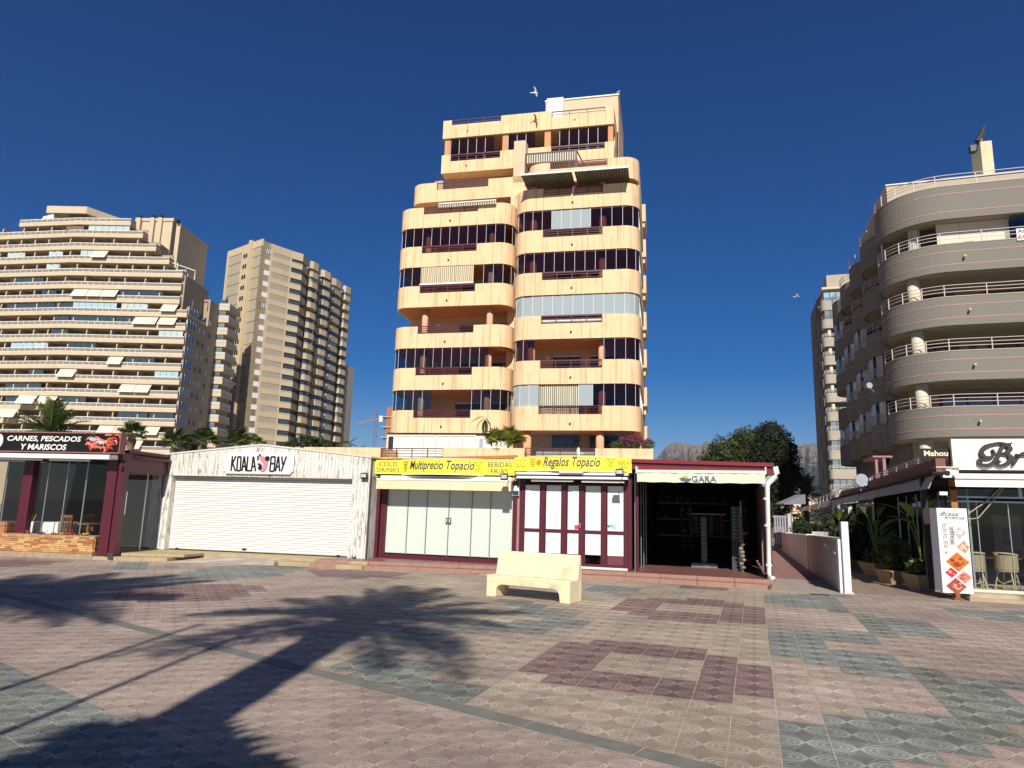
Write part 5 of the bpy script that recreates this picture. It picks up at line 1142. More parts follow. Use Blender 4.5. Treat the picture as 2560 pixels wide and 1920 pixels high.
# ground floor right: clear glass between columns
for x in (1195, 1770): u_ = TF.uz(*f4(x, 1380), .6)[0]; add('column', MB().cyl(u_, .6, 4.3, 6.6, .26, 16), M_SALMON, TW, smooth=True)
xs = [1218, 1300, 1485, 1750]; uu = [TF.uz(*f4(x, 1380), .5)[0] for x in xs]
for a, b in zip(uu[:-1], uu[1:]): add('pane', MB().box(a + .005, b - .005, .5, .512, 4.35, 6.55), G_CLEAR, TW)
add('pane', MB().box(TF.uz(*f4(1800, 1380), .5)[0], 7.6, .5, .512, 4.35, 6.55), G_SMOKE, TW)
curtain(uu[0] + .2, uu[3], 1.6, 4.4, 5.6, mat('grey_green_curtain', (.30, .32, .28), .9), 'blind', .03)
# side fins and small fittings along the right flank
for k in range(0, 7):
    zt = rzt(k); add('flank_balcony', MB().box(7.9, 8.18, 9.5, 13, zt - 1.5, zt - .1), M_CREAM2, TW)
    if k: add('flank_unit', MB().box(7.95, 8.12, 9.0, 9.3, zt - 2.2, zt - 1.9), M_CREAM2, TW)
add('core_rail', MB().box(-.6, -.15, 2.9, 2.93, 9, 9.05), M_MAROON, TW)
for k in range(6): add('joint_bar', MB().box(-.62, -.15, 2.9, 2.95, rzt(k) - 1.55 + 1.4 - 2.6 + 1.2, rzt(k) - 1.55 + 1.45 - 2.6 + 1.2), mat('spout_dark', (.1, .1, .1)), TW)
# satellite dish and plants on the podium terrace
p = TF.uz(*f4(1600, 1495), PD + .1)
t = thing('satellite_dish', TF, 'white satellite dish seen edge on behind the second yellow sign', 'satellite dish', p[0], PD + .0, p[1] - .25)
mb = MB(); 
for i in range(5):
    r0_, r1_ = .34 * i / 5, .34 * (i + 1) / 5
    for j in range(16):
        a, b = 2 * math.pi * j / 16, 2 * math.pi * (j + 1) / 16; F_ = lambda r, t: (-.15 + r * r * .9, r * math.cos(t) * .8 - .1, .25 + r * math.sin(t)); mb.quad(F_(r0_, a), F_(r0_, b), F_(r1_, b), F_(r1_, a))
add('dish', mb, M_WHITE, t, rot=(0, 0, .5)); add('mast', MB().tube([(0, 0, -.6), (0, 0, .25)], .03, 6).tube([(0, 0, .25), (.22, -.1, .22)], .02, 6).sphere((.25, -.1, .22), .05, 8, 5), M_WHITE, t)
# ------------------------------------------------------------------ grey curved block on the right
GF = Frame((22.4, 33.5), -18)
c6 = lambda x, y: (2020 + .3617 * x, 300 + .3617 * y)
c7 = lambda x, y: (2000 + .3857 * x, 880 + .3857 * y)
GBk = empty('curved_apartment_block', 'grey speckled apartment block with rounded balconies and thin pink-white railings', 'apartment block', GF.w(0, 0, 0), GF.a)
EG = [4.4, 7.25, 10.05, 12.85, 15.65, 18.8]
def ellp(cx, cy, a, b, t0, t1, n): return [(cx + a * math.cos(math.radians(t0 + (t1 - t0) * i / (n - 1))), cy + b * math.sin(math.radians(t0 + (t1 - t0) * i / (n - 1)))) for i in range(n)]
GP = [(-1.95, 5.4)] + ellp(-.15, 2.9, 2.85, 2.9, 150, 270, 25) + [(6, 0), (14, 0)]
def thin_rail(parent, path, z0, z1, k=3, m=None, every=2, r=.02):
    mb = MB()
    for i in range(k): z = z1 - (z1 - z0) * i / (k + .3); mb.band(path, z - r, z + r, .03)
    for p in path[::every]: mb.box(p[0] - .02, p[0] + .02, p[1] - .02, p[1] + .02, z0, z1)
    return add('railing', mb, m or mat('pink_white_metal', (.56, .45, .43), .5), parent)
def trims(parent, path, zs):
    mb = MB()
    for z in zs: mb.band([(p[0], p[1]) for p in inset_path(path, -.012)], z - .018, z + .018, .03)
    return add('trim_line', mb, M_GREYTRIM, parent)
gwall = mat('grey_inner_wall', (.36, .32, .25), .9, .05, 2)
for i, e in enumerate(EG):
    if i == 0: continue
    top = i == 5; h = 1.78 if top else 1.47
    add('balcony_front', MB().band(GP, e - h, e, .16), M_GREYRENDER, GBk)
    add('coping', MB().band(inset_path(GP, -.02), e, e + .04, .22), mat('coping_beige', (.52, .42, .30), .8), GBk)
    trims(GBk, GP, (e - .42, e - h + .38))
    pp = inset_path(GP, .06); add('floor_slab', MB().prism(pp + [(14, 6), (-1.9, 6)], e - h + .02, e - h + .3), gwall, GBk)
    thin_rail(GBk, [GP[0]] + GP[1:26:2] + [(1.2 + t, 0) for t in (0, 2, 4, 6, 8)], e + .04, e + .62, r=.014)
    if i < 5:
        pcc = add('pipe_spout', MB().tube([(.35, -.22, e - .75), (.35, .0, e - .75)], .06, 10), mat('spout_cream', (.5, .42, .3), .8), GBk)
cu = GF.uz(*c6(732, 1180), 1.2)[0]
for i in range(0, 5):
    if i != 4: add('column', MB().cyl(cu, 1.2, EG[i] - 1.1, EG[i + 1] - 1.45 + (-.3 if i == 4 else 0), .30, 18), mat('cream_column', (.60, .54, .41), .8, .05, 3), GBk, smooth=True)
add('rear_wall', MB().box(-1.9, 14, 3.2, 3.4, 0, 19.0), gwall, GBk)
add('side_wall', MB().box(-1.95, -1.75, 3.4, 22, 0, 18.4), M_GREYRENDER, GBk)
for i in range(0, 4):
    z0 = EG[i] - 1.15
    for (a, b) in (((-1.05, .55), (2.1, 3.9), (5.2, 7)) if i > 1 else ((-.4, 4.4),) if i == 1 else ((-.6, .4),)):
        w = add('terrace_door', MB().box(a, b, 3.12, 3.2, z0, z0 + 2.1), mat('door_dark2', (.03, .03, .035), .3), GBk)
        add('frame', MB().box(a - .07, a, 3.08, 3.2, z0, z0 + 2.2).box(b, b + .07, 3.08, 3.2, z0, z0 + 2.2).box(a, b, 3.08, 3.2, z0 + 2.1, z0 + 2.2), mat('dark_red_frame', (.10, .04, .035), .6), w)
        n = 3 if i != 1 else 4
        for k in range(n):
            x0 = a + (b - a) * k / n; c_ = add('curtain' if i != 1 else 'window_pane', MB().box(x0 + .04, x0 + (b - a) / n - .04, 3.10, 3.118, z0 + .1, z0 + 2.05), (mat('dim_curtain', (.16, .13, .12), .9, .3, 9, stretch=(8, 1, .2)) if i != 1 else mat('grey_blue_pane', (.20, .25, .25), .15, spec=.8)), w)
    if i in (2, 3): add('wall_lamp', MB().tube([(1.3, 3.1, z0 + 2.0), (1.3, 3.2, z0 + 2.0)], .16, 14), mat('lamp_cage', (.12, .12, .11), .6), GBk)
# top storey: curtained corner, white wall panels, sign
zt0, zt1 = 15.7, 17.02
x_ = lambda x, y, d: GF.uz(*c6(x, y), d)[0]
q = inset_path(GP, .25)
add('white_infill', MB().box(x_(886, 750, .8), x_(1385, 700, .8), .8, .92, 15.0, 17.04), mat('off_white_panel', (.70, .64, .52), .8, .03, 2), GBk)
for xx in (1040, 1225): add('panel_joint', MB().box(x_(xx, 720, .8) - .006, x_(xx, 720, .8) + .006, .792, .8, 15.0, 17.03), M_GREYTRIM, GBk)
add('vent', MB().box(x_(1070, 835, .8), x_(1150, 835, .8), .78, .8, 15.85, 16.0), M_INK, GBk)
add('dark_infill', MB().box(x_(775, 750, 1.6), x_(886, 750, .8), 1.4, 1.5, 14.4, 17.04), mat('dusky_wall', (.09, .075, .06), .9), GBk)
curtain(x_(695, 780, 1.0), x_(778, 780, 1.0), 1.2, 14.5, 17.03, mat('pale_curtain', (.50, .52, .46), .9), 'curtain', .09, 24, GBk)
for k in range(3, 8): a, b = q[k], q[k + 1]; add('pane', MB().band([a, b], 15.7, 17.03, .012), G_SMOKE, GBk); add('pane_edge', MB().box(a[0] - .02, a[0] + .02, a[1] - .02, a[1] + .02, 15.7, 17.03), M_WHITEMETAL, GBk)
add('pane', MB().box(x_(1400, 700, .3), 6, .3, .32, 15.7, 17.03), G_BLUE, GBk); add('dusky_back', MB().box(x_(1390, 700, .3), 7, 1.2, 1.3, 14.4, 17.03), M_DARK, GBk)
a = GF.uz(*c6(1437, 752), -.05); sgn = add('rental_sign', MB().box(a[0], a[0] + 1.5, -.06, -.03, a[1] - .62, a[1]), M_WHITE, GBk, label='white and red ALQUILA banner tied to the railing')
letters('ALQUILA', a[0] + .04, a[0] + 1.46, a[1] - .28, a[1] - .05, -.062, mat('slate_ink', (.02, .06, .08)), sgn, bold=.01); letters('606 015', a[0] + .04, a[0] + 1.46, a[1] - .56, a[1] - .33, -.062, MATS['red_print'], sgn, bold=.015)
# roof block and chimney
rb = GF.uz(*c6(540, 457), 3.4); rr2 = GF.uz(*c6(1490, 327), 3.4)
add('roof_block', MB().box(rb[0], 14, 3.4, 12, 18.4, rb[1]), mat('pale_grey_render', (.46, .40, .31), .9, .06, 2), GBk); add('roof_cap', MB().box(rb[0] - .05, 14, 3.33, 12.1, rb[1], rb[1] + .06), M_WHITE, GBk)
c0_, c1_, c2_ = GF.uz(*c6(1210, 355), 6.5), GF.uz(*c6(1190, 150), 6.5), GF.uz(*c6(1290, 345), 6.5)
ch = add('chimney', MB().box(c0_[0], c2_[0], 6.5, 8.2, rb[1] - .3, c1_[1]), mat('chimney_cream', (.62, .54, .34), .9, .05, 3, dirt=((.4, .33, .2), 2, .6, .5)), GBk)
vx, vz = (c0_[0] + c2_[0]) / 2 - .05, c1_[1]
add('cowl', MB().tube([(vx, 7.2, vz), (vx, 7.2, vz + .45)], .2, 10).tube([(vx - .15, 7.2, vz + .35), (vx + .1, 7.2, vz + .75), (vx + .3, 7.2, vz + 1.45)], [.22, .2, .05], 8).box(vx - .62, vx - .3, 7.0, 7.4, vz - .3, vz + .1), mat('cowl_metal', (.06, .06, .065), .5, metal=.4), ch)
# shaded side: three columns of bulging balconies going away
for b in range(4):
    d0 = 5.9 + b * 4.3; BPth = [(-1.8, d0 + 4.15)] + ellp(-1.75, d0 + 2.05, 1.25 + .05 * b, 2.05, 95, 265, 11) + [(-1.8, d0)]
    BPth = BPth[::1]
    for i, e in enumerate(EG):
        if i == 0: continue
        ee = e - (0 if b == 0 else .0) ; h = 1.78 if i == 5 else 1.47
        # path must run so that the wall's thickness lies towards the building
        o_ = add('balcony_front', MB().band(BPth, ee - h, ee, .14), M_GREYRENDER, GBk)
        trims(GBk, BPth, (ee - .42,)); thin_rail(GBk, BPth, ee + .02, ee + .58, 3, r=.014)
        add('floor_slab', MB().prism(inset_path(BPth, .05)[::1], ee - h + .02, ee - h + .25), gwall, GBk)
        if (b * 7 + i * 5) % 3 != 1 or i <= 3 and b < 3:
            ip = inset_path(BPth, .1)
            if i < 5 and not (b == 0 and i >= 3) and not (b == 1 and i > 3):
                for k in range(2, 9):
                    pn = add('pane', MB().band([ip[k], ip[k + 1]], ee + .02, EG[i + 1] - (1.8 if i == 4 else 1.48), .012), G_BLUE if k % 2 else G_LIGHT, GBk)
                    add('pane_edge', MB().box(ip[k][0] - .03, ip[k][0] + .03, ip[k][1] - .03, ip[k][1] + .03, ee, EG[i + 1] - 1.5), M_WHITEMETAL, pn)
for i in range(1, 5):
    for b in range(4): add('side_opening', MB().box(-1.99, -1.951, 6.4 + b * 4.3, 9.4 + b * 4.3, EG[i] - 1.2, EG[i] + .95), M_BLACK, GBk)
# ------------------------------------------------------------------ slim lit tower far behind it
FF = Frame((48.7, 104.2), -18)
c9 = lambda x, y: (2030 + .16883 * x, 620 + .16883 * y); c10 = lambda x, y: (2030 + .16883 * x, 880 + .16883 * y)
FT = empty('slim_apartment_tower', 'slim sand coloured tower far behind the grey block, its balconies in sunlight', 'apartment tower', FF.w(0, 0, 0), FF.a)
sand = mat('far_sand_render', (.40, .36, .28), .95, .08, 1, .2, 20)
add('body', MB().box(-.4, 9, 1.6, 12, 0, 37.2), sand, FT)
ftp = FF.uz(*c9(210, 405), 2)
add('roof_block', MB().box(ftp[0], 9, 2, 10, 36, ftp[1]), sand, FT)
add('roof_slab', MB().box(-.55, 9, -.1, 12, 36.9, 37.25), mat('sunlit_slab', (.6, .52, .4), .8), FT)
add('dark_flank', MB().box(-.95, -.4, 2.5, 14, 0, 36.4), mat('shaded_flank_render', (.20, .17, .13), .95), FT)  # darker copy of the sand tone, with the flank's shade in the colour
for k in range(13):
    zt = 24.2 - .45 + 2.9 * (4 - k) if False else 35.15 - .42 - 2.9 * k
    zt = 35.0 - 2.9 * k
    P_ = arc(.25 - .3, .7, .7, 180, 270, 5) + [(6, 0)]
    P_ = [(-.75, 1.8)] + P_
    if zt < 3: break
    add('balcony_front', MB().band(P_, zt - 1.45, zt, .15), sand, FT); thin_rail(FT, P_, zt, zt + .6, 3, M_WHITE if k > 1 else M_PINK, 2)
    if k > 1: add('column', MB().cyl(.25, .6, zt, zt + 1.45, .28, 10), MATS['cream_column'], FT, smooth=True)
    if k < 2 or k > 6:
        for j in range(4): add('pane', MB().box(-.3 + j * .9, .5 + j * .9, .12, .15, zt, zt + 1.4), MATS['grey_blue_pane'] if k > 0 else mat('bright_sky_pane', (.30, .48, .58), .1, spec=1), FT)
    else: add('recess', MB().box(.8, 5, 1.5, 1.61, zt - 1, zt + 1.4), M_DARK, FT)
    add('flank_bay', MB().box(-1.1, -.95, 4 + (k % 2) * 2, 8 + (k % 2) * 2, zt - 1.6, zt + .2), mat('shaded_flank_render', (.2, .17, .13)), FT)

# ------------------------------------------------------------------ big terraced block on the left
LF = Frame((-69, 142), -1)
fl1 = lambda x, y: (.3857 * x, 480 + .3857 * y)
LBk = empty('terraced_apartment_block', 'long sand coloured apartment block with white railings stepping back at the top', 'apartment block', LF.w(0, 0, 0), LF.a)
ED = [61.2, 58.4, 55.5, 52.6, 49.7] + [46.8 - 2.9 * i for i in range(13)]
Rx = [-14.5, -11.5, -8.3, -5.1, -1.9, -1.9, -1.9, 0, 0, 0, 0, 0, 0, 0, 0, 0, 0, 0]
Lx = [-40.4, -55] + [-64] * 16
BEND = -26.0; ta = math.tan(math.radians(-8))
def lpath(u0, u1, d=0.):
    pts = []
    if u0 < BEND: pts.append((u0, d + (BEND - u0) * -ta * 1.0)); pts.append((BEND, d))
    else: pts.append((u0, d))
    pts.append((u1, d)); return pts
wrail = mat('white_rail', (.80, .82, .80), .5)
def lu(x, y, d=.4): return LF.uz(*fl1(x, y), d)
AWN = {0: [], 3: [(612, 705)], 6: [(482, 578), (582, 668), (672, 772)], 7: [(1060, 1158)], 8: [(880, 1030), (1042, 1152)], 11: [(715, 805)], 12: [(392, 500)], 13: [(790, 885), (888, 985)], 14: [(125, 243), (258, 375)], 15: [(0, 32), (34, 116)], 16: [(648, 750), (754, 850), (878, 940), (948, 1042)], 17: [(860, 930)]}
LIT = {1: [(580, 845, 0)], 2: [(0, 5, 0)], 3: [(0, 125, 0), (302, 398, 0), (525, 612, 0)], 4: [(285, 380, 0)], 7: [(475, 760, 1), (790, 955, 0)], 9: [(1032, 1190, 0)], 10: [(35, 195, 1), (200, 300, 0)], 12: [(1005, 1160, 1)]}
DGL = {5: [(25, 262)], 6: [(255, 355), (780, 1060)], 7: [(0, 345), (355, 470)], 8: [(340, 450), (460, 750), (755, 900)], 9: [(325, 440)], 10: [(435, 622)], 11: [(815, 1005)], 12: [(170, 270)], 13: [(0, 150), (155, 255)], 14: [(0, 120), (380, 560)], 15: [(765, 960), (970, 1130)]}
yref = lambda i: [190, 225, 310, 400, 480, 565, 648, 735, 822, 908, 992, 1080, 1168, 1258, 1345, 1440, 1530, 1620][i]
for i, e in enumerate(ED):
    P_ = lpath(Lx[i], Rx[i]) + ([(Rx[i], 2.2 if i < 7 else 9.)])
    add('balcony_front', MB().band(P_, e - 1.25, e - .42, .2), M_LBSLAB, LBk)
    pr = inset_path(P_, .1); mb = MB()
    mb.band(pr, e + .26, e + .36, .06).band(pr, e - .42, e - .34, .06)
    add('glass_balustrade', MB().band(pr, e - .26, e + .26, .03), mat('balustrade_glass', (.26, .225, .17), .3), LBk)
    u = Lx[i]
    while u < Rx[i]: dd = (BEND - u) * -ta if u < BEND else 0; mb.box(u - .03, u + .03, dd + .08, dd + .16, e - .35, e + .32); u += 1.35
    add('railing', mb, wrail, LBk)
    add('floor_slab', MB().prism([(p[0], p[1] + .15) for p in lpath(Lx[i], Rx[i] - .1)] + [(Rx[i] - .1, 4), (Lx[i], 12)], e - 1.33, e - 1.1), M_LBSLAB, LBk)
    # rear wall and fins
    up = ED[i - 1] - 1.35 if i else e + 1.2
    if i: 
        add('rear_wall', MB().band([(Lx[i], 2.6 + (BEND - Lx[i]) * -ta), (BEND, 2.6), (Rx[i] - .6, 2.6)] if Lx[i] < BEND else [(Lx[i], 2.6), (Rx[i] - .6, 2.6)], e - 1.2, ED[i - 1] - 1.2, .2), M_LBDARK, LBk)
        r = random.Random(100 + i); u = Rx[i] - r.choice((3.6, 4.6)) * (1 if i > 4 else 1.2)
        while u > Lx[i]:
            dd = (BEND - u) * -ta if u < BEND else 0
            add('partition', MB().side([(dd + .35, e - 1.1), (dd + 2.6, e - 1.1), (dd + 2.6, up), (dd + .6, up), (dd + .35, up - .2), (dd + .2, up - .6)], u - .11, u + .11), M_LBSLAB, LBk)
            if r.random() < .55: add('terrace_window', MB().box(u + .7, u + 2.3, dd + 2.5, dd + 2.6, e - 1.1, e + .75), mat('dim_pane', (.035, .05, .06), .15, spec=.7), LBk)
            if r.random() < .4: add('air_unit', MB().box(u + .25, u + .9, dd + 1.9, dd + 2.4, e + .15, e + .7), mat('unit_grey', (.25, .24, .22)), LBk)
            u -= r.choice((3.4, 4.4, 5.2))
        for (xa, xb) in AWN.get(i, []):
            a, b = lu(xa, yref(i))[0], lu(xb, yref(i))[0]
            add('awning', MB().hexa([(a - .15, -.75, e - .28), (b - .15, -.75, e - .28), (b, .3, up - .05), (a, .3, up - .05), (a - .15, -.75, e - .22), (b - .15, -.75, e - .22), (b, .3, up), (a, .3, up)]), mat('far_cream_awning', (.72, .62, .48), .8), LBk)
        for (xa, xb, t) in LIT.get(i, []):
            a, b = lu(xa, yref(i))[0], lu(xb, yref(i))[0]; n = max(1, round((b - a) / 1.4))
            for k in range(n): 
                x0 = a + (b - a) * k / n; dd = (BEND - x0) * -ta if x0 < BEND else 0
                add('glazing_panel', MB().box(x0 + .03, x0 + (b - a) / n - .03, dd + .25, dd + .3, e - .3, up), mat('pale_glazing_%d' % t, [(.48, .58, .56), (.38, .55, .62)][t], .15, .06, 3, spec=.8), LBk)
        for (xa, xb) in DGL.get(i, []):
            a, b = lu(xa, yref(i))[0], lu(xb, yref(i))[0]; n = max(1, round((b - a) / 1.6))
            for k in range(n):
                x0 = a + (b - a) * k / n; dd = (BEND - x0) * -ta if x0 < BEND else 0
                add('glazing_panel', MB().box(x0 + .03, x0 + (b - a) / n - .03, dd + .25, dd + .3, e - .3, up), mat('dark_glazing', (.05, .068, .07), .12, .2, 2, spec=.8), LBk)
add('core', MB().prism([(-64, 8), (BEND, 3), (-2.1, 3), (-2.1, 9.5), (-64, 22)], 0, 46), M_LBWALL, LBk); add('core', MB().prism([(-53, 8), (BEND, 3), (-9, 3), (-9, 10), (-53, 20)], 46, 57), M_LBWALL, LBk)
# side wall with windows, plus stepped terraces at its top
add('side_wall', MB().box(-2.3, -1.6, .9, 12, 39, 49.2).box(-.35, .05, .6, 14.6, 0, 40.3), M_LBWALL, LBk)
add('side_wall', MB().box(-1.9, .04, 9.9, 14.6, 40.3, 46.6), M_LBWALL, LBk)
for i in range(7, 18):
    e = ED[i]; zz_ = e - .3
    g = add('side_glazing', MB().box(.06, .09, .4, 4.2, zz_, zz_ + 1.55), mat('side_glaze_%d' % (i % 3), [(.13, .19, .22), (.20, .25, .26), (.08, .12, .15)][i % 3], .15, spec=.8), LBk)
    for k in range(4): add('glazing_bar', MB().box(.05, .13, .4 + k * 1.25, .5 + k * 1.25, zz_, zz_ + 1.6), M_WHITE, g)
    for y_ in (5.6, 7.8, 10.6): add('side_window', MB().box(.051, .1, y_, y_ + .9, zz_ + .1, zz_ + 1.15), mat('side_window_pale' if (i + int(y_)) % 2 else 'dim_pane', (.5, .5, .47)), LBk)
add('side_window', MB().box(-1.59, -1.5, 4.5, 5.3, 43.5, 44.8), M_WHITE, LBk)
# projecting rear wing with corner balconies
wg = [LF.loc(G(*fl1(1345, 1000), 30))[0]]
for i in range(5, 18):
    e = ED[i]; bx0, bx1 = .1, 2.6
    add('wing_balcony', MB().box(bx0, bx1, 14.3, 20.5, e - 1.35, e - .35), M_LBSLAB, LBk); add('wing_rail', MB().box(bx0, bx1 - .05, 14.32, 14.36, e - .3, e + .3).box(bx1 - .1, bx1 - .05, 14.4, 20.4, e - .3, e + .3), mat('rail_haze', (.5, .52, .52), .4), LBk)
    add('wing_glazing', MB().box(.2, 1.5, 14.53, 14.59, e - .3, e + 1.2), MATS['side_glaze_%d' % (i % 3)], LBk)
add('wing_wall', MB().box(-.3, 1.6, 14.6, 21, 0, 45.5), M_LBWALL, LBk)  # darker brown puts the shade of this right-facing wing into its colour
# stepped gable roof line with rails on the right
for i in range(1, 6):
    e = ED[i]; add('terrace_return', MB().box(Rx[i - 1] - .2, Rx[i] - .1, 8.8, 9., e - 2.2, e - .35), M_LBSLAB, LBk)
# penthouse and lift tower
p0 = LF.uz(*fl1(320, 112), 2)[0]; p1_ = LF.uz(*fl1(580, 105), 2)[0]
add('penthouse_roof', MB().prism([(p0, 1.2), (p1_, 1.2), (p1_ + 5, 9), (p0, 9)], 63.0, 64.6), M_LBSLAB, LBk); add('penthouse', MB().box(p0 + 6, p1_ - .2, 3, 8, 61, 63.1), M_LBDARK, LBk); add('brown_blind', MB().box(lu(445, 140, 2)[0], lu(570, 140, 2)[0], 2.2, 2.3, 61, 63), mat('brown_blind', (.2, .13, .09), .8, .2, 4, stretch=(6, 1, .2)), LBk)
add('white_rooflight', MB().hexa([(lu(283, 165, 2)[0], 1.5, 61.4), (lu(360, 165, 2)[0], 1.5, 61.4), (lu(360, 165, 2)[0], 4, 61.4), (lu(283, 165, 2)[0], 4, 61.4), (lu(290, 165, 2)[0], 1.5, 62.2), (lu(355, 165, 2)[0], 1.5, 62.8), (lu(355, 165, 2)[0], 4, 62.8), (lu(290, 165, 2)[0], 4, 62.2)]), M_WHITE, LBk)
add('brown_blind', MB().box(lu(433, 220)[0], lu(545, 220)[0], .4, .5, 58.6, 59.7), MATS['brown_blind'], LBk)
q0 = LF.loc(G(*fl1(885, 190), 63.8)); q1_ = LF.loc(G(*fl1(1120, 190), 63.8)); q2_ = LF.loc(G(*fl1(1275, 350), 63.8))
add('lift_tower', MB().prism([q0, q1_, (q1_[0] + .3, q1_[1] + 17), (q0[0], q0[1] + 17)], 40, 63.8), M_LBSLAB, LBk); add('lift_cap', MB().prism([(q0[0] - .2, q0[1] - .2), (q1_[0] + .3, q1_[1] - .2), (q1_[0] + .6, q1_[1] + 17), (q0[0], q0[1] + 17)], 63.8, 64.5), M_LBSLAB, LBk)
for xx, ww in ((895, 26), (985, 22), (1035, 28), (1160, 22)):
    a = LF.uz(*fl1(xx, 200), 6.0 if xx < 1100 else 7); top = LF.uz(*fl1(xx, 165 if xx < 1100 else 205), 6 if xx < 1100 else 7)
    c_ = add('chimney', MB().box(a[0] - .45, a[0] + .45, 6.0 if xx < 1100 else 7, 7 if xx < 1100 else 8, 50, top[1]), M_LBSLAB, LBk); add('chimney_cap', MB().box(a[0] - .3, a[0] + .3, 6.2, 6.9, top[1], top[1] + .7), M_DARK, c_)
a = LF.uz(*fl1(1110, 440), 1); add('roof_pergola', MB().tube([(a[0] - 1, 1, 50), (a[0] - 1, 1, 52.4), (a[0] + 4.5, 3, 51.0), (a[0] + 4.5, 3, 49)], .12, 5).tube([(a[0] + 1.5, 1, 50), (a[0] + 1.5, 1, 52)], .12, 5), M_WHITE, LBk)

# ------------------------------------------------------------------ slim second tower
f2 = lambda x, y: (500 + .35 * x, 560 + .35 * y)
ZT = 68.
def tp(x, y, z=ZT): return tuple(G(*f2(x, y), z)[:2])
CT = tp(450, 118)
AF = Frame(CT, -38); BF = Frame(CT, 52)
T2 = empty('slab_tower', 'pale slab tower with a blank ribbed end wall and rows of curved balconies', 'apartment tower', (CT[0], CT[1], 0), 0)
def tw(fr, u, d): p = fr.w(u, d, 0); return (p[0] - CT[0], p[1] - CT[1])
def boxf(fr, u0, u1, d0, d1, z0, z1): return MB().prism([tw(fr, u0, d0), tw(fr, u1, d0), tw(fr, u1, d1), tw(fr, u0, d1)], z0, z1)
WA = 16.5
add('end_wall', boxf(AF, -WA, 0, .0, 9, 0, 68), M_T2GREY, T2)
for (a, b) in ((-8.7, -5.2),): pass
ua = lambda x, y: AF.uz(*f2(x, y), 0)[0]
ribs = [(ua(310, 165), ua(372, 145)), (ua(372, 145), ua(386, 142))]
add('rib', boxf(AF, ribs[0][0], ribs[0][1], -.25, 0, 0, 68.4), M_T2, T2); add('rib', boxf(AF, ribs[1][0], ribs[1][1] , -.9, 0, 0, 68.8), M_T2, T2)
add('rib', boxf(AF, -WA - .1, -WA + .9, -.15, .5, 0, 68.2), M_T2, T2)
add('parapet_band', boxf(AF, -WA, 0.05, -.12, 0.3, 66.6, 68.5), M_T2, T2)
ED2 = [64.6 - 2.9 * i for i in range(19)]
for i, z in enumerate(ED2):
    if z < 8: break
    for (a, b) in ((-WA + .9, ribs[0][0]), (ribs[1][1], -.02)):
        add('floor_line', boxf(AF, a, b, -.05, 0.02, z - .55, z - .35), mat('groove_grey', (.22, .20, .15), .9), T2)
    for x in (327, 342):
        uu = AF.uz(*f2(x - 0, 205), 0)[0]; add('slot_window', boxf(AF, uu - .42, uu + .3, -.3, -.24, z + .1, z + 1.2), M_DARK, T2)
# main facade
L0_ = tuple(a - b for a, b in zip(tp(530, 146), CT))
add('corner_strip', boxf(BF, 0, 3.35, 0, .5, 0, 68).prism([(L0_[0], L0_[1]), (L0_[0] - 2, L0_[1] + 1.5), (L0_[0] - 2.6, L0_[1] + 1), (L0_[0] - .5, L0_[1] - .6)], 0, 68), M_T2, T2)
PT = [tp(530, 146), tp(655, 190), tp(740, 215), tp(778, 255)]
L0 = [(p[0] - CT[0], p[1] - CT[1]) for p in PT]
def away(p, q, k):     # offset of a segment towards the building (left of travel)
    dx, dy = q[0] - p[0], q[1] - p[1]; l_ = math.hypot(dx, dy); return (-dy / l_ * k, dx / l_ * k)
bays = [[tp(790, 262), tp(815, 268), tp(850, 288), tp(862, 305)], [tp(865, 325), tp(895, 330), tp(935, 350), tp(946, 362)], [tp(948, 383), tp(975, 392), tp(1012, 418), tp(1018, 428)], [tp(1022, 440), tp(1045, 440), tp(1078, 458), tp(1086, 470)]]
Bp = [[(p[0] - CT[0], p[1] - CT[1]) for p in b] for b in bays]
core = [tw(AF, -WA, 9), tw(AF, -WA, .5), tw(AF, -.1, .5)]
back = [(L0[0][0] - 1.9, L0[0][1] + 1.4), (L0[1][0] - 2.0, L0[1][1] + 1.5), (L0[3][0] - 2.0, L0[3][1] + 1.0), (Bp[0][3][0] - 2.2, Bp[0][3][1]), (Bp[1][3][0] - 2.4, Bp[1][3][1]), (Bp[2][3][0] - 2.2, Bp[2][3][1]), (Bp[3][3][0] - 1.0, Bp[3][3][1] + .6), (Bp[3][3][0] - 12, Bp[3][3][1] + 6)]
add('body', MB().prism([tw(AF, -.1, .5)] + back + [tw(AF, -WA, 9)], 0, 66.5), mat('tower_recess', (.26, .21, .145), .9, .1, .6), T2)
pale = [mat('tower_glass_a', (.06, .075, .08), .12, .15, 1, spec=.8), mat('tower_glass_b', (.30, .36, .34), .15, .1, 1, spec=.8), mat('tower_glass_c', (.05, .06, .065), .12, .15, 1, spec=.8)]
rg = random.Random(5)
def balc(path, z, top=False):
    h = 2.4 if top else 1.15
    add('balcony_front', MB().band(path, z - 1.1, z + .22, .18), M_T2, T2)
    if not top:
        add('rail', MB().band(inset_path(path, .06), z + .3, z + .52, .04), mat('tower_rail', (.46, .44, .37), .5), T2)
        add('floor_slab', MB().prism([(p[0], p[1]) for p in inset_path(path, .08)] + [(path[-1][0] - 2.2, path[-1][1] + .5), (path[0][0] - 2.0, path[0][1] + 1.4)], z - 1.08, z - .85), M_T2, T2)
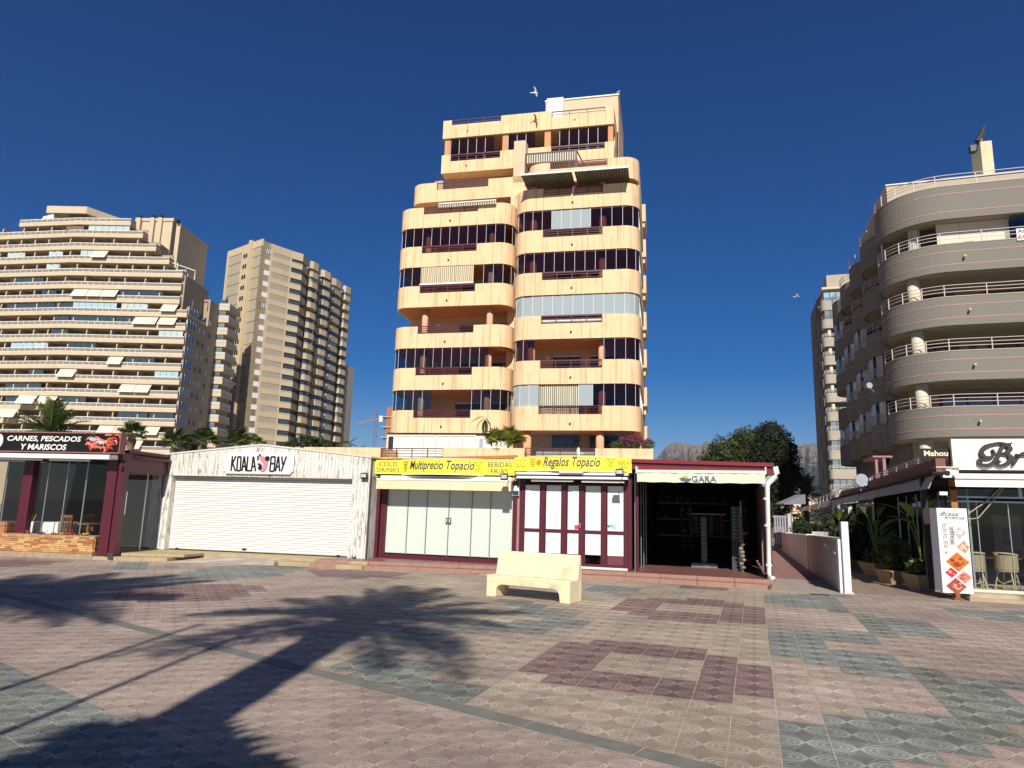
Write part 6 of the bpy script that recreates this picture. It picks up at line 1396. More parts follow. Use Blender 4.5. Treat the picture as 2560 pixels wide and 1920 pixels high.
for i, z in enumerate(ED2):
    if z < 8: break
    zz_ = z + .0
    w = add('window', boxf(BF, BF.uz(*f2(470, 197), 0)[0], BF.uz(*f2(508, 200), 0)[0], -.06, .0, z + .35, z + 1.6), M_WHITE if i not in (0, 5) else MATS['dim_pane'], T2)
    if i in (0, 5): 
        for k in range(3): ux_ = BF.uz(*f2(474 + k * 14, 197), 0)[0]; add('bar', boxf(BF, ux_, ux_ + .25, -.1, -.06, z + .35, z + 1.6), M_WHITE, w)
    balc(L0, z)
    # fin in the middle of the long balcony, glazing left and right
    mdp = L0[1]; add('partition', MB().prism([mdp, (mdp[0] + .2, mdp[1] + .2), (mdp[0] - 1.9, mdp[1] + 2.3), (mdp[0] - 2.1, mdp[1] + 2.1)], z - .8, z + 1.8), M_T2, T2)
    for k, (a, b) in enumerate(((L0[0], L0[1]), (L0[1], L0[2]))):
        t = rg.random()
        if (i in (1, 3, 10) and k == 0) : mm = pale[1]
        elif t < .25 and k == 0 and i in (0, 4, 9, 13, 15): continue
        else: mm = pale[rg.choice((0, 2, 2))]
        q = inset_path([a, b], .22)
        for j in range(4):
            a_, b_ = cutpath(q, plen(q) * j / 4 + .03, plen(q) * (j + 1) / 4 - .03); add('glazing_panel', MB().band([a_, b_], z + .05, z + 1.8, .03), mm, T2)
    for n_, b in enumerate(Bp):
        balc(b, z)
        t = rg.random(); q = inset_path(b, .5); mm = pale[1] if t < .12 else pale[0] if t < .55 else pale[2]
        if t < .8: add('glazing_panel', MB().band(q, z + .1, z + 1.75, .03), mm, T2)
for p in [L0] + Bp:
    add('roof_parapet', MB().band(p, 66.3 - .4, 68., .3), M_T2, T2)
    add('roof_slab', MB().prism(list(inset_path(p, .1)) + [(p[-1][0] - 5, p[-1][1] + 3), (p[0][0] - 5, p[0][1] + 4)], 66.0, 66.3), M_T2, T2)
q = Bp[3][3]; add('far_wall', MB().prism([(q[0] - .2, q[1] + .3), (q[0] + 1.2, q[1] + 5), (q[0] - 9, q[1] + 9), (q[0] - 6, q[1] + 2)], 0, 44), mat('far_grey_wall', (.36, .33, .27), .9), T2)
# ------------------------------------------------------------------ construction site far away
s0 = atY(955, 1085, 200)
cs = empty('unfinished_building', 'small unfinished brick building with bare slabs left of the cream tower', 'building', (float(s0[0]), 200, 0))
for k in range(9): add('slab', MB().box(-.4, 6, 0, 6, 3 + k * 3.0, 3.3 + k * 3.0), mat('bare_concrete', (.42, .38, .32), .9), cs); add('brick_infill', MB().box(.9, 5.6, .4, 5.6, 3.3 + k * 3.0, 6.0 + k * 3), mat('far_red_brick', (.36, .15, .09), .9), cs)
add('roof_box', MB().box(1.0, 4, 1, 4, 27, 29.5), M_WHITE, cs)
m0 = atY(943, 1140, 400); m1 = atY(941, 1040, 400); j0 = atY(893, 1062, 400); j1 = atY(952, 1046, 400)
cr_ = empty('tower_crane', 'distant tower crane between the slab tower and the cream tower', 'crane', (float(m1[0]), 400, 0))
rl_ = lambda p: (float(p[0] - m1[0]), 0., float(p[2])); redm = mat('crane_red', (.22, .13, .12), .6)
mb = MB(); 
for s_ in (-.8, .8): mb.tube([(s_, 0, 0), (s_, 0, float(m1[2]))], .16, 4)
for k in range(16): mb.tube([(-.8, 0, k * 3.2), (.8, 0, k * 3.2 + 3.2)], .12, 4)
add('mast', mb, redm, cr_); add('jib', MB().tube([rl_(j0), rl_(j1)], .35, 4).tube([(rl_(j0)[0], 0, rl_(j0)[2] + 1), (0, 0, rl_(m1)[2] - .2)], .15, 4), mat('jib_grey', (.3, .28, .27), .6), cr_)
add('peak', MB().tube([(0, 0, float(m1[2])), (0, 0, float(m1[2]) + 4)], [.5, .1], 4).tube([(0, 0, float(m1[2]) + 3.8), ((rl_(j0)[0]) * .5, 0, rl_(j0)[2] * .5 + rl_(m1)[2] * .5 + .3)], .08, 3), redm, cr_)
add('counterweight', MB().box(rl_(j1)[0] - .8, rl_(j1)[0] + 1.2, -1, 1, rl_(j1)[2] - 2, rl_(j1)[2] + 1.4), M_WHITE, cr_)
# ------------------------------------------------------------------ right hand restaurant
XF = Frame(G(2435, 1479, .15), -18)
YF = Frame(XF.w(-.75, -.1), 72)
c1 = lambda x, y: (1960 + .26525 * x, 1080 + .26525 * y)
c8 = lambda x, y: (1940 + .15672 * x, 1100 + .15672 * y)
c11 = lambda x, y: (2360 + .26525 * x, 1080 + .26525 * y)
RR = empty('grill_restaurant', 'glass fronted restaurant under white sign with big dark script lettering', 'restaurant', XF.w(0, 0, 0), XF.a)
xz = lambda c, x, y, d=0.: XF.uz(*c(x, y), d)
RX = 5.0
pt = bpy.data.objects.new('restaurant_terrace', None); COL.objects.link(pt); pt.location = XF.w(0, 0, 0); pt.rotation_euler = (0, 0, XF.a); pt['kind'] = 'structure'
fs = XF.loc(G(2425, 1503, 0))
add('step', MB().box(fs[0], RX, fs[1], .6, -.03, .07), M_STONESTEP, pt); add('floor', MB().box(fs[0] + .05, RX, fs[1] + .14, 8, .07, .15), mat('beige_floor', (.44, .37, .28), .8, .1, 3), pt)
for k in range(10): add('floor_tile', MB().box(fs[0] + .06 + k * .5, fs[0] + .555 + k * .5, fs[1] + .15, 0, .15, .153), mat('beige_tile', (.46, .38, .29), .7, .1, 3), pt)
add('base_frame', MB().box(-.25, RX, -.02, .08, .15, .21), mat('cream_frame', (.66, .58, .42), .6), RR)
gx0 = -.35; zh = 2.14
for k, (a, b) in enumerate(((gx0, .2), (.2, .82), (.82, 1.5), (1.5, 2.2), (2.2, 2.9))):
    g = add('glass_pane', MB().box(a + .006, b - .006, .02, .03, .21, zh), G_CLEAR, RR); add('pane_edge', MB().box(b - .008, b + .008, .0, .04, .21, zh), M_ALU, g)
add('head_rail', MB().box(gx0, RX, -.02, .1, zh, zh + .04).box(gx0, RX, -.02, .1, 2.24, 2.28).box(1.05, 1.12, 0, .06, 2.28, 2.6), M_ALU, RR)
add('upper_glass', MB().box(gx0, RX, .03, .04, 2.28, 2.8), G_SMOKE, RR)
sb0, st0 = xz(c11, 90, 355, -.25), xz(c11, 62, 66, -.25)
sgn = add('sign_board', MB().box(sb0[0], RX, -.25, -.10, sb0[1], st0[1]), M_WHITE, RR); add('sign_trim', MB().box(sb0[0] - .02, RX, -.23, -.09, sb0[1] - .05, sb0[1] - .001), M_DARK, sgn)
L_ = lambda x, y, w: (*xz(c11, x, y, -.27), w)
dk = mat('dark_script', (.045, .035, .035), .5)
mb = MB()
ribbon(mb, [L_(545, 120, .03), L_(530, 165, .07), L_(505, 225, .08), L_(470, 285, .09), L_(420, 312, .08), L_(370, 315, .08), L_(330, 300, .07), L_(322, 265, .05), L_(350, 262, .06), L_(362, 280, .03)], -.33, -.252)
ribbon(mb, [L_(450, 165, .03), L_(470, 205, .05), L_(430, 240, .06), L_(375, 235, .08), L_(348, 190, .09), L_(385, 140, .08), L_(450, 115, .05), L_(520, 103, .04), L_(590, 112, .03), L_(640, 104, .02)], -.334, -.254)
ribbon(mb, [L_(545, 125, .03), L_(600, 135, .07), L_(615, 165, .10), L_(580, 195, .06), L_(530, 208, .02), L_(590, 210, .05), L_(625, 245, .10), L_(595, 295, .08), L_(530, 318, .06), L_(480, 300, .04), L_(505, 275, .05), L_(530, 285, .03)], -.33, -.2525)
add('letter', mb, dk, sgn)
mb = MB(); ribbon(mb, [L_(640, 320, .05), L_(665, 270, .08), L_(690, 215, .09), L_(668, 250, .03), L_(720, 215, .06), L_(765, 205, .10), L_(790, 225, .06)], -.33, -.253); add('letter', mb, dk, sgn)
mb = MB(); ribbon(mb, [L_(900, 225, .03), L_(850, 215, .06), L_(820, 270, .1), L_(860, 315, .07), L_(910, 250, .08), L_(915, 310, .08), L_(950, 305, .03)], -.33, -.253); add('letter', mb, dk, sgn)
a_, b_ = xz(c11, 95, 380, -.55), xz(c11, 110, 515, -.55)
aw = add('awning', MB().side([(-.1, a_[1] + .02), (-.55, a_[1] - .08), (-.58, b_[1]), (-.57, b_[1]), (-.54, a_[1] - .12), (-.1, a_[1] - .03)], a_[0], RX), mat('white_awning', (.80, .76, .66), .8, .03, 3, .2, 8), RR); add('front_bar', MB().box(a_[0], RX, -.60, -.56, a_[1] - .14, a_[1] - .09), M_WHITEMETAL, aw)
add('fascia', MB().box(-.55, RX, -.08, .4, 2.66, 2.86), M_DARK, RR); add('roof', MB().box(-.55, RX, .4, 9, 2.7, 2.8), M_DARK, RR)
add('rear_wall', MB().box(-.5, RX, 8.5, 8.6, .15, 2.7), M_DARK, RR)
a_, b_ = xz(c11, 45, 460, -.1), xz(c11, 100, 720, -.1)
add('wooden_post', MB().hexa([(a_[0] + .02, -.14, .15), (a_[0] + .15, -.14, .15), (a_[0] + .15, -.03, .15), (a_[0] + .02, -.03, .15), (a_[0], -.14, 2.66), (a_[0] + .13, -.14, 2.66), (a_[0] + .13, -.03, 2.66), (a_[0], -.03, 2.66)]), M_WOODPOST, RR)
add('corner_post', MB().box(-.9, -.78, .0, .12, .15, 2.7), mat('dark_post', (.03, .02, .016), .6), RR)
t = thing('outdoor_speaker', XF, 'pale round loudspeaker bracket at the top of the wooden post', 'loudspeaker', xz(c11, 20, 390, -.3)[0], -.3, xz(c11, 20, 390, -.3)[1])
add('housing', MB().box(-.09, .09, -.1, .1, -.1, .1), M_WHITE, t); add('cone', MB().tube([(0, -.11, 0), (0, -.10, 0)], .06, 12), M_INK, t); add('bracket', MB().box(.1, .24, -.05, .05, -.1, .12), M_WHITE, t); add('cover_plate', MB().box(-.22, .28, -.12, .2, .12, .15), MATS['sunlit_slab'], t)
t = thing('spotlight', XF, 'black and white spotlight clamped halfway up the wooden post', 'spotlight', xz(c11, 85, 530, -.3)[0], -.25, xz(c11, 85, 530, -.3)[1])
add('lamp_head', MB().sphere((0, -.05, 0), .09, 10, 6, (1, 1, .5)), M_INK, t, smooth=True); add('lamp_face', MB().box(-.28, -.12, -.06, 0, -.16, -.08), M_WHITE, t); add('arm', MB().tube([(0, 0, 0), (-.1, .1, .05)], .015, 5), M_INK, t)
# cable
p0, p1 = xz(c11, 230, 770, -.1), xz(c11, 560, 530, -.1); p2 = xz(c11, 228, 822, -.1)
add('cable', MB().tube([(p0[0], -.08, p0[1]), ((p0[0] + p1[0]) / 2, -.08, (p0[1] + p1[1]) / 2 - .02), (p1[0] - .05, -.08, p1[1])], .014, 5).tube([(p2[0], -.1, p2[1]), (p2[0] + .2, -.1, p2[1] + .03), (p1[0] - .2, -.1, (p2[1] + p1[1]) / 2 + .1), (p1[0], -.1, p1[1])], .012, 5), mat('beige_cable', (.42, .36, .25), .7), RR)
# beer sign
a_, b_ = xz(c1, 1293, 155, -.1), xz(c1, 1580, 280, -.1)
t = thing('beer_sign', XF, 'black Mahou sign beside the white script sign', 'sign', a_[0], -.1, b_[1]); w_, h_ = b_[0] - a_[0], a_[1] - b_[1]
add('panel', MB().box(0, w_, 0, .12, 0, h_), mat('sign_black', (.02, .015, .015), .4), t)
letters('Mahou', .08 * w_, .90 * w_, h_ * .42, h_ * .84, -.001, mat('cream_print', (.72, .68, .45), .6), t, bold=.03); letters('DESDE 1890', .12 * w_, .88 * w_, h_ * .14, h_ * .28, -.001, mat('dim_red_print', (.12, .012, .02), .5), t)
add('bracket', MB().box(w_ * .5, w_ * .56, .02, .08, -.25, 0), M_INK, t)
# menu board
a_, b_ = XF.loc(G(2355, 1492, .02)), XF.loc(G(2436, 1492, .02))
bd_ = -.55; u0 = xz(c1, 1500, 1515, bd_)[0]; u1 = xz(c1, 1790, 1525, bd_)[0]; z1_ = xz(c1, 1430, 715, bd_)[1]; z0_ = xz(c1, 1500, 1512, bd_)[1]
t = thing('menu_board', XF, 'tall white menu board with diamond food photos in front of the restaurant', 'menu board', u0, bd_, 0); wd, ht0 = u1 - u0, z0_
add('board', MB().box(0, wd, 0, .06, ht0, z1_), M_WHITE, t); add('side_panel', MB().hexa([(-.09, .22, ht0 + .05), (-.002, .0, ht0), (-.002, .06, ht0), (-.09, .28, ht0 + .05), (-.09, .22, z1_), (-.002, 0, z1_), (-.002, .06, z1_), (-.09, .28, z1_)]), mat('board_grey', (.45, .44, .46), .6), t)
add('foot', MB().box(wd * .4, wd * .55, -.02, .1, 0, ht0).box(wd * .3, wd * .62, -.12, .15, 0, .04), M_WOOD, t)
mu = lambda x, y: (xz(c1, x, y, bd_)[0] - u0, xz(c1, x, y, bd_)[1])
p, q = mu(1465, 785), mu(1700, 760)
letters('Brasa', mu(1468, 780)[0], mu(1640, 780)[0], mu(1500, 790)[1], mu(1500, 750)[1], -.001, M_INK, t, shear=.5); letters('Andaluza', mu(1500, 800)[0], mu(1700, 800)[0], mu(1600, 822)[1], mu(1600, 792)[1], -.001, M_INK, t, shear=.5)
letters('PRUEBA TODAS NUESTRAS', mu(1495, 960)[0], mu(1545, 960)[0] - .015, mu(1500, 1088)[1], mu(1500, 855)[1], -.001, mat('light_grey_ink', (.3, .3, .3)), t, rot90=True); letters('ESPECIALIDADES', mu(1562, 960)[0], mu(1605, 960)[0] - .012, mu(1560, 1058)[1], mu(1560, 895)[1], -.001, mat('mid_grey_ink', (.10, .10, .10)), t, rot90=True, bold=.02)
food = [((1650, 950), 58, (.45, .45, .46), (.75, .75, .76), 'fish photo'), ((1700, 1085), 62, (.62, .25, .12), (.75, .6, .5), 'grilled cheese photo'), ((1637, 1225), 95, (.55, .17, .03), (.30, .05, .02), 'seafood paella photo'), ((1578, 1325), 50, (.50, .02, .03), (.62, .25, .22), 'cured ham photo'), ((1702, 1370), 62, (.66, .25, .18), (.5, .1, .06), 'prawn photo'), ((1625, 1455), 82, (.35, .07, .05), (.55, .3, .2), 'meat photo')]
for (c_, r_, ca_, cb_, lb) in food:
    x, y = mu(*c_); r2 = abs(mu(c_[0] + r_ * 1.2, c_[1])[0] - x); pts = [(max(.005, x - r2), y), (x, y - r2 * .92), (min(wd - .005, x + r2), y), (x, y + r2 * .92)]
    m_ = mat('food_' + lb.replace(' ', '_'), ca_, .4, .35, 30); 
    ph = add('food_photo', MB().face(pts, -.004, -.001), m_, t, label=lb)
    mb = MB(); rr3 = random.Random(c_[0])
    for k in range(9):
        fx, fz = x + rr3.uniform(-.5, .5) * r2, y + rr3.uniform(-.35, .35) * r2
        if fx > wd - .02 or fx < .02: continue
        s_ = rr3.uniform(.12, .22) * r2; mb.face([(fx + s_ * math.cos(t_), fz + s_ * .7 * math.sin(t_)) for t_ in np.linspace(0, 6.283, 9)[:-1]], -.006 - k * .0002, -.004)
    if mb.f: add('food_piece', mb, mat('food2_' + lb.replace(' ', '_'), cb_, .4, .3, 40), ph)
x, y = mu(1527, 1135); add('stamp', MB().face([(x + .055 * math.cos(a), y + .055 * math.sin(a)) for a in np.linspace(0, 6.283, 20)[:-1]], -.003, -.001), mat('stamp_grey', (.35, .35, .35), .6), t); add('stamp_ring', MB().face([(x + .045 * math.cos(a), y + .045 * math.sin(a)) for a in np.linspace(0, 6.283, 20)[:-1]], -.005, -.003), M_WHITE, t); add('stamp_mark', MB().face([(x - .012, y - .02), (x + .012, y - .02), (x + .015, y + .02), (x - .015, y + .02)], -.007, -.005), M_INK, t)
# wicker chairs and table behind the glass
def wchair(lab, u, d, rz):
    t = thing('wicker_chair', XF, lab, 'chair', u, d, .15, 'wicker chairs behind the glass'); t.rotation_euler = (0, 0, XF.a + rz)
    add('seat', MB().cyl(0, 0, .42, .47, .23, 14), M_WICKER, t)
    mb = MB()
    A = [(.24 * math.cos(a), .24 * math.sin(a)) for a in np.linspace(-.4, math.pi + .4, 13)]
    mb.band(A, .47, .80, .02); add('backrest', mb, M_WICKER, t)
    add('top_rail', MB().tube([(p[0], p[1], .80 + .05 * math.sin(i * math.pi / 12)) for i, p in enumerate(A)], .02, 6), mat('bamboo', (.50, .40, .22), .6), t)
    for a in (.6, 2.5, 3.9, 5.5): add('leg', MB().tube([(.26 * math.cos(a), .26 * math.sin(a), 0), (.17 * math.cos(a), .17 * math.sin(a), .43)], .017, 6), MATS['bamboo'], t)
    add('brace', MB().tube([(.2 * math.cos(a), .2 * math.sin(a), .2 + .05 * math.sin(3 * a)) for a in np.linspace(0, 6.283, 13)], .010, 5), MATS['bamboo'], t)
    return t
wchair('wicker bistro chair just right of the menu board, behind the glass', .18, .55, math.pi); wchair('wicker chair at the round table, right edge of the view', .95, .9, 2.4)
t = thing('round_table', XF, 'dark round bistro table behind the restaurant glass', 'table', .62, 1.25, .15)
add('table_top', MB().cyl(0, 0, .70, .74, .38, 20), mat('dark_table', (.05, .04, .035), .3), t); add('pedestal', MB().cyl(0, 0, .02, .70, .03, 8), M_ALU, t); add('foot', MB().cyl(0, 0, 0, .02, .22, 14), M_ALU, t)
a_, b_ = xz(c11, 490, 1180, 1.6), xz(c11, 720, 790, 1.6)
t = thing('food_poster', XF, 'faded poster of dishes standing inside the restaurant glass', 'poster', a_[0], 1.6, a_[1])
add('poster_board', MB().box(0, b_[0] - a_[0], 0, .03, 0, b_[1] - a_[1]), mat('poster_dark', (.09, .10, .11), .5), t)
for k, (fx, fz) in enumerate(((.4, .62), (.4, .36), (.8, .12))): add('dish_print', MB().tube([((b_[0] - a_[0]) * fx, -.012, (b_[1] - a_[1]) * fz), ((b_[0] - a_[0]) * fx, -.002, (b_[1] - a_[1]) * fz)], .16, 14), mat('dish_white', (.13, .13, .13), .5), t); add('dish_print', MB().tube([((b_[0] - a_[0]) * fx, -.02, (b_[1] - a_[1]) * fz), ((b_[0] - a_[0]) * fx, -.012, (b_[1] - a_[1]) * fz)], .10, 12), mat('dish_red', (.11, .05, .04), .5), t)
# long side front of the restaurants running back from the corner
SR = empty('side_arcade', 'long shaded restaurant side with grey awnings behind the row of potted plants', 'restaurant', YF.w(0, 0, 0), YF.a)
SL = 34.
zA = lambda u: 2.72 - .0105 * (u + .66)
add('eaves', MB().hexa([(-.9, -.15, zA(-.9)), (18, -.15, zA(18)), (18, .12, zA(18)), (-.9, .12, zA(-.9)), (-.9, -.15, zA(-.9) + .05), (18, -.15, zA(18) + .05), (18, .12, zA(18) + .05), (-.9, .12, zA(-.9) + .05)]), M_DARK, SR)
aws = [(-.66, 6.0), (6.1, 9.4), (9.6, 12.8), (13.0, 16.6), (17.6, 22.5), (22.7, 27.6), (27.9, 31.6), (31.8, 35)]
for a, b in aws:
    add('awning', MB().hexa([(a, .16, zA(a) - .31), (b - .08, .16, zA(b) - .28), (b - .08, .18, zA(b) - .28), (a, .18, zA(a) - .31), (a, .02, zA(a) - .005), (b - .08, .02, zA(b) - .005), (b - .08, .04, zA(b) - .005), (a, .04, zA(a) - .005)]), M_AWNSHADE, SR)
    if a > 16: add('sloping_awning', MB().hexa([(a, .0, zA(a)), (b, .0, zA(b)), (b, -1.6, zA(b) + .5), (a, -1.6, zA(a) + .5), (a, .0, zA(a) + .02), (b, .0, zA(b) + .02), (b, -1.6, zA(b) + .52), (a, -1.6, zA(a) + .52)]), mat('olive_awning', (.30, .27, .18), .9), SR)
add('corner_tarp', MB().hexa([(16.7, -.1, 1.2), (17.1, -.1, 1.2), (17.1, .05, 1.2), (16.7, .05, 1.2), (16.2, -.2, 2.75), (17.9, -.2, 2.75), (17.9, .05, 2.75), (16.2, .05, 2.75)]), mat('grey_tarp', (.45, .45, .44), .8), SR)
for k in range(14):
    u_ = .2 + k * .62
    if k % 3 != 2: add('glass_pane', MB().box(u_, u_ + .58, -.82, -.808, .15, 2.4), G_SMOKE, SR)
    else: add('glass_pane', MB().box(u_, u_ + .58, -.82, -.808, .15, 2.4), G_CLEAR, SR)
    add('side_profile', MB().box(u_ - .02, u_ + .0, -.83, -.79, .15, 2.45), M_INK if k % 2 else M_ALU, SR)
for u_ in (9.2, 10.6, 12.0, 13.4, 14.8, 18.5, 20.5, 22.5, 25, 28):
    w = add('window', MB().box(u_, u_ + 1.1, -.9, -.85, .6, 2.2), mat('dusky_window', (.10, .11, .115), .2, spec=.7), SR); add('frame', MB().box(u_ - .1, u_, -.92, -.75, .3, 2.35).box(u_ + 1.1, u_ + 1.2, -.92, -.75, .3, 2.35).box(u_, u_ + 1.1, -.92, -.75, 2.2, 2.35).box(u_ + .5, u_ + .56, -.91, -.83, .6, 2.2), mat('grey_white_frame', (.48, .47, .44), .7), w)
add('low_wall', MB().box(8.8, SL, -.9, -.8, 0, .6), mat('cream_low_wall', (.5, .46, .38), .9), SR); add('inner_wall', MB().box(8.8, SL, -1.6, -1.5, 0, 2.5), M_DARK, SR); add('inner_wall', MB().box(8.7, 8.8, -6, -.8, 0, 2.5), M_DARK, SR)
# brown terrace wall above, pink-white railing
add('terrace_wall', MB().hexa([(-.3, -.3, 2.74), (8.6, -.3, 2.64), (8.6, -.1, 2.64), (-.3, -.1, 2.74), (-.3, -.3, 3.12), (8.6, -.3, 3.0), (8.6, -.1, 3.0), (-.3, -.1, 3.12)]), mat('brown_terrace_wall', (.20, .10, .065), .9, .1, 2), SR)
add('terrace_wall', MB().box(8.9, 15.2, -.3, -.1, 2.6, 2.86), mat('brown_terrace_wall', (.2, .1, .065)), SR); add('frame', MB().box(8.9, 15.3, -.12, -.06, 2.86, 2.9).box(15.2, 15.3, -.12, -.0, 2.0, 2.9), M_WHITE, SR)
for a, b, n in ((.6, 8.6, 7), (8.9, 30, 14)):
    mb = MB()
    zR = lambda u: (3.30 if a < 1 else 3.12) - .0165 * (u - a)
    for k in range(3): mb.hexa([(a, -.24, zR(a) - k * .075), (b, -.24, zR(b) - k * .075), (b, -.21, zR(b) - k * .075), (a, -.21, zR(a) - k * .075), (a, -.24, zR(a) - k * .075 + .02), (b, -.24, zR(b) - k * .075 + .02), (b, -.21, zR(b) - k * .075 + .02), (a, -.21, zR(a) - k * .075 + .02)])
    for k in range(n): u_ = a + (b - a) * k / (n - 1); mb.box(u_ - .015, u_ + .015, -.245, -.205, zR(u_) - .3, zR(u_) + .02)
    add('railing', mb, MATS['pink_white_metal'], SR)
# round disc and pink box on the terrace
def at(px_, py_, Y): p = atY(px_, py_, Y); return (float(p[0]), float(p[1]), float(p[2]))
p = at(*c1(727, 455), 25); t = empty('satellite_dish', 'large pale satellite dish on the terrace above the grey awnings', 'satellite dish', p, 0); add('dish', MB().tube([(0, 0, 0), (0, -.06, 0)], .23, 20), mat('dish_pale', (.34, .36, .40), .7), t); add('mast', MB().tube([(0, .05, 0), (0, .1, -1.2)], .03, 6), M_ALU, t)
p = at(*c7(448, 205 + 12), 36); t = empty('satellite_dish', 'small grey satellite dish against the shaded side balconies', 'satellite dish', p, 0); add('dish', MB().tube([(0, 0, 0), (0, -.05, 0)], .16, 16), MATS['dish_pale'], t); add('mast', MB().tube([(0, .05, 0), (.4, .3, -.3)], .03, 6), M_ALU, t)
p = at(*c7(535, 725), 31)
t = empty('pink_kiosk', 'small pink rooftop cabin with white edges below the curved grey block', 'cabin', (p[0], p[1], 2.5), GF.a)
zz_ = p[2] - 2.5; w0 = at(*c7(440, 690), 31); w1 = at(*c7(625, 670), 31); a0, a1 = (w0[0] - p[0]), (w1[0] - p[0])
add('roof', MB().box(a0 + .25, a1 - .25, -.1, 2.5, w1[2] - 2.5 - .12, w1[2] - 2.5 - .04), M_PINK, t); add('post', MB().box(a0 + .35, a0 + .45, 0, .2, 0, w1[2] - 2.62).box(a1 * .1 - .06, a1 * .1 + .06, -.05, .1, 0, w1[2] - 2.62), M_PINK, t); add('dark_opening', MB().box(a1 * .1 + .1, a1 - .3, .3, .4, 0, w1[2] - 2.62), M_BLACK, t); add('glass', MB().box(a0 + .55, a1 * .1 - .1, .05, .06, 0, w1[2] - 2.6), G_SMOKE, t)
# ------------------------------------------------------------------ ramp wall and passage paving
WF = Frame((7.73, 16.56), 72.47)
RW = empty('ramp_wall', 'whitewashed garden wall in three bays running back beside the store', 'wall', WF.w(0, 0, 0), WF.a)
wz = lambda u: 1.22 - .0165 * u
for k, (a, b) in enumerate(((.32, 7.2), (7.4, 16.0), (16.2, 24.5))):
    add('bay', MB().hexa([(a, -.16, -.03), (b, -.16, -.03), (b, .0, -.03), (a, .0, -.03), (a, -.16, wz(a)), (b, -.16, wz(b)), (b, 0, wz(b)), (a, 0, wz(a))]), mat('wall_whitewash', (.62, .52, .46), .9, .06, 1.5, .15, 30, dirt=((.4, .3, .25), 2, .62, .5)) if k < 2 else mat('wall_peach', (.55, .36, .26), .9, .06, 1.5), RW)
    add('coping', MB().hexa([(a, -.18, wz(a)), (b, -.18, wz(b)), (b, .02, wz(b)), (a, .02, wz(a)), (a, -.18, wz(a) + .03), (b, -.18, wz(b) + .03), (b, .02, wz(b) + .03), (a, .02, wz(a) + .03)]), M_WHITE, RW)
    add('pillar', MB().box(b, b + .2, -.19, .04, -.03, wz(b) + .05), M_WHITE, RW)
add('end_pillar', MB().box(.0, .32, -.2, .03, -.03, 1.22), M_WHITE, RW)
h0, h1 = WF.uz(*c1(370, 1060), .12), WF.uz(*c1(470, 1140), .12)
hr = add('handrail', MB().tube([(h0[0], .1, h0[1]), (h1[0], .1, h1[1])], .022, 8), M_ALU, RW)
for f_ in (.2, .9): u_ = h0[0] + (h1[0] - h0[0]) * f_; z_ = h0[1] + (h1[1] - h0[1]) * f_; add('bracket', MB().tube([(u_, .0, z_ - .06), (u_, .1, z_)], .012, 5), M_ALU, hr)
a_, b_ = G(*c1(580, 1525), 0), G(*c1(640, 1508), 0)
BFm = Frame(a_, math.degrees(math.atan2(-math.sin(math.radians(18)), math.cos(math.radians(18)))))
t = empty('white_post_board', 'tall narrow white board standing at the front end of the garden wall', 'board', BFm.w(0, 0, 0), BFm.a)
wb_ = BFm.uz(*c1(640, 1505))[0]; hb_ = BFm.uz(*c1(540, 845))[1]
add('front', MB().box(0, wb_, 0, .04, .03, hb_), M_WHITE, t); add('side', MB().box(-.02, 0, .0, .33, .03, hb_), mat('board_side_grey', (.38, .35, .36), .7), t); add('foot', MB().box(-.03, wb_ + .04, -.04, .3, -.02, .03), MATS['sunlit_slab'], t)
# passage floor between the store and the wall, path of the pots
pg = bpy.data.objects.new('passage', None); COL.objects.link(pg); pg.location = WF.w(0, 0, 0); pg.rotation_euler = (0, 0, WF.a); pg['kind'] = 'structure'
for i in range(44):
    for j in range(4):
        m_ = mat('grey_passage_tile', (.34, .29, .24), .85, .08, 4) if i < 7 else mat('rosy_passage_tile', (.27, .15, .125), .8, .12, 4)
        if i < 24: add('tile', MB().box(-.3 + i * .5 + .004, .2 + i * .5 - .004, .0 + j * .5 + .004 + .0, .5 + j * .5 - .004, -.02, .004 + rnd.uniform(0, .002)), m_, pg)
add('floor_strip', MB().box(11.7, 40, 0, 2.4, -.02, .004), mat('rosy_passage_tile', (.27, .15, .125)), pg)
add('path', MB().quad((.15, -4.6, .002), (45, -4.6, .002), (45, -.18, .002), (.15, -.18, .002)), mat('brown_path', (.25, .19, .145), .85, .1, 3, .1, 30), pg)
for i in range(22):
    for j in range(5): add('path_tile', MB().box(.2 + i * .6, .79 + i * .6, -.25 - (j + 1) * .6, -.26 - j * .6, -.01, .006 + rnd.uniform(0, .002)), MATS['brown_path'], pg)
# white gate and grey canopy at the end of the passage
p = at(*c8(100, 1380), 36)
t = empty('white_gate', 'white slatted gate closing the far end of the passage', 'gate', (p[0] - .9, 36, 0), 0)
gg_ = mat('shaded_gate_white', (.30, .31, .33), .7)  # white gate toned grey-blue, its shade put into the colour
for k in range(5): add('slat', MB().box(.5 + k * .13, .5 + k * .13 + .08, 0, .04, .1, 1.75), gg_, t)
add('frame', MB().box(.45, 1.15, .04, .08, 1.65, 1.75).box(.45, 1.15, .04, .08, .2, .3), gg_, t); add('post', MB().box(1.16, 1.38, -.1, .3, 0, 1.85), mat('gate_post', (.5, .5, .5), .7), t)
p = at(*c8(240, 1190), 33); t = empty('grey_canopy', 'low grey umbrella canopy near the far white gate', 'canopy', (p[0], p[1], 0), 0); add('cover', MB().prism([(-.5, -.5), (.5, -.5), (.5, .6), (-.5, .6)], [2.25, 2.3, 2.3, 2.25], [2.3, 2.75, 2.75, 2.3]), mat('grey_canvas', (.20, .20, .22), .9), t); add('pole', MB().cyl(0, 0, 0, 2.4, .03), M_ALU, t)
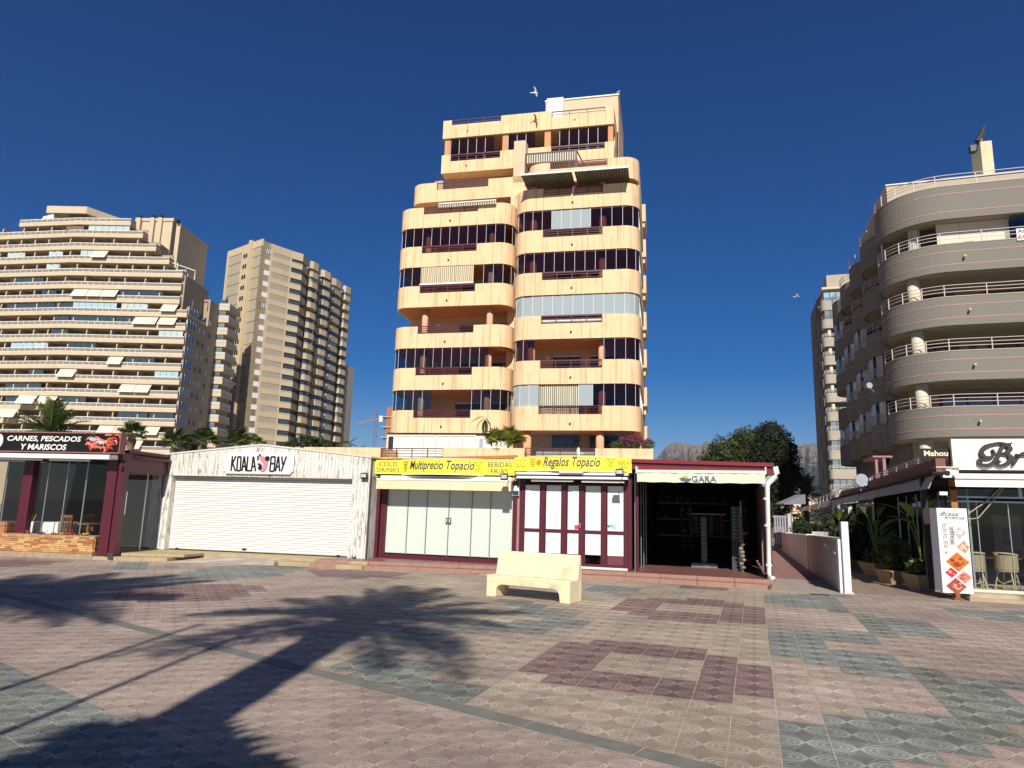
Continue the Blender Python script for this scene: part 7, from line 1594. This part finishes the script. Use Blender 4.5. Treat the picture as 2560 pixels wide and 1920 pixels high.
p = at(*c8(700, 1430), 23); t = empty('tall_planter', 'tall slim white planter in the shaded path', 'planter', (p[0], p[1], .0), 0); add('body', MB().tube([(0, 0, 0), (0, 0, 1.25)], [.17, .27], 4), mat('planter_pale', (.5, .5, .48), .7), t)

# ------------------------------------------------------------------ bench
b1, b2 = G(1215, 1490, 0), G(1424, 1511, 0)
ang = math.degrees(math.atan2(b2[1] - b1[1], b2[0] - b1[0])); BN = Frame(b1, ang); BL = float(np.hypot(*(b2 - b1)[:2]))
zt_ = BN.uz(1440, 1388, .42)[1]; zs = BN.uz(1423, 1453, 0)[1]
print('bench', ang, BL, zt_, zs)
Bn = empty('bench', 'pale yellow cast concrete bench standing alone on the patterned promenade', 'bench', BN.w(0, 0, 0), BN.a)
H = zs; lw = .21; rr_ = .13; hz = H * .58
def archpts():
    A = [(0, 0), (lw, 0), (lw + .01, hz - rr_)] + [(lw + .01 + rr_ - rr_ * math.cos(t), hz - rr_ + rr_ * math.sin(t)) for t in np.linspace(.2, math.pi / 2, 6)]
    Bq = [(BL - x, z) for x, z in A[::-1]]; return A + Bq + [(BL, H), (0, H)]
mb = MB().face(archpts(), 0, .46)
bm_ = add('seat_and_legs', mb, M_BENCH, Bn); bev(bm_, .015, 3)
zt_ = max(.8, min(.92, zt_))
br = add('backrest', MB().side([(.34, H - .06), (.44, zt_ - .03), (.455, zt_), (.49, zt_), (.505, zt_ - .03), (.55, H + .1), (.55, .30), (.50, .0), (.461, .0), (.461, H - .06)], .0, BL), M_BENCH, Bn)
# cut the arch through the backrest foot: replace with two feet
bpy.data.objects.remove(br)
br = add('backrest', MB().side([(.34, H - .02), (.44, zt_ - .03), (.455, zt_), (.49, zt_), (.505, zt_ - .03), (.55, H + .08), (.55, hz + .02), (.462, hz + .02), (.462, H - .02)], .0, BL), M_BENCH, Bn); bev(br, .015, 3)
for x0 in (0, BL - lw): bev(add('rear_foot', MB().side([(.462, 0), (.462, hz + .02), (.55, hz + .02), (.51, 0)], x0, x0 + lw), M_BENCH, Bn), .008, 1)
# ------------------------------------------------------------------ vegetation
def frond_mesh(L=3., droop=1.2, width=.55, n=26, m=None, seed=0, twist=.5, lw=.045):
    r = random.Random(seed); v = []; f = []
    def P(t): return Vector((L * (t - .12 * t * t * droop), 0, L * (.34 * t - .42 * droop * t * t)))
    pr = [P(i / 10) for i in range(11)]; k = 0
    for i, p in enumerate(pr):
        w = .03 * (1 - i / 11) + .006; v += [(p.x, -w, p.z), (p.x, w, p.z), (p.x, 0, p.z - w)]
    for i in range(10):
        a = 3 * i; b = a + 3; f += [(a, a + 1, b + 1, b), (a + 1, a + 2, b + 2, b + 1), (a + 2, a, b, b + 2)]
    for i in range(n):
        t = .12 + .88 * (i + .5) / n; p = P(t); tan = (P(min(1, t + .02)) - P(t - .02)).normalized()
        ln = width * (math.sin(math.pi * min(1, t * .85 + .12)) ** .6) * r.uniform(.85, 1.1)
        for s in (-1, 1):
            d = Vector((tan.x * .55, s * .8, tan.z * .55 + twist * .5 - .3 * r.random())).normalized(); q = p + d * ln - Vector((0, 0, ln * ln * .25)); mid = p + d * ln * .5
            k = len(v); o = tan * lw * .5
            v += [tuple(p - o), tuple(p + o), tuple(mid + o * 1.2), tuple(mid - o * 1.2), tuple(q)]; f += [(k, k + 1, k + 2, k + 3), (k + 3, k + 2, k + 4)]
    me = bpy.data.meshes.new('frond'); me.from_pydata([tuple(map(float, x)) for x in v], [], f); me.materials.append(m or M_GREEN); return me
def fan_mesh(R=.8, n=16, stalk=.9, m=None, seed=0, droop=.35):
    r = random.Random(seed); v = []; f = []
    v += [(0, -.015, 0), (0, .015, 0), (stalk, .012, stalk * .25), (stalk, -.012, stalk * .25)]; f.append((0, 1, 2, 3)); c = Vector((stalk, 0, stalk * .25))
    for i in range(n):
        a = math.radians(-125 + 250 * (i + .5) / n); ln = R * r.uniform(.8, 1.05) * (1 - .12 * abs(a)); d = Vector((math.cos(a), math.sin(a), .10)); s = Vector((-math.sin(a), math.cos(a), 0)) * R * .07
        mid = c + d * ln * .55; tip = c + d * ln - Vector((0, 0, droop * ln)); k = len(v); v += [tuple(c), tuple(mid - s), tuple(mid + s), tuple(tip)]; f += [(k, k + 1, k + 3, k + 2)]
    me = bpy.data.meshes.new('fan_leaf'); me.from_pydata([tuple(map(float, x)) for x in v], [], f); me.materials.append(m or M_GREEN); return me
FR = [frond_mesh(1., d, .24, 26, M_GREEN, i, .6, .021) for i, d in enumerate((.5, 1.0, 1.5, 2.0))]
FRD = [frond_mesh(1., d, .20, 34, M_GREEN, 10 + i, .6, .018) for i, d in enumerate((.6, 1.2, 1.8, 2.3))]
FAN = [fan_mesh(.5, 18, .55, M_GREEN, i) for i in range(3)]
M_DRY = mat('dry_thatch', (.20, .14, .07), .95, .3, 6)
def trunk(parent, h, r, lean=(0, 0)):
    P = []; R_ = []; n = max(8, int(h / .35))
    for i in range(n + 1): t = i / n; P.append((lean[0] * t * t, lean[1] * t * t, h * t)); R_.append(r * (1.25 - .3 * min(1, t * 3)) * (1 + .07 * (i % 2)) * (1.25 if t > .93 else 1))
    return add('trunk', MB().tube(P, R_, 10), M_TRUNK, parent)
def palm(label, x, y, h, L=3., nf=34, r=.25, kind='date', seed=1, group=None, lean=(0, 0), z0=0., up=.2, name='date_palm'):
    t = empty(name, label, 'palm tree', (x, y, z0), 0, group); trunk(t, h, r, lean); rr = random.Random(seed)
    for i in range(nf):
        el = up + 1.25 * (1 - (i + .5) / nf) - .35; az = i * 2.39996 + rr.uniform(-.2, .2)
        if kind == 'date':
            k = 0 if el > .8 else 1 if el > .4 else 2 if el > .05 else 3
            src = (FRD if L > 3.4 else FR)[k]; s = L * rr.uniform(.85, 1.05)
            o = add('frond', src, None, t, (lean[0], lean[1], h + .1), (rr.uniform(-.3, .3), -el, az), scale=(s, s, s))
        else:
            s = L * rr.uniform(.85, 1.1); o = add('fan_leaf', FAN[i % 3], None, t, (lean[0], lean[1], h + rr.uniform(-.25, .15)), (rr.uniform(-.4, .4), -el * 1.05, az), scale=(s, s, s))
    if kind == 'fan': add('dry_skirt', MB().tube([(lean[0], lean[1], h - .9), (lean[0], lean[1], h - .3), (lean[0], lean[1], h + .1)], [r * 1.2, r * 2.2, r * 1.2], 9), M_DRY, t)
    return t
def clumps(n, blobs, size, seed, flat=0.):
    """many small leaf faces spread through the outer volume of several blobs (cx,cy,cz,rx,ry,rz)"""
    R_ = np.random.default_rng(seed); vol = np.array([b[3] * b[4] * b[5] for b in blobs]) ** .7; cnt = (vol / vol.sum() * n).astype(int); V = []; 
    for b, c in zip(blobs, cnt):
        d = R_.normal(size=(c, 3)); d /= np.linalg.norm(d, axis=1)[:, None]
        lump = 1 + .22 * np.sin(d[:, 0] * 5 + b[0] * 3) * np.sin(d[:, 1] * 6 + b[2]) + .14 * np.sin(d[:, 2] * 9 + b[1]) * np.sin(d[:, 0] * 11)
        r = (R_.uniform(.30, 1, c) ** .38) * lump; P = d * r[:, None] * np.array(b[3:6]) + np.array(b[:3])
        a = R_.normal(size=(c, 3)); a /= np.linalg.norm(a, axis=1)[:, None]; e = np.cross(a, R_.normal(size=(c, 3))); e /= np.linalg.norm(e, axis=1)[:, None]
        s = size * R_.uniform(.6, 1.5, c)[:, None]; V.append(np.stack([P - a * s, P - e * s * .6, P + a * s, P + e * s * .6], 1))
    V = np.concatenate(V).reshape(-1, 3); n4 = len(V) // 4; me = bpy.data.meshes.new('foliage'); me.from_pydata(V.tolist(), [], np.arange(n4 * 4).reshape(-1, 4).tolist()); return me
def foliage(parent, n, blobs, size, m, seed=1, name='crown'):
    me = clumps(n, blobs, size, seed); me.materials.append(m); return add(name, me, None, parent)
# palms behind the shops
def ap(px_, py_, Y): p = atY(px_, py_, Y); return float(p[0]), float(p[2])
x, z = ap(125, 1092, 45); palm('big date palm rising behind the CARNES PESCADOS sign', x, 45, z - .2, 2.8, 34, .3, 'date', 3, 'palms behind the shops', up=.35)
for k, (px_, py_, s, lb) in enumerate(((330, 1092, 1.25, 'small fan palm between the maroon roof and the date palm'), (432, 1115, 1.3, 'left fan palm above the left slope of the white kiosk'), (497, 1108, 1.3, 'middle fan palm above the white kiosk roof'), (578, 1108, 1.35, 'fan palm at the foot of the slab tower, above the kiosk'), (470, 1132, .8, 'lowest small fan palm peeping over the kiosk roof edge'))):
    x, z = ap(px_, py_, 46); palm(lb, x, 46 + k * .3, z, s, 26, .14, 'fan', 10 + k, 'palms behind the shops', name='fan_palm', up=.25)
x, z = ap(640, 1112, 44); palm('short fan palm beside the orange terrace wall', x, 44, z, .8, 20, .12, 'fan', 31, 'palms behind the shops', name='fan_palm')
x, z = ap(2012, 1240, 58); palm('date palm in front of the mountain, beyond the passage', x, 58, z - .2, 2.1, 30, .3, 'date', 17, up=.35)
# yucca with several heads
x, z = ap(883, 1122, 62); t = empty('yucca', 'spiky several-headed yucca against the sky beside the slab tower', 'yucca', (x, 62, 0), 0)
for (dx, dz) in ((-1.2, .0), (-.3, .35), (.5, -.3), (1.2, -.6)):
    add('stem', MB().tube([(dx * .4, 0, z - 1.5), (dx, 0, z + dz)], .08, 5), M_TRUNK, t)
    for i in range(14): add('leaf', FR[1], None, t, (dx, 0, z + dz + .1), (0, .5 - 1.4 * ((i * .618) % 1), i * 2.4), scale=(1.0, .35, 1.0))
# hedge on the terrace left of the tower
x0, z0 = ap(690, 1112, 44.5); x1, z1 = ap(860, 1118, 43.8)
t = empty('terrace_hedge', 'dark green shrubs spilling over the orange terrace wall', 'shrub', ((x0 + x1) / 2, 44.6, 0), 0); hw_ = (x1 - x0) / 2
foliage(t, 5200, [(-hw_ * .1, 0, z0 + .05, hw_ * .50, .7, .55), (-hw_ * .55, 0, z0 - .1, hw_ * .35, .6, .32), (hw_ * .45, 0, z0 - .12, hw_ * .35, .5, .30)], .09, M_GREEN_D, 4, 'foliage')
# planting on the tower terrace
tp_ = lambda c, x, y, d: TF.w(TF.uz(*c(x, y), d)[0], d, 0)
zz_ = TF.uz(*f4(1010, 1440), -1.6)[1]
t = empty('palmetto', 'yellow green palmetto bush on the terrace of the cream tower', 'palm bush', (*tp_(f4, 1010, 1440, -1.6)[:2], zz_ - .1), TF.a)
yel = mat('yellow_green_leaf', (.20, .22, .03), .55, .4, 2)
FANY = [fan_mesh(.5, 18, .45, yel, 20 + i, .2) for i in range(2)] + [fan_mesh(.5, 18, .45, M_GREEN, 24, .2)]
for i in range(34): add('fan_leaf', FANY[i % 3], None, t, (rnd.uniform(-.5, .5), rnd.uniform(-.2, .2), rnd.uniform(0, .3)), (rnd.uniform(-.5, .5), -rnd.uniform(.1, 1.25), rnd.uniform(0, 6.28)), scale=(1.35,) * 3)
t = empty('wilting_plant', 'tall leaning stalk with drooping leaves beside the palmetto', 'plant', (*tp_(f4, 915, 1440, -1.7)[:2], zz_ - .1), TF.a)
pt_ = [(TF.uz(*f4(x, y), -1.7)[0] - TF.uz(*f4(915, 1440), -1.7)[0], 0, TF.uz(*f4(x, y), -1.7)[1] - zz_ + .1) for x, y in ((915, 1440), (905, 1340), (900, 1260), (870, 1215))]
add('stalk', MB().tube(pt_, [.05, .045, .035, .02], 6), M_TRUNK, t)
def blade(L, W_, m, droop=.4, name='leaf', n=6):
    mb = MB()
    for i in range(n + 1):
        t_ = i / n; w = W_ * math.sin(math.pi * min(.98, t_ * .9 + .06)) ** .7; x = L * t_; z = L * (.25 * t_ - droop * t_ * t_); mb.v += [(x, -w, z + w * .25), (x, 0, z), (x, w, z + w * .25)]
    for i in range(n): a = 3 * i; mb.f += [(a, a + 1, a + 4, a + 3), (a + 1, a + 2, a + 5, a + 4)]
    return mb.mesh(m, name=name)
lf = blade(.9, .11, M_GREEN_D, .7); tipp = pt_[-1]
for i, (az, el) in enumerate(((3.1, -.1), (3.3, .5), (2.6, 1.0), (.3, .9), (1.5, 1.3))): add('leaf', lf, None, t, tuple(np.array(tipp) - np.array((0, 0, .05 * i))), (0, el, az))
for i in range(4): add('leaf', lf, None, t, (.1, 0, .3 + .2 * i), (0, -1.2 + .3 * i, i * 2.))
bp_ = TF.uz(*f4(2020, 1440), -1.7)
t = empty('bougainvillea', 'magenta flowering shrub on the right end of the tower terrace', 'shrub', TF.w(bp_[0], -1.65, bp_[1]), TF.a)
foliage(t, 1500, [(-.1, 0, .15, .75, .3, .32), (-.9, 0, .05, .35, .25, .2), (.95, 0, .12, .35, .25, .25)], .045, M_GREEN, 6, 'foliage')
foliage(t, 900, [(.0, -.1, .32, .65, .3, .3), (.95, 0, .25, .25, .25, .2)], .045, M_FLOWER, 7, 'flowers')
# trees at the end of the passage
x, z = ap(1870, 1150, 62)
t = empty('pine_tree', 'broad mid green tree whose crown shows left of the dark tree', 'tree', (x, 64, 0), 0)
add('trunk', MB().tube([(1.8, 0, 0), (1.5, 0, 3), (.6, 0, 6)], [.35, .3, .2], 8), M_TRUNK, t); add('limb', MB().tube([(1.5, 0, 3), (-1.5, 0, 6.5)], [.2, .08], 6), M_TRUNK, t)
zc = 6.6
foliage(t, 26000, [(-.9, 0, zc + .3, 2.3, 2.2, 1.9), (-2.7, 0, zc - .7, 1.3, 1.4, 1.4), (.7, 0, zc + 1.6, 1.7, 1.8, 1.5), (1.3, 0, zc + .2, 2.2, 2.2, 2.0), (3.5, .5, zc + .6, 1.5, 1.5, 1.5), (3.9, .5, zc - .6, 1.3, 1.3, 1.4), (-1.6, 0, zc - 1.9, 2., 1.6, 1.6)], .11, mat('pine_green', (.045, .062, .016), .7, .5, 1.3), 11)
x, z = ap(1935, 1200, 56)
t = empty('dark_tree', 'tall near black tree hanging over the passage beside the drainpipe', 'tree', (x, 57, 0), 0)
add('trunk', MB().tube([(-.2, 0, 0), (0, 0, 3), (.3, 0, 6.5)], [.35, .28, .15], 8), M_TRUNK, t); add('limb', MB().tube([(0, 0, 3.5), (1.3, 0, 5.8)], [.15, .06], 6), M_TRUNK, t)
foliage(t, 30000, [(-.3, 0, 6.6, 1.5, 1.5, 1.5), (.3, 0, 8.2, 1.3, 1.3, 1.2), (.9, 0, 6.8, 1.6, 1.5, 1.6), (-.4, 0, 4.6, 1.9, 1.6, 1.7), (.7, 0, 4.4, 1.6, 1.6, 1.6), (1.3, 0, 5.2, 1.3, 1.2, 1.0), (.1, 0, 2.6, 1.6, 1.4, 1.5)], .09, mat('black_green', (.018, .026, .010), .75, .4, 1.3), 12)
x, z = ap(2000, 1330, 30)
for k, (px_, py_, Y, rx_, rz_, lab) in enumerate(((2003, 1335, 33, .38, .9, 'dark clipped shrub by the white gate'), (2040, 1350, 29, .6, .7, 'dark bushy shrub behind the peach part of the garden wall'), (2078, 1345, 24, .35, .5, 'dark shrub just left of the narrow white board'))):
    x, z = ap(px_, py_, Y); t = empty('shrub', lab, 'shrub', (x, Y, 0), 0); foliage(t, 4200, [(0, 0, z, rx_, .6, rz_), (.1, 0, z * .55, rx_ * .9, .6, rz_)], .055, M_GREEN_D, 40 + k, 'foliage'); add('stem', MB().tube([(0, 0, 0), (0, 0, z)], .05, 5), M_TRUNK, t)
# potted plants along the shaded path
def pot(label, x, y, s, kind, seed):
    t = empty('potted_plant', label, 'potted plant', (x, y, .006), YF.a + .1 * seed, 'potted plants along the shaded path'); r = random.Random(seed)
    pt__ = [(-.24, -.24), (.24, -.24), (.24, .24), (-.24, .24)]; mb = MB()
    for k in range(7):
        w0 = .26 + .12 * k / 7; w1 = w0 + .02; P4 = lambda w: [(-w, -w), (w, -w), (w, w), (-w, w)]
        mb.hexa([(a, b, .055 * k) for a, b in P4(w0)] + [(a, b, .055 * (k + 1) - .006) for a, b in P4(w1)])
    add('pot', mb, M_POT, t, scale=(s, s, s)); add('soil', MB().box(-.3, .3, -.3, .3, .37, .385), M_DARK, t, scale=(s, s, s))
    if kind == 'banana':
        for i in range(9):
            a = i * 2.4 + r.random(); h = r.uniform(.7, 1.45); ln = r.uniform(.1, .35); tip = (ln * math.cos(a), ln * math.sin(a), .38 * s + h)
            add('stem', MB().tube([(0, 0, .35 * s), (tip[0] * .4, tip[1] * .4, .38 * s + h * .6), tip], [.02, .017, .012], 5), M_GREEN_L, t)
            add('leaf', blade(r.uniform(.55, .75), r.uniform(.10, .15), M_GREEN_L if i % 3 else M_GREEN, r.uniform(.2, .7)), None, t, tip, (0, -r.uniform(.2, 1.0), a))
        foliage(t, 500, [(0, 0, .5, .35, .35, .25)], .06, M_GREEN, seed, 'foliage')
    elif kind == 'bush': foliage(t, 2600, [(0, 0, .38 * s + .45, .42 * s, .42 * s, .5)], .045, M_GREEN, seed, 'foliage'); add('stem', MB().tube([(0, 0, .3), (0, 0, .8)], .03, 5), M_TRUNK, t)
    else: foliage(t, 3400, [(0, 0, .38 * s + .5, .5 * s, .5 * s, .6), (.05, 0, .38 * s + 1.1, .35, .35, .45)], .055, M_GREEN_D, seed, 'foliage'); add('stem', MB().tube([(0, 0, .3), (0, 0, 1.1)], .035, 5), M_TRUNK, t)
PP = [(10.35, 17.75, 1.0, 'banana', 'nearest potted plant, broad leaved, beside the menu board'), (10.45, 19.3, .95, 'bush', 'second pot, with a rounded light green bush'), (11.35, 21.9, 1.0, 'banana', 'third pot, with tall paddle leaves'), (11.95, 24.0, .9, 'dark', 'fourth pot, with a dark dense shrub'), (12.6, 26.0, .9, 'dark', 'fifth pot, dark shrub under the awning joint'), (13.1, 27.8, .9, 'banana', 'sixth pot, with bright arching leaves'), (13.6, 29.6, .85, 'dark', 'seventh and farthest pot in sight')]
for k, (x, y, s, kd, lb) in enumerate(PP): pot(lb, x, y, s, kd, 50 + k)
# palms and masts behind the viewer; their shadows fall across the promenade
palm('tall date palm behind the viewer whose trunk and crown shadow cross the promenade', -3.0, -3.5, 10.2, 3.0, 28, .33, 'date', 5, 'palms behind the viewer', up=.2)
palm('date palm behind and left of the viewer shading the left of the promenade', -9.5, -3.2, 10.6, 3.7, 44, .3, 'date', 6, 'palms behind the viewer', up=.15)
palm('date palm behind and right of the viewer with one frond shadow at the right edge', 13.2, -2.6, 10.7, 4.6, 30, .3, 'date', 8, 'palms behind the viewer', up=.2)
t = palm('low shaggy fan palm behind the viewer shading the bottom left corner', -2.75, -1.5, 3.95, 1.3, 70, .35, 'fan', 9, 'palms behind the viewer', name='fan_palm', up=.2)
foliage(t, 3500, [(0, 0, 3.6, .95, .8, .8)], .1, M_GREEN, 3, 'leaf_base')
for k, (x, y, h) in enumerate(((-4.95, -2.0, 8.9), (-4.05, -2.0, 8.6))):
    t = empty('slim_mast', ['left one of two slim steel masts behind the viewer', 'right one of two slim steel masts behind the viewer'][k], 'mast', (x, y, 0), 0, 'slim masts behind the viewer')
    add('pole', MB().tube([(0, 0, 0), (0, 0, h)], [.045, .035], 8), M_ALU, t); add('base_plate', MB().box(-.15, .15, -.15, .15, 0, .02), M_ALU, t)
# ------------------------------------------------------------------ gulls
def gull(label, loc, rot, flap=.25, s=1.):
    t = empty('gull', label, 'bird', loc, 0); t.rotation_euler = rot; g = mat('gull_white', (.75, .75, .73), .7); gg = mat('gull_grey', (.30, .31, .33), .7)
    add('body', MB().tube([(-.30, 0, .0), (-.15, 0, 0), (.02, 0, 0), (.18, 0, .02), (.27, 0, .035)], [.02, .065, .08, .055, .03], 8).tube([(.26, 0, .035), (.33, 0, .03)], [.02, .006], 5), g, t, smooth=True, scale=(s, s, s))
    for sd_ in (-1, 1):
        mb = MB(); pts = [(.12, 0), (.20, .28), (.10, .62), (-.04, .68), (.02, .30), (-.08, 0)]
        zf = lambda y: flap * (y / .68) * (1.3 - y)
        k = len(mb.v)
        for (x, y) in pts: mb.v.append((x, sd_ * y, .03 + zf(y)))
        for (x, y) in pts: mb.v.append((x, sd_ * y, .015 + zf(y)))
        mb.f += [(0, 1, 4, 5), (1, 2, 3, 4), (11, 10, 7, 6), (10, 9, 8, 7)] + [(i, (i + 1) % 6, 6 + (i + 1) % 6, 6 + i) for i in range(6)]
        add('wing', mb, gg, t, scale=(s, s, s))
    add('tail', MB().prism([(-.28, -.02), (-.42, -.06), (-.42, .06), (-.28, .02)], -.005, .005), g, t, scale=(s, s, s))
p = atY(1337, 232, 46.4); gull('gull banking in the sky above the roof of the cream tower', tuple(p), (math.radians(72), math.radians(-8), math.radians(10)), .18, .80)
p = atY(1991, 742, 60); gull('small gull gliding in the sky left of the grey block', tuple(p), (math.radians(25), 0, math.radians(-20)), .35, .8)
p = atY(1546, 232, 52); t = empty('gull', 'tiny gull perched on the top right corner of the cream tower', 'bird', tuple(p), 0); add('body', MB().tube([(-.2, 0, 0), (0, 0, .06), (.14, 0, .2)], [.02, .09, .04], 6), MATS['gull_grey'], t)
# ------------------------------------------------------------------ mountain and distant houses
prof = [(-60, .02), (-30, .03), (0, .03), (9, .045), (11.2, .060), (11.85, .0758), (12.5, .0905), (13.1, .0985), (13.6, .1005), (14.4, .0975), (15.0, .0955), (15.6, .0985), (15.95, .1015), (16.3, .0955), (17, .0925), (18.3, .091), (20, .0935), (22.4, .0955), (23.5, .0972), (24.4, .0985), (27, .104), (33, .09), (60, .05)]
azs = np.concatenate([np.arange(-60, 8, 2.), np.arange(8, 30, .055), np.arange(30, 60, 2.)]); ts = np.linspace(0, 1, 60)
ph = np.random.default_rng(3)
def fbm(x, y):
    v = 0; a = 1.
    for o in range(6): f_ = 1.9 ** o; v = v + a * np.sin(x * f_ * 1.3 + o * 1.7 + 1.2 * np.sin(y * f_ * .9 + o)) * np.cos(y * f_ * 1.1 + o * .6 + 1.1 * np.sin(x * f_ * .7)); a *= .56
    return v
A_, T__ = np.meshgrid(azs, ts, indexing='ij'); top = np.interp(A_, [p[0] for p in prof], [p[1] for p in prof])
R0, R1 = 1500., 3300.; rr4 = R0 + (R1 - R0) * T__
shape = np.where(T__ < .72, .52 * (T__ / .72) ** 1.1, np.where(T__ < .93, .52 + .40 * ((T__ - .72) / .21), .92 + .08 * ((T__ - .93) / .07)))
hgt = top * R1 * shape; nz_ = fbm(A_ * 3.2, T__ * 9.) ; hgt = hgt + nz_ * 9 * np.clip(T__ * 2, 0, 1) * np.where(T__ > .97, .25, 1)
rr4 = rr4 + fbm(A_ * 5 + 3, T__ * 5) * 45 * np.sin(math.pi * np.clip(T__, 0, 1))
X_ = rr4 * np.sin(np.radians(A_)); Y_ = rr4 * np.cos(np.radians(A_)); nA, nT = A_.shape
V = np.stack([X_, Y_, np.maximum(hgt, -2) - 2], -1).reshape(-1, 3); idx = np.arange(nA * nT).reshape(nA, nT)
Fq = np.stack([idx[:-1, :-1], idx[:-1, 1:], idx[1:, 1:], idx[1:, :-1]], -1).reshape(-1, 4)[:, ::-1]
me = bpy.data.meshes.new('mountain'); me.from_pydata(V.tolist(), [], Fq.tolist())
m = bpy.data.materials.new('mountain_rock_scrub'); m.use_nodes = True; n = m.node_tree.nodes; l = m.node_tree.links; b = n['Principled BSDF']; b.inputs['Roughness'].default_value = 1; b.inputs['Specular IOR Level'].default_value = .05
g_ = n.new('ShaderNodeNewGeometry'); sp = n.new('ShaderNodeSeparateXYZ'); l.new(g_.outputs['Position'], sp.inputs[0])
nz = n.new('ShaderNodeTexNoise'); nz.inputs['Scale'].default_value = .034; nz.inputs['Detail'].default_value = 9; nz.inputs['Roughness'].default_value = .72; l.new(g_.outputs['Position'], nz.inputs[0])
mr = n.new('ShaderNodeMapRange'); mr.inputs[1].default_value = 60; mr.inputs[2].default_value = 330; mr.inputs[3].default_value = -.17; mr.inputs[4].default_value = .20; l.new(sp.outputs[2], mr.inputs[0])
ad = n.new('ShaderNodeMath'); ad.operation = 'ADD'; l.new(nz.outputs[0], ad.inputs[0]); l.new(mr.outputs[0], ad.inputs[1])
rp = n.new('ShaderNodeValToRGB'); rp.color_ramp.elements[0].position = .48; rp.color_ramp.elements[0].color = (.030, .040, .022, 1); rp.color_ramp.elements[1].position = .60; rp.color_ramp.elements[1].color = (.24, .20, .15, 1)
e_ = rp.color_ramp.elements.new(.53); e_.color = (.062, .06, .046, 1); l.new(ad.outputs[0], rp.inputs[0]); l.new(rp.outputs[0], b.inputs['Base Color'])
n2 = n.new('ShaderNodeTexNoise'); n2.inputs['Scale'].default_value = .05; n2.inputs['Detail'].default_value = 8; l.new(g_.outputs['Position'], n2.inputs[0]); bp = n.new('ShaderNodeBump'); bp.inputs['Strength'].default_value = 1; bp.inputs['Distance'].default_value = 22; l.new(n2.outputs[0], bp.inputs['Height']); l.new(bp.outputs[0], b.inputs['Normal'])
me.materials.append(m); add('mountain', me, None, kind='structure')
for k, (px_, py_, Y, w, lab) in enumerate(((1968, 1268, 300, 7, 'pale distant house lowest beside the dark tree'), (1982, 1252, 420, 9, 'pale distant house just above the lowest one'), (1996, 1278, 260, 8, 'cream distant house left of the date palm foot'), (2012, 1238, 620, 12, 'white distant house behind the date palm crown'), (2030, 1246, 560, 10, 'white distant house right of the date palm crown'), (2004, 1214, 900, 13, 'tiny distant house highest on the slope above the date palm'))):
    p = atY(px_, py_, Y); o = empty('house', lab, 'house', (float(p[0]), Y, 0), .1 * k - .2)
    add('wall', MB().box(-w / 2, w / 2, 0, 8, 0, float(p[2])), M_WHITE if k % 2 else M_CREAM2, o); add('roof', MB().box(-w / 2 - .3, w / 2 + .3, -.3, 8.3, float(p[2]), float(p[2]) + .4), M_SALMON, o); add('window', MB().box(-w / 4, 0, -.06, -.01, float(p[2]) - 2.2, float(p[2]) - .9), M_DARK, o)
far_g = mat('far_scrub', (.045, .055, .025), .9, .4, .05)
fs_ = clumps(9000, [(math.sin(math.radians(a)) * d, math.cos(math.radians(a)) * d, 1.5, 22, 16, 5.5) for a, d in [(20 + i * .55, 330 + (i * 137) % 500) for i in range(12)]], 1.1, 5); fs_.materials.append(far_g); add('far_trees', fs_, None, kind='stuff')
# small things on the ground
for k, (px_, py_, w, lb) in enumerate(((2050, 1487, .42, 'dark slotted drain cover at the mouth of the passage'), (2098, 1462, .25, 'small square drain cover close to the garden wall'))):
    p = G(px_, py_, 0); t = empty('drain_cover', lb, 'drain cover', (float(p[0]), float(p[1]), .0), WF.a)
    add('frame', MB().box(-.09, .09, -w / 2, w / 2, .001, .009), M_INK, t)
    for j in range(int(w / .05)): add('grille_bar', MB().box(-.07, .07, -w / 2 + .02 + j * .05, -w / 2 + .045 + j * .05, .009, .013), mat('iron_grey', (.09, .09, .09), .6), t)
for k, (px_, py_) in enumerate(((1645, 1456), (1925, 1474), (1600, 1453), (690, 1413))):
    p = G(px_, py_, 0); t = empty('weed', ['little weed at the foot of the store steps, left of centre', 'weed at the right corner of the store steps', 'tiny weed at the joint of the lowest step', 'tiny weed by the kiosk ramp edge'][k], 'weed', (float(p[0]), float(p[1]) - .03, .0), 0)
    foliage(t, 90, [(0, 0, .05, .07, .05, .06)], .014, M_GREEN, 90 + k, 'leaves'); add('stem', MB().tube([(0, 0, 0), (0, 0, .08)], .004, 4), M_GREEN, t)
hz = bpy.data.materials.new('haze_air'); hz.use_nodes = True; n = hz.node_tree.nodes; n.remove(n['Principled BSDF']); pv = n.new('ShaderNodeVolumePrincipled'); pv.inputs['Color'].default_value = (.72, .82, 1, 1); pv.inputs['Density'].default_value = .00008; pv.inputs['Anisotropy'].default_value = .1
hz.node_tree.links.new(pv.outputs[0], n['Material Output'].inputs['Volume'])
add('haze', MB().box(-5000, 5000, -300, 4200, -1.03, 420), hz, kind='stuff')
